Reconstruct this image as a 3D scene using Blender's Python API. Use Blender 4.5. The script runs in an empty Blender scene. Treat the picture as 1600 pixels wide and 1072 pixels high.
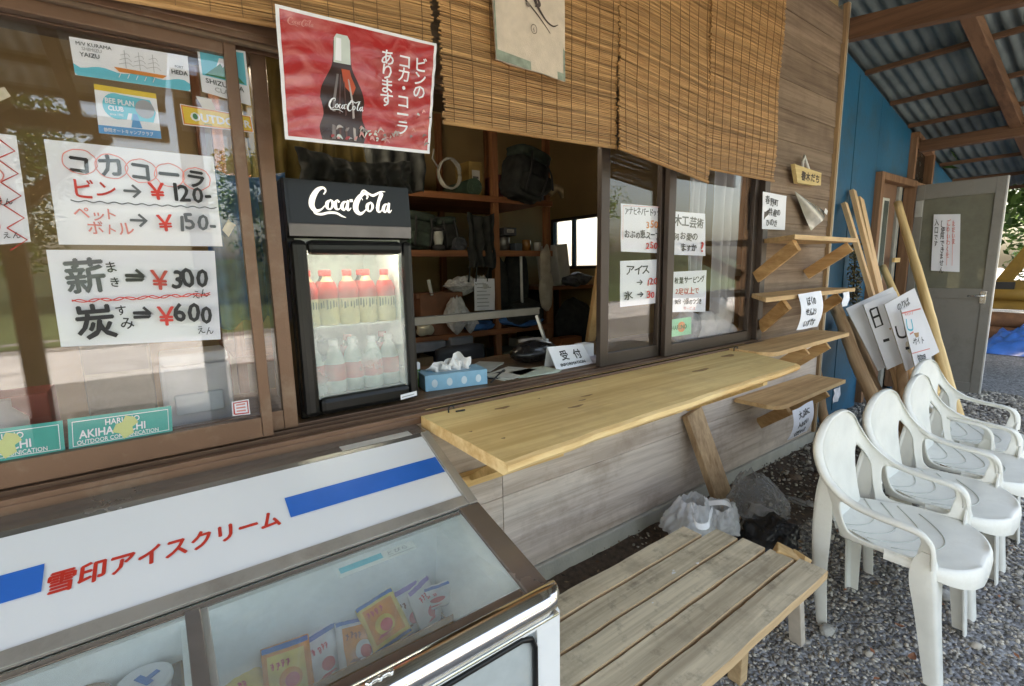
import bpy, bmesh, math, random
import numpy as np
from mathutils import Vector, Matrix, noise, Quaternion
R = math.radians
rnd = random.Random(7)
SC = bpy.context.scene
COL = SC.collection

# ------------------------------------------------------------------ camera, sky, sun, exposure
CAM_POS = Vector((0, -1.36, 1.30))
YAW, PITCH, ROLL = R(36.2566), R(8.9148), R(-1.1079)
fw = Vector((math.sin(YAW)*math.cos(PITCH), math.cos(YAW)*math.cos(PITCH), -math.sin(PITCH)))
r0 = Vector((math.cos(YAW), -math.sin(YAW), 0)); u0 = r0.cross(fw)
rt = r0*math.cos(ROLL) + u0*math.sin(ROLL); up = -r0*math.sin(ROLL) + u0*math.cos(ROLL)
cam = bpy.data.cameras.new('camera'); cam.sensor_width = 36; cam.lens = 752.096/1600*36
cam.clip_start = 0.02; cam.clip_end = 500
co = bpy.data.objects.new('camera', cam); COL.objects.link(co)
m = Matrix((rt, up, -fw)).transposed().to_4x4(); m.translation = CAM_POS
co.matrix_world = m
SC.camera = co

SUN_EL, SUN_ROT = R(62), R(332)
w = bpy.data.worlds.new('World'); SC.world = w; w.use_nodes = True
nt = w.node_tree
sky = nt.nodes.new('ShaderNodeTexSky'); sky.sky_type = 'NISHITA'; sky.sun_disc = False
sky.sun_elevation = SUN_EL; sky.sun_rotation = SUN_ROT; sky.dust_density = 5; sky.air_density = 1.0; sky.ozone_density = 0.6
bg = nt.nodes['Background']; bg.inputs[1].default_value = 0.15
nt.links.new(sky.outputs[0], bg.inputs[0])
sl = bpy.data.lights.new('sun', 'SUN'); sl.energy = 2.0; sl.angle = R(0.6); sl.color = (1, .985, .96)
so = bpy.data.objects.new('sun', sl); COL.objects.link(so)
sd = Vector((math.sin(SUN_ROT)*math.cos(SUN_EL), math.cos(SUN_ROT)*math.cos(SUN_EL), math.sin(SUN_EL)))
so.rotation_euler = sd.to_track_quat('Z', 'Y').to_euler(); so.location = sd*40
vs = SC.view_settings
vs.view_transform = 'Standard'; vs.look = 'None'; vs.gamma = 1; vs.use_curve_mapping = False
vs.exposure = 3.12
vs.use_white_balance = True; vs.white_balance_temperature = 8300; vs.white_balance_tint = 9
SC.cycles.use_denoising = True
SC.cycles.max_bounces = 10; SC.cycles.transparent_max_bounces = 16; SC.cycles.diffuse_bounces = 5
SC.cycles.sample_clamp_indirect = 6

# ------------------------------------------------------------------ materials
MC = {}
def newmat(name):
    mt = bpy.data.materials.new(name); mt.use_nodes = True
    return mt, mt.node_tree, mt.node_tree.nodes['Principled BSDF']
def c4(c): return (c[0], c[1], c[2], 1)
def flat(name, col, rough=.5, metal=0, var=.12, scale=14, bump=.0, spec=.5, coat=0, emit=None, estr=0, bscale=None):
    """plain paint/plastic/metal with a little mottling and roughness variation"""
    if name in MC: return MC[name]
    mt, t, b = newmat(name); N = t.nodes.new; L = t.links.new
    if var == 0:
        b.inputs['Base Color'].default_value = c4(col); b.inputs['Roughness'].default_value = rough; b.inputs['Coat Weight'].default_value = coat; MC[name] = mt; return mt
    tc = N('ShaderNodeTexCoord'); n1 = N('ShaderNodeTexNoise'); n1.inputs['Scale'].default_value = scale; n1.inputs['Detail'].default_value = 6
    L(tc.outputs['Object'], n1.inputs['Vector'])
    rp = N('ShaderNodeValToRGB'); L(n1.outputs[0], rp.inputs[0])
    rp.color_ramp.elements[0].position = .3; rp.color_ramp.elements[1].position = .7
    rp.color_ramp.elements[0].color = c4([x*(1-var) for x in col]); rp.color_ramp.elements[1].color = c4([min(1, x*(1+var)) for x in col])
    L(rp.outputs[0], b.inputs['Base Color'])
    mr = N('ShaderNodeMapRange'); L(n1.outputs[0], mr.inputs[0]); mr.inputs[3].default_value = max(0, rough-.08); mr.inputs[4].default_value = min(1, rough+.08)
    L(mr.outputs[0], b.inputs['Roughness'])
    b.inputs['Metallic'].default_value = metal; b.inputs['Specular IOR Level'].default_value = spec
    b.inputs['Coat Weight'].default_value = coat
    if emit: b.inputs['Emission Color'].default_value = c4(emit); b.inputs['Emission Strength'].default_value = estr
    if bump:
        n2 = N('ShaderNodeTexNoise'); n2.inputs['Scale'].default_value = bscale or scale*4; n2.inputs['Detail'].default_value = 4
        L(tc.outputs['Object'], n2.inputs['Vector'])
        bp = N('ShaderNodeBump'); bp.inputs['Strength'].default_value = bump; bp.inputs['Distance'].default_value = .01
        L(n2.outputs[0], bp.inputs['Height']); L(bp.outputs[0], b.inputs['Normal'])
    MC[name] = mt; return mt
def wood(name, dark, light, axis='x', grain=60, stretch=.04, rough=.75, bump=.25, island=.25, stain=None, stain_amt=.4, knots=False, spec=.3):
    if name in MC: return MC[name]
    mt, t, b = newmat(name); N = t.nodes.new; L = t.links.new
    tc = N('ShaderNodeTexCoord'); geo = N('ShaderNodeNewGeometry')
    ad = N('ShaderNodeVectorMath'); ad.operation = 'ADD'; L(tc.outputs['Object'], ad.inputs[0])
    mu = N('ShaderNodeVectorMath'); mu.operation = 'SCALE'; mu.inputs[0].default_value = (3.7, 5.1, 2.3); L(geo.outputs['Random Per Island'], mu.inputs['Scale'])
    L(mu.outputs[0], ad.inputs[1])
    mp = N('ShaderNodeMapping'); s = [1, 1, 1]; s['xyz'.index(axis)] = stretch; mp.inputs['Scale'].default_value = s
    L(ad.outputs[0], mp.inputs['Vector'])
    n1 = N('ShaderNodeTexNoise'); n1.inputs['Scale'].default_value = grain; n1.inputs['Detail'].default_value = 8; n1.inputs['Roughness'].default_value = .65; n1.inputs['Distortion'].default_value = .4
    L(mp.outputs[0], n1.inputs['Vector'])
    n2 = N('ShaderNodeTexNoise'); n2.inputs['Scale'].default_value = grain*.14; n2.inputs['Detail'].default_value = 5; n2.inputs['Distortion'].default_value = 1.2
    L(mp.outputs[0], n2.inputs['Vector'])
    mx = N('ShaderNodeMath'); mx.operation = 'ADD'; L(n1.outputs[0], mx.inputs[0]); L(n2.outputs[0], mx.inputs[1])
    hf = N('ShaderNodeMath'); hf.operation = 'MULTIPLY'; hf.inputs[1].default_value = .5; L(mx.outputs[0], hf.inputs[0])
    rp = N('ShaderNodeValToRGB'); L(hf.outputs[0], rp.inputs[0])
    rp.color_ramp.elements[0].position = .40; rp.color_ramp.elements[1].position = .59
    rp.color_ramp.elements[0].color = c4(dark); rp.color_ramp.elements[1].color = c4(light)
    colr = rp.outputs[0]
    if stain:
        n3 = N('ShaderNodeTexNoise'); n3.inputs['Scale'].default_value = 4.5; n3.inputs['Detail'].default_value = 7; n3.inputs['Roughness'].default_value = .7
        L(ad.outputs[0], n3.inputs['Vector'])
        r3 = N('ShaderNodeValToRGB'); r3.color_ramp.elements[0].position = .48; r3.color_ramp.elements[1].position = .72; L(n3.outputs[0], r3.inputs[0])
        ma = N('ShaderNodeMath'); ma.operation = 'MULTIPLY'; ma.inputs[1].default_value = stain_amt; L(r3.outputs[0], ma.inputs[0])
        mixs = N('ShaderNodeMixRGB'); L(ma.outputs[0], mixs.inputs[0]); L(colr, mixs.inputs[1]); mixs.inputs[2].default_value = c4(stain); colr = mixs.outputs[0]
    if knots:
        vo = N('ShaderNodeTexVoronoi'); vo.inputs['Scale'].default_value = 5.5
        mk = N('ShaderNodeMapping'); s = [1, 1, 1]; s['xyz'.index(axis)] = .45; mk.inputs['Scale'].default_value = s
        L(ad.outputs[0], mk.inputs['Vector']); L(mk.outputs[0], vo.inputs['Vector'])
        rk = N('ShaderNodeValToRGB'); rk.color_ramp.elements[0].position = .03*knots; rk.color_ramp.elements[1].position = .10*(1 if knots < 2 else 1.5)
        rk.color_ramp.elements[0].color = (1, 1, 1, 1); rk.color_ramp.elements[1].color = (0, 0, 0, 1); L(vo.outputs['Distance'], rk.inputs[0])
        mk2 = N('ShaderNodeMath'); mk2.operation = 'MULTIPLY'; mk2.inputs[1].default_value = .75; L(rk.outputs[0], mk2.inputs[0])
        mixk = N('ShaderNodeMixRGB'); L(mk2.outputs[0], mixk.inputs[0]); L(colr, mixk.inputs[1]); mixk.inputs[2].default_value = c4([x*.35 for x in dark]); colr = mixk.outputs[0]
    if island:
        hsv = N('ShaderNodeHueSaturation'); mr = N('ShaderNodeMapRange'); L(geo.outputs['Random Per Island'], mr.inputs[0])
        mr.inputs[3].default_value = 1-island; mr.inputs[4].default_value = 1+island
        L(mr.outputs[0], hsv.inputs['Value']); L(colr, hsv.inputs['Color']); colr = hsv.outputs[0]
    L(colr, b.inputs['Base Color'])
    b.inputs['Roughness'].default_value = rough; b.inputs['Specular IOR Level'].default_value = spec
    bp = N('ShaderNodeBump'); bp.inputs['Strength'].default_value = bump; bp.inputs['Distance'].default_value = .004
    L(n1.outputs[0], bp.inputs['Height']); L(bp.outputs[0], b.inputs['Normal'])
    MC[name] = mt; return mt
def glass(name, tint=(1, 1, 1), haze=0, hcol=(.8, .85, .85), rough=0.0, ior=1.5, dirt=.0):
    """thin pane: clear transmission + mirror reflection by Fresnel, with optional milky haze and dust"""
    if name in MC: return MC[name]
    mt, t, b = newmat(name); N = t.nodes.new; L = t.links.new
    out = t.nodes['Material Output']; t.nodes.remove(b)
    tr = N('ShaderNodeBsdfTransparent'); tr.inputs[0].default_value = c4(tint)
    gl = N('ShaderNodeBsdfGlossy'); gl.inputs['Roughness'].default_value = rough
    lw = N('ShaderNodeLayerWeight'); pw_ = N('ShaderNodeMath'); pw_.operation = 'POWER'; pw_.inputs[1].default_value = 5; L(lw.outputs['Facing'], pw_.inputs[0])
    fr = N('ShaderNodeMapRange'); L(pw_.outputs[0], fr.inputs[0]); fr.inputs[3].default_value = ((ior-1)/(ior+1))**2; fr.inputs[4].default_value = 1
    mx = N('ShaderNodeMixShader'); L(fr.outputs[0], mx.inputs[0]); L(tr.outputs[0], mx.inputs[1]); L(gl.outputs[0], mx.inputs[2])
    res = mx.outputs[0]
    if haze or dirt:
        df = N('ShaderNodeBsdfDiffuse'); df.inputs[0].default_value = c4(hcol)
        m2 = N('ShaderNodeMixShader'); L(res, m2.inputs[1]); L(df.outputs[0], m2.inputs[2])
        tc = N('ShaderNodeTexCoord'); n1 = N('ShaderNodeTexNoise'); n1.inputs['Scale'].default_value = 9; n1.inputs['Detail'].default_value = 8; n1.inputs['Roughness'].default_value = .7
        L(tc.outputs['Object'], n1.inputs['Vector'])
        mr = N('ShaderNodeMapRange'); L(n1.outputs[0], mr.inputs[0]); mr.inputs[1].default_value = .35; mr.inputs[2].default_value = .75
        mr.inputs[3].default_value = haze; mr.inputs[4].default_value = haze+dirt
        L(mr.outputs[0], m2.inputs[0]); res = m2.outputs[0]
    L(res, out.inputs[0]); MC[name] = mt; return mt

WHITE = flat('paper_white', (.79, .80, .84), .7, var=.03, scale=6)
INK = flat('ink_black', (.015, .015, .017), .6, var=.3)
INKG = flat('ink_grey', (.10, .11, .12), .6, var=.3)
RED = flat('ink_red', (.55, .04, .03), .6, var=.2)
PINK = flat('ink_pink', (.72, .25, .22), .6, var=.2)
TEAL = flat('print_teal', (.02, .36, .31), .5, var=.06)
CYAN = flat('print_cyan', (.10, .50, .62), .5, var=.06)
SKYB = flat('print_blue', (.10, .33, .62), .5, var=.06)
YEL = flat('print_yellow', (.75, .52, .05), .5, var=.1)
GRN = flat('print_green', (.04, .22, .09), .5, var=.1)
LGRN = flat('print_light_green', (.16, .55, .28), .5, var=.1)
ORG = flat('print_orange', (.72, .25, .05), .5, var=.15)
GREYP = flat('print_grey', (.35, .36, .38), .5, var=.1)
SASH = flat('bronze_aluminium', (.17, .095, .06), .42, .35, var=.12, scale=5, bump=.05, bscale=200)
SASHD = flat('dark_aluminium', (.07, .05, .04), .45, .4, var=.15, scale=5)
STEEL = flat('brushed_steel', (.46, .44, .41), .38, .55, var=.08, scale=7)
CHROME = flat('chrome', (.75, .74, .72), .14, 1, var=.06, scale=5)
DARKRIM = flat('dark_bronze_trim', (.10, .075, .065), .3, .6, var=.2)
WENAM = flat('white_enamel', (.80, .81, .81), .3, var=.03, scale=4, coat=.3)
BLUEB = flat('blue_band', (.012, .14, .55), .35, var=.05)
SNOWRED = flat('red_letters', (.62, .035, .02), .4, var=.06)
BLACKP = flat('black_plastic', (.008, .008, .008), .30, var=.2, bump=.06, bscale=25, spec=.28)
BLACKM = flat('black_matt', (.02, .02, .022), .6, var=.3, scale=9)
PINE = wood('pine', (.58, .36, .14), (.78, .54, .25), 'x', 50, .05, .6, .15, .12, knots=True)
PINEZ = wood('pine_upright', (.40, .22, .09), (.62, .40, .19), 'z', 45, .05, .65, .2, .16, knots=True)
RAFT = wood('rafter_wood', (.085, .042, .023), (.165, .085, .047), 'y', 40, .05, .7, .2, .2)
RAFTX = wood('rafter_wood_lengthwise', (.085, .042, .023), (.165, .085, .047), 'x', 40, .05, .7, .2, .2)

PORCHW = wood('porch_rafter_dark', (.035, .027, .02), (.08, .06, .045), 'y', 40, .05, .7, .2, .2)

# ------------------------------------------------------------------ mesh helpers
class MB:
    def __init__(s): s.v = []; s.f = []; s.mi = []; s.sm = []
    def add(s, vs_, fs, m=0, smooth=False):
        o = len(s.v); s.v.extend([tuple(p) for p in vs_])
        for f in fs: s.f.append(tuple(i+o for i in f)); s.mi.append(m); s.sm.append(smooth)
        return s
    def box(s, x0, x1, y0, y1, z0, z1, m=0, bev=0):
        return s.obox(((x0+x1)/2, (y0+y1)/2, (z0+z1)/2), (abs(x1-x0), abs(y1-y0), abs(z1-z0)), None, m, bev)
    def obox(s, c, size, rot=None, m=0, bev=0):
        c = Vector(c); rot = rot or Matrix.Identity(3)
        if bev:
            bm = bmesh.new(); bmesh.ops.create_cube(bm, size=1)
            for v in bm.verts: v.co = Vector((v.co.x*size[0], v.co.y*size[1], v.co.z*size[2]))
            bmesh.ops.bevel(bm, geom=bm.edges[:], offset=min(bev, min(size)*.45), segments=2, affect='EDGES', profile=.5)
            bm.verts.index_update()
            vv = [c + rot @ v.co for v in bm.verts]; ff = [[v.index for v in f.verts] for f in bm.faces]; bm.free()
            return s.add(vv, ff, m)
        h = [x/2 for x in size]
        vv = [c + rot @ Vector((a*h[0], b*h[1], d*h[2])) for a in (-1, 1) for b in (-1, 1) for d in (-1, 1)]
        return s.add(vv, [(0, 1, 3, 2), (4, 6, 7, 5), (0, 4, 5, 1), (2, 3, 7, 6), (0, 2, 6, 4), (1, 5, 7, 3)], m)
    def beam(s, p0, p1, wdt, hgt, m=0, bev=0, upv=(0, 0, 1)):
        p0 = Vector(p0); p1 = Vector(p1); d = (p1-p0); l = d.length; d.normalize()
        sd_ = d.cross(Vector(upv)); sd_.normalize(); u = sd_.cross(d)
        rot = Matrix((d, sd_, u)).transposed()
        return s.obox((p0+p1)/2, (l, wdt, hgt), rot, m, bev)
    def tube(s, path, rad, n=10, m=0, cap=True, smooth=True):
        P = [Vector(p) for p in path]; k = len(P)
        rad = rad if isinstance(rad, (list, tuple)) else [rad]*k
        vv = []; prev = None
        for i in range(k):
            d = (P[min(i+1, k-1)]-P[max(i-1, 0)]).normalized()
            if prev is None:
                a = d.orthogonal().normalized()
            else:
                a = prev - d*prev.dot(d); a = a.normalized() if a.length > 1e-6 else d.orthogonal().normalized()
            prev = a; b = d.cross(a)
            for j in range(n):
                t = 2*math.pi*j/n; vv.append(P[i] + (a*math.cos(t)+b*math.sin(t))*rad[i])
        ff = [(i*n+j, i*n+(j+1) % n, (i+1)*n+(j+1) % n, (i+1)*n+j) for i in range(k-1) for j in range(n)]
        s.add(vv, ff, m, smooth)
        if cap:
            o = len(s.v)-len(vv)
            s.f.append(tuple(o+j for j in reversed(range(n)))); s.mi.append(m); s.sm.append(False)
            s.f.append(tuple(o+(k-1)*n+j for j in range(n))); s.mi.append(m); s.sm.append(False)
        return s
    def lathe(s, prof, c=(0, 0, 0), n=20, m=0, rot=None):
        c = Vector(c); rot = rot or Matrix.Identity(3)
        vv = [c + rot @ Vector((r*math.cos(2*math.pi*j/n), r*math.sin(2*math.pi*j/n), z)) for r, z in prof for j in range(n)]
        k = len(prof)
        return s.add(vv, [(i*n+j, i*n+(j+1) % n, (i+1)*n+(j+1) % n, (i+1)*n+j) for i in range(k-1) for j in range(n)], m, True)
    def prism(s, poly, d, m=0):
        """closed polygon of 3D points pushed along vector d"""
        n = len(poly); a = [Vector(p) for p in poly]; b = [p+Vector(d) for p in a]
        return s.add(a+b, [tuple(range(n))[::-1], tuple(range(n, 2*n))] + [(i, (i+1) % n, n+(i+1) % n, n+i) for i in range(n)], m)
    def grid(s, fn, nu, nv, m=0, smooth=True, skip=None):
        vv = [fn(i/nu, j/nv) for i in range(nu+1) for j in range(nv+1)]
        W_ = nv+1
        return s.add(vv, [(i*W_+j, (i+1)*W_+j, (i+1)*W_+j+1, i*W_+j+1) for i in range(nu) for j in range(nv) if not (skip and skip((i+.5)/nu, (j+.5)/nv))], m, smooth)
    def build(s, name, mats, parent=None, fix=False):
        mats = mats if isinstance(mats, (list, tuple)) else [mats]
        me = bpy.data.meshes.new(name)
        off = Vector(parent['base']) if parent is not None and 'base' in parent.keys() else Vector((0, 0, 0))
        me.from_pydata([tuple(Vector(p)-off) for p in s.v], [], s.f)
        for x in mats: me.materials.append(x)
        me.polygons.foreach_set('material_index', s.mi); me.polygons.foreach_set('use_smooth', s.sm)
        me.update()
        bm = bmesh.new(); bm.from_mesh(me)
        if fix: bmesh.ops.remove_doubles(bm, verts=bm.verts, dist=1e-5)
        bmesh.ops.recalc_face_normals(bm, faces=bm.faces); bm.to_mesh(me); bm.free()
        o = bpy.data.objects.new(name, me); COL.objects.link(o)
        if parent is not None:
            o.parent = parent; o['base'] = list(off)
        else: o['base'] = [0, 0, 0]
        return o
def tag(o, label=None, cat=None, group=None, kind=None):
    if label: o['label'] = label
    if cat: o['category'] = cat
    if group: o['group'] = group
    if kind: o['kind'] = kind
    return o
def thing(name, label, cat, loc, group=None):
    o = bpy.data.objects.new(name, None); o.empty_display_size = .1; COL.objects.link(o); o.location = loc; o['base'] = list(loc)
    return tag(o, label, cat, group)
def struct(o): o['kind'] = 'structure'; return o
def noisy(p, sc, amp, seed=0):
    return noise.noise(Vector(p)*sc + Vector((seed*7.3, seed*3.1, seed*5.7)))*amp
def blob(mb, c, rad, amp=.25, sc=2.5, seed=0, sub=3, m=0, flat_z=None, ridge=False):
    bm = bmesh.new(); bmesh.ops.create_icosphere(bm, subdivisions=sub, radius=1)
    c = Vector(c); vv = []
    for v in bm.verts:
        n = noise.fractal(v.co*sc*.62+Vector((seed*3.3, seed*1.7, seed*9.1)), 1.1, 2, 3)
        if ridge: n = abs(n)*1.6-.5
        p = v.co*(1+amp*n); p = Vector((p.x*rad[0], p.y*rad[1], p.z*rad[2]))+c
        if flat_z is not None and p.z < flat_z: p.z = flat_z
        vv.append(p)
    bm.verts.index_update()
    mb.add(vv, [[v.index for v in f.verts] for f in bm.faces], m, True); bm.free(); return mb

# ------------------------------------------------------------------ flat lettering (2D, in metres on a sheet)
TXT = {}
def text2d(body, size=.05, bold=0, res=2):
    if body in TXT: return [(p*size, q*size) for p, q in TXT[body][0]], TXT[body][1]
    c = bpy.data.curves.new('t', 'FONT'); c.body = body; c.size = 1; c.offset = 0; c.resolution_u = res; c.fill_mode = 'FRONT'
    o = bpy.data.objects.new('t', c); COL.objects.link(o)
    dg = bpy.context.evaluated_depsgraph_get(); me = bpy.data.meshes.new_from_object(o.evaluated_get(dg))
    vv = [(v.co.x, v.co.y) for v in me.vertices]; ff = [tuple(p.vertices) for p in me.polygons]; TXT[body] = (vv, ff)
    bpy.data.objects.remove(o); bpy.data.curves.remove(c); bpy.data.meshes.remove(me)
    return [(p*size, q*size) for p, q in vv], ff
class Sheet:
    """a thin sheet W x H; marks are laid on it in its own metres, then everything is mapped to four corners"""
    def __init__(s, W, H): s.W, s.H = W, H; s.items = []; s.lay = 0
    def raw(s, vv, ff, m): s.lay += 1; s.items.append((vv, ff, m, s.lay))
    def text(s, body, x, y, size, m=1, bold=.012, rot=0, sx=1, shear=0, hand=0, vert=False, sp=1.0):
        """x,y = lower-left start; hand>0 jitters every character"""
        if bold > .005:
            b_ = bold*.75*size; st_ = rnd.getstate()
            for dx, dy in ((-b_, 0), (b_, 0), (0, b_), (0, -b_)):
                rnd.setstate(st_); s.text(body, x+dx, y+dy, size, m, 0, rot, sx, shear, hand, vert, sp)
            return
        if not hand and not vert:
            vv, ff = text2d(body, size, bold); ca, sa = math.cos(rot), math.sin(rot)
            s.raw([(x+(p*sx+q*shear)*ca-q*sa, y+(p*sx+q*shear)*sa+q*ca) for p, q in vv], ff, m); return
        cx, cy = 0, 0
        V, F = [], []
        for ch in body:
            if ch == ' ':
                cx += size*.5*sp*sx; continue
            vv, ff = text2d(ch, size, bold)
            if not vv: continue
            wd = max(p for p, q in vv); a = rnd.uniform(-1, 1)*hand*.22; k = 1+rnd.uniform(-1, 1)*hand*.18; dy = rnd.uniform(-1, 1)*hand*size*.1
            sh = shear+rnd.uniform(-1, 1)*hand*.15; ca, sa = math.cos(a), math.sin(a); o = len(V)
            for p, q in vv:
                p, q = (p+q*sh)*k, q*k
                p += hand*size*.03*noise.noise(Vector((p*40/size*.05, q*40/size*.05, len(V)*0+cx*9)))
                V.append((cx+(p*ca-q*sa)*sx, cy+dy+p*sa+q*ca))
            F += [tuple(i+o for i in f) for f in ff]
            if vert: cy -= size*1.02*sp
            else: cx += (wd+size*.06)*sx*sp
        ca, sa = math.cos(rot), math.sin(rot)
        s.raw([(x+p*ca-q*sa, y+p*sa+q*ca) for p, q in V], F, m)
    def stroke(s, pts, wdt, m=1, closed=False, seg=6):
        P = catmull(pts, seg) if len(pts) > 2 else [tuple(map(float, p)) for p in pts]
        if closed: P = P+[P[0]]
        V, F = [], []
        for i, p in enumerate(P):
            a = P[max(i-1, 0)]; b = P[min(i+1, len(P)-1)]
            d = Vector((b[0]-a[0], b[1]-a[1])); d = d.normalized() if d.length else Vector((1, 0)); n = Vector((-d.y, d.x))
            ww = (p[2] if len(p) > 2 else 1)*wdt/2
            V += [(p[0]+n.x*ww, p[1]+n.y*ww), (p[0]-n.x*ww, p[1]-n.y*ww)]
        F = [(2*i, 2*i+1, 2*i+3, 2*i+2) for i in range(len(P)-1)]
        s.raw(V, F, m)
    def ring(s, cx, cy, rx, ry, wdt, m=1, n=24):
        s.stroke([(cx+rx*math.cos(2*math.pi*i/n)*(1+rnd.uniform(-.04, .04)), cy+ry*math.sin(2*math.pi*i/n)*(1+rnd.uniform(-.04, .04))) for i in range(n)], wdt, m, True, 2)
    def poly(s, pts, m=1): s.raw(list(pts), [tuple(range(len(pts)))], m)
    def rect(s, x0, y0, x1, y1, m=1):
        nx = max(1, int(abs(x1-x0)/s.W*30)); ny = max(1, int(abs(y1-y0)/s.H*40))
        s.raw([(x0+(x1-x0)*i/nx, y0+(y1-y0)*j/ny) for i in range(nx+1) for j in range(ny+1)], [(i*(ny+1)+j, (i+1)*(ny+1)+j, (i+1)*(ny+1)+j+1, i*(ny+1)+j+1) for i in range(nx) for j in range(ny)], m)
    def ellipse(s, cx, cy, rx, ry, m=1, n=24): s.poly([(cx+rx*math.cos(2*math.pi*i/n), cy+ry*math.sin(2*math.pi*i/n)) for i in range(n)], m)
    def onto(s, mb, TL, TR, BR, BL, th=.0012, eps=.0004, wave=None, base=0, back=True, nu=10, nv=10):
        TL, TR, BR, BL = map(Vector, (TL, TR, BR, BL))
        if wave: nu = max(nu, 30); nv = max(nv, 30); eps = max(eps, .0008)
        n = (TR-BL).cross(TL-BR); n.normalize()
        if n.dot(CAM_POS-(TL+BR)/2) < 0: n = -n
        def mp(x, y, h):
            u, v = x/s.W, 1-y/s.H
            p = (TL*(1-u)+TR*u)*(1-v)+(BL*(1-u)+BR*u)*v
            return p+n*(h+(wave(u, v) if wave else 0))
        mb.grid(lambda a, b: mp(a*s.W, b*s.H, 0), nu, nv, base, True)
        if back: mb.grid(lambda a, b: mp(a*s.W, b*s.H, -th), nu, nv, base, True)
        for vv, ff, mi, ly in s.items:
            mb.add([mp(p, q, eps*(1+ly*.35)) for p, q in vv], ff, mi)
        return mb
def catmull(P, seg=6):
    P = [tuple(map(float, p)) for p in P]; out = []
    for i in range(len(P)-1):
        p0, p1, p2, p3 = P[max(i-1, 0)], P[i], P[i+1], P[min(i+2, len(P)-1)]
        for k in range(seg):
            t = k/seg
            out.append(tuple(.5*(2*b+(c-a)*t+(2*a-5*b+4*c-d)*t*t+(3*b-a-3*c+d)*t**3) for a, b, c, d in zip(p0, p1, p2, p3)))
    out.append(P[-1]); return out
PAL = [WHITE, INK, RED, INKG, PINK, TEAL, CYAN, SKYB, YEL, GRN, LGRN, ORG, GREYP]
I_W, I_K, I_R, I_G, I_P, I_T, I_C, I_B, I_Y, I_GR, I_LG, I_O, I_GY = range(13)
def script_logo(sh, x, y, k, m, fat=1.0):
    """flowing script wordmark, about 9k wide and 3.1k high"""
    ST = [
        [(1.75, 2.35, .10), (2.0, 2.75, .14), (1.75, 3.05, .20), (1.15, 2.75, .34), (.6, 1.9, .46), (.45, 1.1, .44), (.8, .6, .30), (1.35, .75, .14), (1.8, 1.2, .08)],
        [(.55, .75, .05), (.7, .35, .16), (1.3, .25, .20), (2.1, .45, .20), (2.9, .45, .20), (3.5, .15, .14), (3.9, .02, .04)],
        [(2.4, 1.8, .1), (2.05, 1.5, .28), (2.0, 1.0, .26), (2.3, .82, .12), (2.6, 1.25, .22), (2.58, 1.65, .22), (2.35, 1.85, .1)],
        [(3.3, 1.6, .2), (3.15, 1.85, .1), (2.88, 1.5, .28), (2.9, 1.0, .28), (3.15, .85, .12), (3.5, 1.15, .06)],
        [(4.1, 1.75, .1), (3.75, 1.6, .22), (3.55, 1.1, .30), (3.78, .82, .14), (4.12, 1.4, .1)],
        [(4.3, 1.9, .2), (4.12, 1.1, .28), (4.25, .82, .16), (4.55, 1.1, .06)],
        [(4.45, 1.85, .24), (4.8, 1.9, .24)],
        [(6.35, 2.15, .10), (6.5, 2.5, .18), (6.15, 2.75, .22), (5.6, 2.35, .36), (5.12, 1.55, .48), (5.08, .85, .44), (5.5, .5, .28), (6.0, .8, .12), (6.3, 1.2, .06)],
        [(5.9, 2.0, .06), (5.72, 2.6, .10), (6.1, 3.08, .15), (6.6, 2.8, .18), (7.1, 2.6, .22), (7.6, 2.82, .20), (8.1, 3.08, .12), (8.6, 3.12, .04)],
        [(6.75, 1.8, .1), (6.4, 1.5, .28), (6.35, 1.0, .26), (6.65, .82, .12), (6.95, 1.25, .22), (6.93, 1.65, .22), (6.7, 1.85, .1)],
        [(7.35, 1.2, .06), (7.95, 2.2, .14), (8.2, 2.8, .2), (8.0, 2.75, .2), (7.62, 1.6, .30), (7.55, .95, .26), (7.8, .82, .14), (8.05, 1.1, .06)],
        [(8.75, 1.75, .1), (8.4, 1.6, .22), (8.2, 1.1, .30), (8.43, .82, .14), (8.77, 1.4, .1)],
        [(8.95, 1.9, .2), (8.77, 1.1, .28), (8.9, .82, .16), (9.2, 1.1, .06)]]
    for st in ST: sh.stroke([(x+a*k, y+b*k, c*fat) for a, b, c in st], k, m, seg=5)
def paper(name, label, cat, sh, TL, TR, BR, BL, group=None, wave=None, mats=None, th=.0012, eps=.0004):
    mb = MB(); sh.onto(mb, TL, TR, BR, BL, th, eps, wave)
    return tag(mb.build(name, mats or PAL), label, cat, group)
def wv(a, seed=0): return lambda u, v: a*noise.noise(Vector((u*2.3+seed, v*2.1, seed*1.7)))

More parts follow.
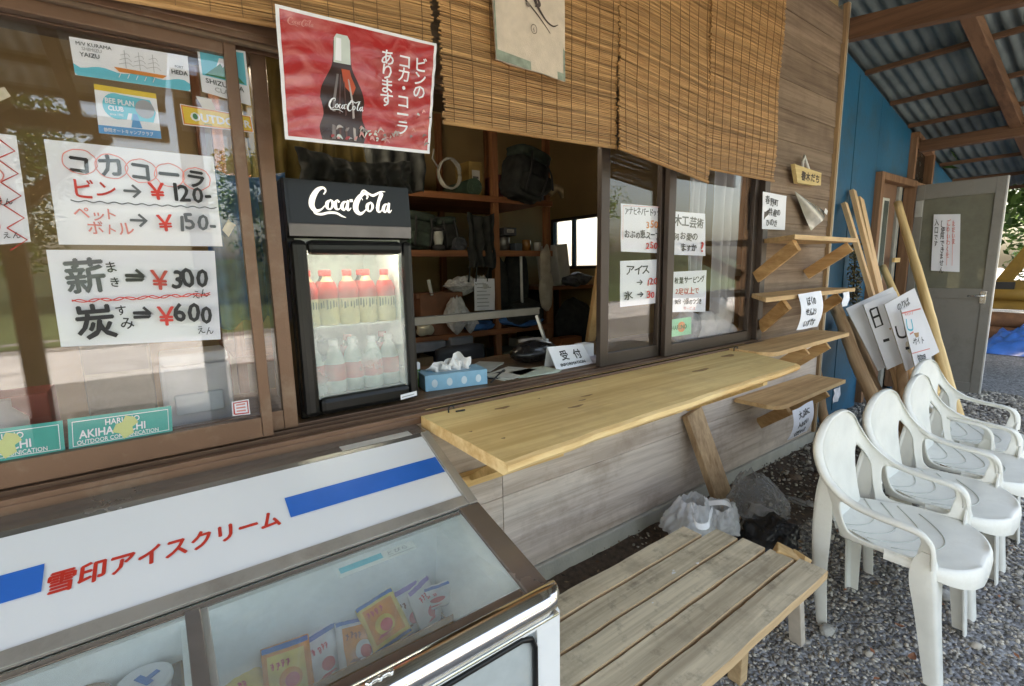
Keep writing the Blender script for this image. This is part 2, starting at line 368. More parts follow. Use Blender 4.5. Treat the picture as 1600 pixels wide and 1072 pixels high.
# ================================================================== GROUND
def gravel_mat():
    mt, t, b = newmat('gravel_ground'); N = t.nodes.new; L = t.links.new
    tc = N('ShaderNodeTexCoord')
    vo = N('ShaderNodeTexVoronoi'); vo.inputs['Scale'].default_value = 70; L(tc.outputs['Object'], vo.inputs['Vector'])
    n = N('ShaderNodeTexNoise'); n.inputs['Scale'].default_value = .8; n.inputs['Detail'].default_value = 6; L(tc.outputs['Object'], n.inputs['Vector'])
    hs = N('ShaderNodeSeparateColor'); L(vo.outputs['Color'], hs.inputs[0])
    rp = N('ShaderNodeValToRGB'); L(hs.outputs[0], rp.inputs[0])
    rp.color_ramp.elements[0].color = (.10, .10, .105, 1); rp.color_ramp.elements[1].color = (.37, .375, .38, 1)
    mx = N('ShaderNodeMixRGB'); mx.blend_type = 'MULTIPLY'; mx.inputs[0].default_value = .6; L(rp.outputs[0], mx.inputs[1])
    r2 = N('ShaderNodeValToRGB'); r2.color_ramp.elements[0].color = (.5, .46, .42, 1); r2.color_ramp.elements[1].color = (1, 1, 1, 1); r2.color_ramp.elements[0].position = .35; r2.color_ramp.elements[1].position = .6
    L(n.outputs[0], r2.inputs[0]); L(r2.outputs[0], mx.inputs[2]); L(mx.outputs[0], b.inputs['Base Color'])
    bp = N('ShaderNodeBump'); bp.inputs['Strength'].default_value = 1; bp.inputs['Distance'].default_value = .012; bp.invert = True
    L(vo.outputs['Distance'], bp.inputs['Height']); L(bp.outputs[0], b.inputs['Normal']); b.inputs['Roughness'].default_value = .85
    return mt
mb = MB(); mb.grid(lambda u, v: (-60+150*u, -70+130*v, 0), 30, 30, 0, False)
struct(mb.build('ground', gravel_mat()))
mb = MB(); mb.add([(-40, -9.2, .006), (40, -10.5, .006), (40, -6.8, .006), (-40, -6.0, .006)], [(0, 1, 2, 3)]); struct(mb.build('road', flat('pale_road', (.42, .43, .445), .9, var=.2, scale=2)))
mb = MB(); mb.grid(lambda u, v: (-40+80*u, -10.6-8*v, .01+.2*v+.1*noise.noise(Vector((u*20, v*4, 0)))), 40, 6); struct(mb.build('grass_verge', flat('verge_grass', (.055, .085, .03), .9, var=.5, scale=8, bump=.6)))
mb = MB(); mb.grid(lambda u, v: (-45+90*u, -19-9*v, 2.6*math.sin(min(1, v*1.1)*1.57)*(.8+.35*noise.noise(Vector((u*5, 2, 0))))+.5*noise.noise(Vector((u*30, v*9, 4)))), 70, 14); struct(mb.build('hill', flat('hill_wood', (.025, .042, .018), .9, var=.55, scale=1.2, bump=1)))
SOIL = flat('dark_soil', (.075, .052, .038), .9, var=.45, scale=40, bump=.9, bscale=120)
mb = MB()
def soil(u, v):
    x = .55+3.2*u; edge = -.42-.06*noise.noise(Vector((x*3, 1, 0)))
    y = .0+v*edge
    h = .012+.05*(1-v)**2+.012*noise.fractal(Vector((x*9, y*9, 0)), 1, 2, 4)
    return (x, y, h if v < .98 else -.01)
mb.grid(soil, 90, 24, 0)
struct(mb.build('soil', SOIL))
def pebbles(name, pts, mat, seed):
    ico = bmesh.new(); bmesh.ops.create_icosphere(ico, subdivisions=1, radius=1); ico.verts.index_update()
    base = np.array([v.co[:] for v in ico.verts]); tris = np.array([[v.index for v in f.verts] for f in ico.faces]); ico.free()
    rg = np.random.default_rng(seed); n = len(pts); pts = np.array(pts)
    jit = 1+rg.normal(0, .17, (n, 12, 1)); ang = rg.uniform(0, 6.28, n); sc = pts[:, 3:4]*rg.uniform(.65, 1.5, (n, 3)); sc[:, 2] *= .62
    v = base[None]*jit*sc[:, None, :]; c, s_ = np.cos(ang)[:, None], np.sin(ang)[:, None]
    x = v[..., 0]*c-v[..., 1]*s_; y = v[..., 0]*s_+v[..., 1]*c; tl = rg.normal(0, .35, (n, 1)); z = v[..., 2]+x*tl
    v = np.stack([x, y, z], -1)+pts[:, None, :3]
    f = tris[None]+(np.arange(n)*12)[:, None, None]
    me = bpy.data.meshes.new(name); nv, nf = n*12, n*20
    me.vertices.add(nv); me.vertices.foreach_set('co', v.reshape(-1)); me.loops.add(nf*3); me.loops.foreach_set('vertex_index', f.reshape(-1).astype(np.int32))
    me.polygons.add(nf); me.polygons.foreach_set('loop_start', np.arange(nf, dtype=np.int32)*3); me.polygons.foreach_set('loop_total', np.full(nf, 3, dtype=np.int32)); me.update(); me.validate()
    me.materials.append(mat); o = bpy.data.objects.new(name, me); COL.objects.link(o); return o
def stone_mat():
    mt, t, b = newmat('pebble_stone'); N = t.nodes.new; L = t.links.new
    g = N('ShaderNodeNewGeometry'); rp = N('ShaderNodeValToRGB'); L(g.outputs['Random Per Island'], rp.inputs[0]); e = rp.color_ramp.elements
    e[0].color = (.10, .092, .08, 1); e[1].color = (.60, .57, .49, 1); e[1].position = 1
    for p, c in ((.35, (.23, .215, .19, 1)), (.7, (.35, .325, .285, 1)), (.9, (.47, .42, .345, 1))):
        x = e.new(p); x.color = c
    L(rp.outputs[0], b.inputs['Base Color']); b.inputs['Roughness'].default_value = .8
    return mt
rg = random.Random(3); P = []
while len(P) < 38000:
    x = 1.0+5.5*rg.random()**1.7; y = rg.uniform(-1.75, .05 if x < 3.6 else .2)
    if x < 1.6 and y > -.4: continue
    near_wall = y > -.36+.05*noise.noise(Vector((x*3, 0, 0))) and x < 3.7
    if near_wall and rg.random() > (.06 if x < 2.4 else .3): continue
    s = rg.uniform(.0026, .0060)*(1+.25*(x-1)); s *= 1.9 if rg.random() < .035 else 1
    P.append((x, y, s*.25+(.02+.05*max(0, (.42+y)/.42)**2 if near_wall else 0), s))
tag(pebbles('gravel', P, stone_mat(), 5), 'grey crushed gravel over the yard', 'gravel', kind='stuff')
# bits of litter on the soil
mb = MB(); rg = random.Random(9)
for i in range(900):
    x = rg.uniform(.7, 3.6); y = -rg.random()**.8*.4; a = rg.uniform(0, 6.3); s = rg.uniform(.004, .014)
    h = .025+.05*(1+y/.42)**2; dx, dy = math.cos(a)*s, math.sin(a)*s; k = rg.uniform(.2, .5); z = h+rg.uniform(0, .01)
    mb.add([(x-dx, y-dy, z), (x+dy*k, y-dx*k, z+rg.uniform(-.004, .006)), (x+dx, y+dy, z+rg.uniform(-.003, .006)), (x-dy*k, y+dx*k, z)], [(0, 1, 2, 3)], rg.randrange(3))
for i in range(420):
    x = 1.3+3.2*rg.random()**1.5; y = rg.uniform(-1.6, -.1); a = rg.uniform(0, 6.3); s = rg.uniform(.004, .013)*(1+.2*(x-1.3)); dx, dy = math.cos(a)*s, math.sin(a)*s; k = rg.uniform(.25, .7); z = .009+rg.uniform(0, .006)
    if x < 1.62 and y > -.86: continue
    mb.add([(x-dx, y-dy, z), (x+dy*k, y-dx*k, z+rg.uniform(0, .006)), (x+dx, y+dy, z+rg.uniform(0, .006)), (x-dy*k, y+dx*k, z)], [(0, 1, 2, 3)], rg.choice([0, 1, 1, 3, 3]))
tag(mb.build('leaf_litter', [flat('litter_brown', (.10, .06, .035), .9), flat('litter_tan', (.22, .15, .09), .9), flat('litter_dark', (.03, .022, .016), .9), flat('litter_red', (.30, .12, .06), .9)]), 'dark twigs and brown leaf bits along the wall foot and over the gravel', 'leaf litter', kind='stuff')
LEAFM = flat('dry_leaf', (.24, .10, .05), .8, var=.3, scale=60)
for i, (x, y, s, lb) in enumerate([(1.86, -1.0, .022, 'small dry brown leaf on the gravel beside the nearest chair leg'), (2.0, -.93, .016, 'tiny reddish leaf under the nearest white chair'),
                               (1.53, -.98, .02, 'brown leaf on the gravel beyond the bench corner'), (1.72, -1.16, .018, 'curled brown leaf on gravel nearest the bottom edge')]):
    mb = MB(); a0 = i*1.9
    def lf(u, v, x=x, y=y, s=s, a0=a0):
        l = (u-.5)*2; wd = (1-l*l)*.5*(v-.5)*2; return (x+s*(l*math.cos(a0)-wd*math.sin(a0)), y+s*(l*math.sin(a0)+wd*math.cos(a0)), .016+.3*s*l*l+.2*s*abs(v-.5))
    mb.grid(lf, 8, 4); tag(mb.build('fallen_leaf', LEAFM), lb, 'leaf', 'dry leaves on the gravel')
for i, (x, y, s, lb) in enumerate([(1.78, -.78, .03, 'pale flat stone near the rear legs of the nearest chair'), (2.33, -.98, .032, 'pale stone on gravel under the second chair'), (2.95, -.16, .05, 'brown lump of stone by the wall under the lowest shelf'), (3.1, -.24, .04, 'grey lump of stone near the building corner')]):
    mb = MB(); blob(mb, (x, y, s*.5), (s, s*.75, s*.55), .3, 1.2, i+4, 2)
    for k in range(len(mb.sm)): mb.sm[k] = False
    tag(mb.build('stone', flat('pale_stone', (.33, .32, .29), .85, var=.2, scale=30) if i < 2 else flat('brown_stone', (.14, .10, .075), .9, var=.3, scale=30)), lb, 'stone', 'larger stones on the ground')
#@@STRUCT
# ================================================================== SHOP BUILDING
SIDE = wood('weathered_siding', (.15, .10, .068), (.28, .20, .14), 'x', 70, .03, .85, .35, .14, stain=(.12, .075, .05), stain_amt=.5)
LOWW = wood('weathered_lower_boards', (.44, .36, .295), (.66, .565, .48), 'x', 55, .05, .85, .3, .07, stain=(.27, .19, .13), stain_amt=.6)
CONC = flat('foundation_concrete', (.42, .41, .36), .85, var=.16, scale=9, bump=.3, bscale=90)
CREAM = flat('interior_plyboard', (.34, .235, .105), .7, var=.12, scale=3)
FLOORM = flat('interior_floor', (.10, .085, .07), .7, var=.2)
shop = thing('shop_building', 'weathered brown wooden stall building with a serving window and sliding sashes', 'building', (0, 0, 0))
X0, X1, ZT = -1.6, 3.56, 2.9
# lower wall: wide grey boards
mb = MB(); zs = [.135, .47, .825]
for i in range(2):
    xs = [X0, .943, X1] if i < 1 else [X0, .943, X1]
    for a, b in zip(xs[:-1], xs[1:]): mb.box(a+.001, b-.001, 0, .03, zs[i]+.0012, zs[i+1]-.0006, 0, .002)
mb.build('lower_wall', LOWW, shop)
# right part and gable: lapped dark siding
mb = MB(); z = .825; k = 0
zz = [.825, .98, 1.14, 1.26, 1.40, 1.53, 1.695, 1.842, 1.98, 2.14, 2.29, 2.455, 2.63, 2.80]
for a, b in zip(zz[:-1], zz[1:]):
    xa = 2.745 if a < 1.84 else X0
    t = R(2.2)
    rot = Matrix.Rotation(-t, 3, 'X')
    mb.obox(((xa+X1)/2, .012, (a+b)/2), (X1-xa, .016, (b-a)+.018), rot, 0, .002)
mb.build('siding', SIDE, shop)
mb = MB(); mb.box(X0, X1+.03, -.012, .07, -.1, .133, 0, .006); mb.box(.925, .965, -.0145, -.01, .02, .1, 1, .001); mb.build('foundation', [CONC, flat('wet_patch', (.15, .15, .14), .6)], shop)
mb = MB(); mb.box(X1-.002, X1+.03, -.018, .012, .135, 2.85, 0, .003); mb.box(X1+.0305, X1+.055, -.012, .2, .0, 2.86, 1, .002)
mb.build('corner_trim', [wood('corner_post', (.24, .15, .08), (.40, .27, .15), 'z', 50, .05), flat('corner_strip', (.38, .36, .30), .6)], shop)
mb = MB(); mb.box(X0, X0+.03, .03, 2.6, 0, ZT); mb.box(X0, X1, 2.62, 2.65, 0, ZT)      # left and rear walls
mb.box(3.42, 3.45, .07, 1.81, 0, ZT); mb.box(3.42, 3.45, 2.54, 2.62, 0, ZT); mb.box(3.42, 3.45, 1.81, 2.54, 0, 1.29); mb.box(3.42, 3.45, 1.81, 2.54, 1.77, ZT)
mb.build('interior_wall', CREAM, shop)
mb = MB(); mb.box(X0, 3.42, .07, 2.62, .10, .12); mb.build('interior_floor', FLOORM, shop)
mb = MB(); mb.box(X0, 3.42, .07, 2.62, 2.66, 2.68); mb.build('interior_ceiling', flat('ceiling_board', (.16, .11, .06), .8), shop)
mb = MB(); mb.box(X0, 2.745, .031, .07, .12, .80); mb.box(2.75, X1, .04, .07, .12, ZT); mb.box(X0, 2.745, .04, .07, 1.9, ZT); mb.build('wall_lining', CREAM, shop)
# rear window, frosted
f = MB(); f.box(3.405, 3.46, 1.80, 2.55, 1.755, 1.785); f.box(3.405, 3.46, 1.80, 2.55, 1.275, 1.305); f.box(3.405, 3.46, 1.80, 1.83, 1.305, 1.755); f.box(3.405, 3.46, 2.52, 2.55, 1.305, 1.755); f.box(3.41, 3.455, 2.22, 2.245, 1.305, 1.755)
wn = f.build('window', SASHD, shop)
g = MB(); g.box(3.43, 3.434, 1.83, 2.52, 1.305, 1.755)
mt, t, b = newmat('frosted_pane'); b.inputs['Base Color'].default_value = (.9, .92, .95, 1); b.inputs['Transmission Weight'].default_value = 1; b.inputs['Roughness'].default_value = .6; b.inputs['IOR'].default_value = 1.05
g.build('pane', mt, wn)
# sill / sash track
mb = MB()
mb.box(X0, 2.755, -.03, .10, .826, .848, 0, .003); mb.box(X0, 2.755, -.034, -.012, .8485, .862, 0, .002); mb.box(X0, 2.755, .008, .016, .8485, .866, 0, .001); mb.box(X0, 2.755, .046, .052, .8485, .866, 0, .001); mb.box(X0, 2.755, .082, .10, .8485, .868, 0, .002)
mb.build('window_sill', SASH, shop)
mb = MB(); mb.box(X0, 2.755, -.008, .10, 1.855, 1.90, 0, .003); mb.box(X0, 2.755, -.012, -.002, 1.84, 1.854, 0, .001); mb.box(X0, 2.755, .046, .052, 1.835, 1.854, 0, .001); mb.build('window_head', SASH, shop)
mb = MB(); mb.box(2.70, 2.755, -.012, .10, .869, 1.834, 0, .003); mb.build('window_jamb', SASHD, shop)
GL = glass('window_pane', (.97, .97, .975), .0, (.7, .72, .7), 0, 1.5, .004)
def sash(name, x0, x1, y, w0, w1, bot=.055, top=.03, mat=SASH, mid=None):
    s = MB(); z0, z1 = .868, 1.838
    s.box(x0, x0+w0, y-.013, y+.013, z0, z1, 0, .002); s.box(x1-w1, x1, y-.013, y+.013, z0, z1, 0, .002)
    s.box(x0+w0+.0004, x1-w1-.0004, y-.012, y+.012, z0, z0+bot, 0, .002); s.box(x0+w0+.0004, x1-w1-.0004, y-.012, y+.012, z1-top, z1, 0, .002)
    o = s.build(name, mat, shop)
    p = MB(); p.box(x0+w0-.004, x1-w1+.004, y-.002, y+.002, z0+bot-.004, z1-top+.004); p.build('pane', GL, o)
    return o
sash('window', -1.22, .215, .031, .03, .026)
sash('window', -1.2, .285, .067, .03, .036)
sash('window', 1.505, 1.945, .067, .05, .05, mat=SASHD)
sash('window', 1.905, 2.70, .031, .05, .045, mat=SASHD)
mb = MB(); mb.box(X0, -1.22, .02, .06, .868, 1.838); mb.build('blank_panel', SIDE, shop)

# ================================================================== ANNEX (blue wall, door)
BLUEW = flat('blue_painted_board', (.002, .098, .19), .5, var=.13, scale=2.5, bump=.12, bscale=30)
annex = thing('annex_building', 'blue painted plywood annex with doorway behind the leaning poles', 'building', (3.62, .22, 0))
rz = lambda x: 2.93-.205*(x-3.6)      # underside of the yard roof
mb = MB()
for a, b in ((3.62, 4.50), (4.503, 5.01)): mb.prism([(a, .22, 0), (b, .22, 0), (b, .22, rz(b)), (a, .22, rz(a))], (0, .03, 0))
mb.prism([(5.012, .22, 2.045), (5.80, .22, 2.045), (5.80, .22, rz(5.8)), (5.012, .22, rz(5.012))], (0, .03, 0))
mb.prism([(6.42, .22, 0), (7.6, .22, 0), (7.6, .22, rz(7.6)), (6.42, .22, rz(6.42))], (0, .03, 0))
mb.prism([(5.96, .22, 0), (6.42, .22, 0), (6.42, .22, 1.99), (5.96, .22, 1.99)], (0, .03, 0))
mb.box(3.5, 7.6, 1.5, 1.53, 0, 2.2); mb.box(7.6, 7.63, .22, 1.53, 0, 2.1)
mb.build('wall_panel', BLUEW, annex)
mb = MB(); mb.box(4.498, 4.505, .216, .2195, .05, 2.7); mb.build('board_joint', flat('dark_joint_strip', (.008, .08, .13), .6), annex)  # darker blue strip along the joint between two boards
DF = wood('door_frame_wood', (.17, .085, .045), (.29, .16, .09), 'z', 50, .05)
mb = MB(); mb.box(5.012, 5.075, .17, .26, .03, 2.04, 0, .004); mb.box(5.90, 5.955, .17, .26, .03, 2.04, 0, .004); mb.box(5.076, 5.899, .17, .26, 1.98, 2.04, 0, .004); mb.build('door_frame', DF, annex)
BROWND = flat('brown_door_panel', (.20, .105, .06), .55, var=.1)
mb = MB(); mb.box(5.077, 5.62, .235, .255, .04, 1.978, 0, .003)
fp = mb.build('fixed_panel', BROWND, annex)
mb = MB(); mb.box(5.27, 5.43, .226, .2345, 1.05, 1.85, 0, .003); f2 = mb.build('slit_window_frame', flat('cream_trim', (.62, .60, .52), .5), fp)
mb = MB(); mb.box(5.295, 5.405, .2225, .2255, 1.075, 1.825); mb.build('slit_pane', flat('slit_glass', (.10, .12, .11), .08), fp)
mb = MB(); mb.box(5.70, 5.78, .235, .26, .04, 1.978, 0, .003); mb.build('door_stop', flat('grey_door_trim', (.34, .33, .29), .5), annex)
mb = MB(); mb.box(5.45, 5.60, .15, .17, 1.28, 1.32); mb.build('wall_bracket', PINE, annex)
# transom box above the door
mb = MB(); mb.box(5.80, 5.845, .17, .26, 2.045, 2.42); mb.box(6.37, 6.42, .17, .26, 1.992, 2.33); mb.beam((5.846, .215, 2.45), (6.369, .215, 2.345), .09, .045); mb.box(5.957, 6.369, .172, .258, 1.992, 2.03)
mb.build('transom_frame', DF, annex)
mb = MB(); mb.box(5.846, 6.369, .24, .25, 2.0, 2.42); mb.build('transom_pane', flat('dark_transom', (.02, .018, .015), .25), annex)
# open door, standing straight out from the wall
DG = flat('grey_door_skin', (.235, .225, .20), .45, .2, var=.06, scale=5)
DE = flat('pale_aluminium_edge', (.62, .62, .60), .35, .5, var=.04)
mb = MB(); y0, y1 = -.452, .165; xa, xb = 5.935, 5.965
mb.box(xa, xb, y0+.012, y0+.075, .08, 1.995, 0, .003); mb.box(xa, xb, y1-.06, y1, .08, 1.995, 0, .003)
mb.box(xa, xb, y0+.0752, y1-.0602, 1.86, 1.995, 0, .003); mb.box(xa, xb, y0+.0752, y1-.0602, .94, 1.03, 0, .003); mb.box(xa, xb, y0+.0752, y1-.0602, .08, .17, 0, .003)
mb.box(xa+.008, xb-.008, y0+.0752, y1-.0602, .1702, .9398, 0); mb.box(xa, xb, y0, y0+.0117, .08, 1.995, 1, .002)
door = mb.build('door', [DG, DE], annex)
mb = MB(); mb.box(xa+.012, xb-.014, y0+.07, y1-.055, 1.025, 1.865); mb.build('pane', glass('door_pane', (.50, .50, .40), .66, (.22, .215, .165), .08, 1.5, .22), door)
mb = MB(); mb.box(xa-.006, xa-.001, y0+.045, y0+.085, .90, 1.01, 0, .002); mb.tube([(xa-.006, y0+.06, .97), (xa-.04, y0+.06, .97), (xa-.045, y0+.075, .97), (xa-.045, y0+.16, .967)], .009, 8, 0); mb.build('handle', flat('satin_handle', (.7, .7, .68), .25, .9), door)
mb = MB(); mb.box(xa-.02, xa-.001, .105, .16, 1.70, 1.85, 0, .004); mb.build('door_closer', flat('grey_closer', (.45, .45, .42), .4, .4), door)
sh = Sheet(.21, .28)
for i, (bd, xx, cl, sz) in enumerate([('ただいま', .165, I_P, .03), ('ごめいわくを', .125, I_P, .032), ('[使用できません', .08, I_K, .034), ('入口です', .03, I_K, .034)]): sh.text(bd, xx-.02, .225, sz, cl, .015, hand=.6, vert=True, sp=.95)
for xx in (.115, .155): sh.rect(xx, .03, xx+.003, .25, I_P)
paper('door_notice', 'white handwritten notice taped on the glass of the open grey door', 'notice', sh, (5.930, .02, 1.715), (5.930, -.168, 1.70), (5.930, -.21, 1.18), (5.930, -.006, 1.195), wave=wv(.003))

# ================================================================== ROOFS
def iron_mat(name, c1, c2, transl=.0):
    mt, t, b = newmat(name); N = t.nodes.new; L = t.links.new
    tc = N('ShaderNodeTexCoord'); n = N('ShaderNodeTexNoise'); n.inputs['Scale'].default_value = 3; n.inputs['Detail'].default_value = 6; L(tc.outputs['Object'], n.inputs['Vector'])
    rp = N('ShaderNodeValToRGB'); rp.color_ramp.elements[0].color = c4(c1); rp.color_ramp.elements[1].color = c4(c2); rp.color_ramp.elements[0].position = .35; rp.color_ramp.elements[1].position = .65; L(n.outputs[0], rp.inputs[0]); L(rp.outputs[0], b.inputs['Base Color'])
    b.inputs['Metallic'].default_value = .15; b.inputs['Roughness'].default_value = .6; b.inputs['Specular IOR Level'].default_value = .3
    return mt
IRON = iron_mat('corrugated_iron', (.085, .11, .115), (.155, .19, .195))
def corr(a0, a1, fn, pitch=.076, amp=.011, sub=6):
    """corrugated sheet: fn(t along the ridges' cross direction, s along the ridge, h) -> point"""
    mb = MB(); n = int((a1-a0)/pitch*sub); vv = []
    for i in range(n+1):
        t = a0+(a1-a0)*i/n; h = amp*math.sin(2*math.pi*t/pitch)
        for s in (0, .25, .5, .75, 1): vv.append(fn(t, s, h))
    mb.add(vv, [(i*5+j, (i+1)*5+j, (i+1)*5+j+1, i*5+j+1) for i in range(n) for j in range(4)], 0, True); return mb
roof = thing('yard_roof', 'open lean-to roof of corrugated iron on brown rafters above the door', 'roof', (3.6, .2, 2.93))
mb = corr(-1.75, 3.2, lambda t, s, h: (3.55+s*4.3, t, rz(3.55+s*4.3)+.045+h)); mb.build('roof_sheet', IRON, roof)
for x in (4.05, 4.60, 5.19, 5.70, 6.25, 6.8, 7.35, 7.8):
    mb = MB(); mb.beam((x, -1.72, rz(x)+.007), (x, .218, rz(x)+.007), .036, .034, 0, .003, (0, 0, 1)); mb.build('purlin', RAFT, roof)
for y in (-.46, -1.6):
    mb = MB(); mb.beam((3.71, y, rz(3.71)-.058), (7.8, y, rz(7.8)-.058), .075, .085, 0, .004); mb.build('rafter', RAFTX, roof)
mb = MB(); mb.beam((5.92, -1.7, 2.345), (5.92, .17, 2.345), .09, .1, 0, .004); mb.build('tie_beam', RAFT, roof)
for y in (-1.62,):
    for x in (7.7,):
        mb = MB(); mb.box(x-.05, x+.05, y-.05, y+.05, 0, rz(x)-.12, 0, .004); mb.build('post', wood('post_wood', (.12, .07, .04), (.24, .15, .09), 'z', 40, .05), roof)
lz = lambda y: 2.79+.136*y
proof = thing('porch_roof', 'lean-to porch roof of corrugated iron and dark rafters over the stall front', 'roof', (0, -1.5, 2.7))
mb = corr(-3.4, 3.58, lambda t, s, h: (t, 3.0-s*(6.05 if t < .2 else 5.25), lz(3.0-s*(6.05 if t < .2 else 5.25))+.13+h)); mb.build('roof_sheet', iron_mat('galvanised_iron', (.30, .36, .35), (.50, .57, .55)), proof)
for y in (-.35, -.80, -1.25, -1.70, -2.15):
    mb = MB(); mb.box(-3.3, 3.55, y-.025, y+.025, lz(y)+.07, lz(y)+.115, 0, .003); mb.build('purlin', PORCHW, proof)
for y in (-2.58, -3.0):
    mb = MB(); mb.box(-3.3, .2, y-.025, y+.025, lz(y)+.07, lz(y)+.115, 0, .003); mb.build('purlin', PORCHW, proof)
for x in (-2.4, -1.35, -.3, .75, 1.8, 2.78):
    mb = MB(); ye = -3.05 if x < .2 else -2.2; mb.beam((x, ye, lz(ye)+.02), (x, 2.9, lz(2.9)+.02), .06, .095, 0, .004); mb.build('rafter', PORCHW, proof)
mb = MB(); mb.beam((3.645, -2.25, lz(-2.25)-.075), (3.645, .35, lz(.35)-.075), .075, .12, 0, .005); mb.build('gable_beam', RAFT, proof)
mb = MB(); mb.box(.2, 3.55, -2.19, -2.10, lz(-2.15)-.14, lz(-2.15)-.03, 0, .004); mb.build('eave_beam', PORCHW, proof)
mb = MB(); mb.box(-3.3, .2, -3.03, -2.94, lz(-3.0)-.14, lz(-3.0)-.03, 0, .004); mb.build('eave_beam', PORCHW, proof)
for x, y in ((-2.9, -2.98), (-.70, -2.98), (.26, -2.145), (3.6, -2.145)):
    mb = MB(); mb.box(x-.055, x+.055, y-.055, y+.055, 0, lz(y)-.145, 0, .005); mb.build('post', wood('post_wood', (.12, .07, .04), (.24, .15, .09), 'z', 40, .05), proof)
mb = MB(); mb.beam((-.64, -2.98, 1.75), (-.15, -2.98, 2.24), .07, .08); mb.build('brace', RAFTX, proof)
#@@BLINDS
BAM = wood('bamboo_reed', (.27, .135, .05), (.50, .285, .12), 'x', 90, .05, .6, .1, .30, stain=(.22, .09, .03), stain_amt=.5, spec=.4)
THREAD = flat('blind_thread', (.20, .11, .05), .8)
def blind(label, x0, x1, ztop, zb0, zb1, y, seed, lean=.0, pitch=.0058):
    t = thing('bamboo_blind', label, 'blind', ((x0+x1)/2, y, zb0), 'bamboo blinds over the window')
    rg = random.Random(seed); mb = MB(); n = int((ztop-min(zb0, zb1))/pitch); ns = 9
    for i in range(n):
        f = i/(n-1); dx0 = rg.uniform(-.006, .008); dx1 = rg.uniform(-.008, .006); rr = pitch*rg.uniform(.46, .62); ph = rg.uniform(0, 9)
        path = []
        for j in range(ns+1):
            u = j/ns; x = x0+dx0+(x1+dx1-x0-dx0)*u; zb = zb0+(zb1-zb0)*u
            z = ztop+(zb-ztop)*f+.0016*noise.noise(Vector((x*5, i*.7+ph, seed)))
            path.append((x, y-lean*f+.009*noise.noise(Vector((x*2.2, f*3, seed)))+.0012*rg.uniform(-1, 1), z))
        mb.tube(path, rr, 4, 0, True, False)
    mb.build('reeds', BAM, t)
    mb = MB(); nth = max(3, int((x1-x0)/.062))
    for k in range(nth):
        u = (k+.5)/nth; x = x0+(x1-x0)*u; zb = zb0+(zb1-zb0)*u; pth = []
        for j in range(25):
            f = j/24; pth.append((x+.003*noise.noise(Vector((k, f*5, seed))), y-lean*f+.009*noise.noise(Vector((x*2.2, f*3, seed)))-.0042, ztop+(zb-ztop)*f))
        mb.tube(pth, .0011, 4, 0, True, False)
    mb.build('binding_threads', THREAD, t)
    mb = MB(); mb.tube([(x0, y-lean, zb0-.003), ((x0+x1)/2, y-lean+.006*noise.noise(Vector(((x0+x1)*1.1, 3, seed))), (zb0+zb1)/2-.003), (x1, y-lean, zb1-.003)], .0062, 8, 0); mb.build('bottom_rod', BAM, t)
    return t
blind('bamboo blind rolled out behind the red drink poster', -.06, .70, 2.62, 1.845, 1.905, -.05, 1)
blind('wide bamboo blind carrying the calligraphy banner', .722, 1.458, 2.62, 1.722, 1.742, -.062, 2)
blind('bamboo blind whose lower edge sags, between banner and right end', 1.455, 2.05, 2.62, 1.738, 1.665, -.058, 3, .02)
blind('rightmost narrow bamboo blind next to the bare siding', 2.035, 2.655, 2.62, 1.725, 1.722, -.075, 4)
mb = MB(); mb.box(-.42, -.08, -.07, -.03, 1.845, 1.88, 0, .003); tag(mb.build('wooden_batten', wood('batten_wood', (.35, .17, .06), (.55, .32, .14), 'x', 50, .05)), 'short orange wooden batten at the top of the left window', 'batten')
# calligraphy banner
CLOTH = flat('banner_cloth', (.62, .52, .42), .9, var=.08, scale=30, bump=.15, bscale=300); EDGE = flat('banner_edge', (.26, .30, .24), .9, var=.25, scale=40)
sh = Sheet(.29, .62)
sh.poly([(0, 0), (.29, 0), (.29, .022), (0, .028)], 1); sh.poly([(.281, .02), (.29, .02), (.29, .62), (.283, .62)], 1); sh.poly([(0, .02), (.006, .02), (.005, .62), (0, .62)], 1)
K = .012
for st in ([(.05, .25, .3), (.11, .205, .45), (.17, .165, .4), (.222, .125, .2)], [(.135, .245, .6), (.155, .215, 1.0), (.175, .185, .8), (.205, .158, .5), (.235, .150, .4), (.258, .160, .15)],
           [(.118, .262, .5), (.150, .252, 1.3), (.172, .262, .5)], [(.150, .225, .5), (.128, .205, 1.0)], [(.145, .235, .5), (.122, .232, 1.0)], [(.168, .232, .6), (.182, .262, 1.2)], [(.182, .238, .5), (.196, .262, 1.0)],
           [(.168, .215, .4), (.178, .196, 1.0), (.160, .185, .3)], [(.21, .245, .6), (.228, .272, 1.2), (.232, .232, .6)], [(.10, .262, .7), (.11, .29, 1.3)], [(.06, .30, .6), (.24, .33, 1.2)], [(.06, .42, .8), (.11, .45, 1.5), (.18, .47, .6)], [(.09, .52, .6), (.10, .42, 1.6)], [(.17, .54, .6), (.175, .40, 1.5)]): sh.stroke(st, K, 2)
sh.ellipse(.131, .182, .008, .007, 3); sh.ring(.150, .118, .011, .013, .0025, 3); sh.text('6', .144, .110, .018, 3, 0)
paper('cloth_banner', 'cream cloth banner with brushed ink calligraphy hung on the bamboo blind', 'banner', sh, (.872, -.082, 2.54), (1.166, -.082, 2.54), (1.171, -.092, 1.907), (.892, -.092, 1.915), None, wv(.006, 3), [CLOTH, EDGE, flat('sumi_ink', (.07, .05, .045), .7), flat('faded_ink', (.22, .18, .15), .7)], .004)

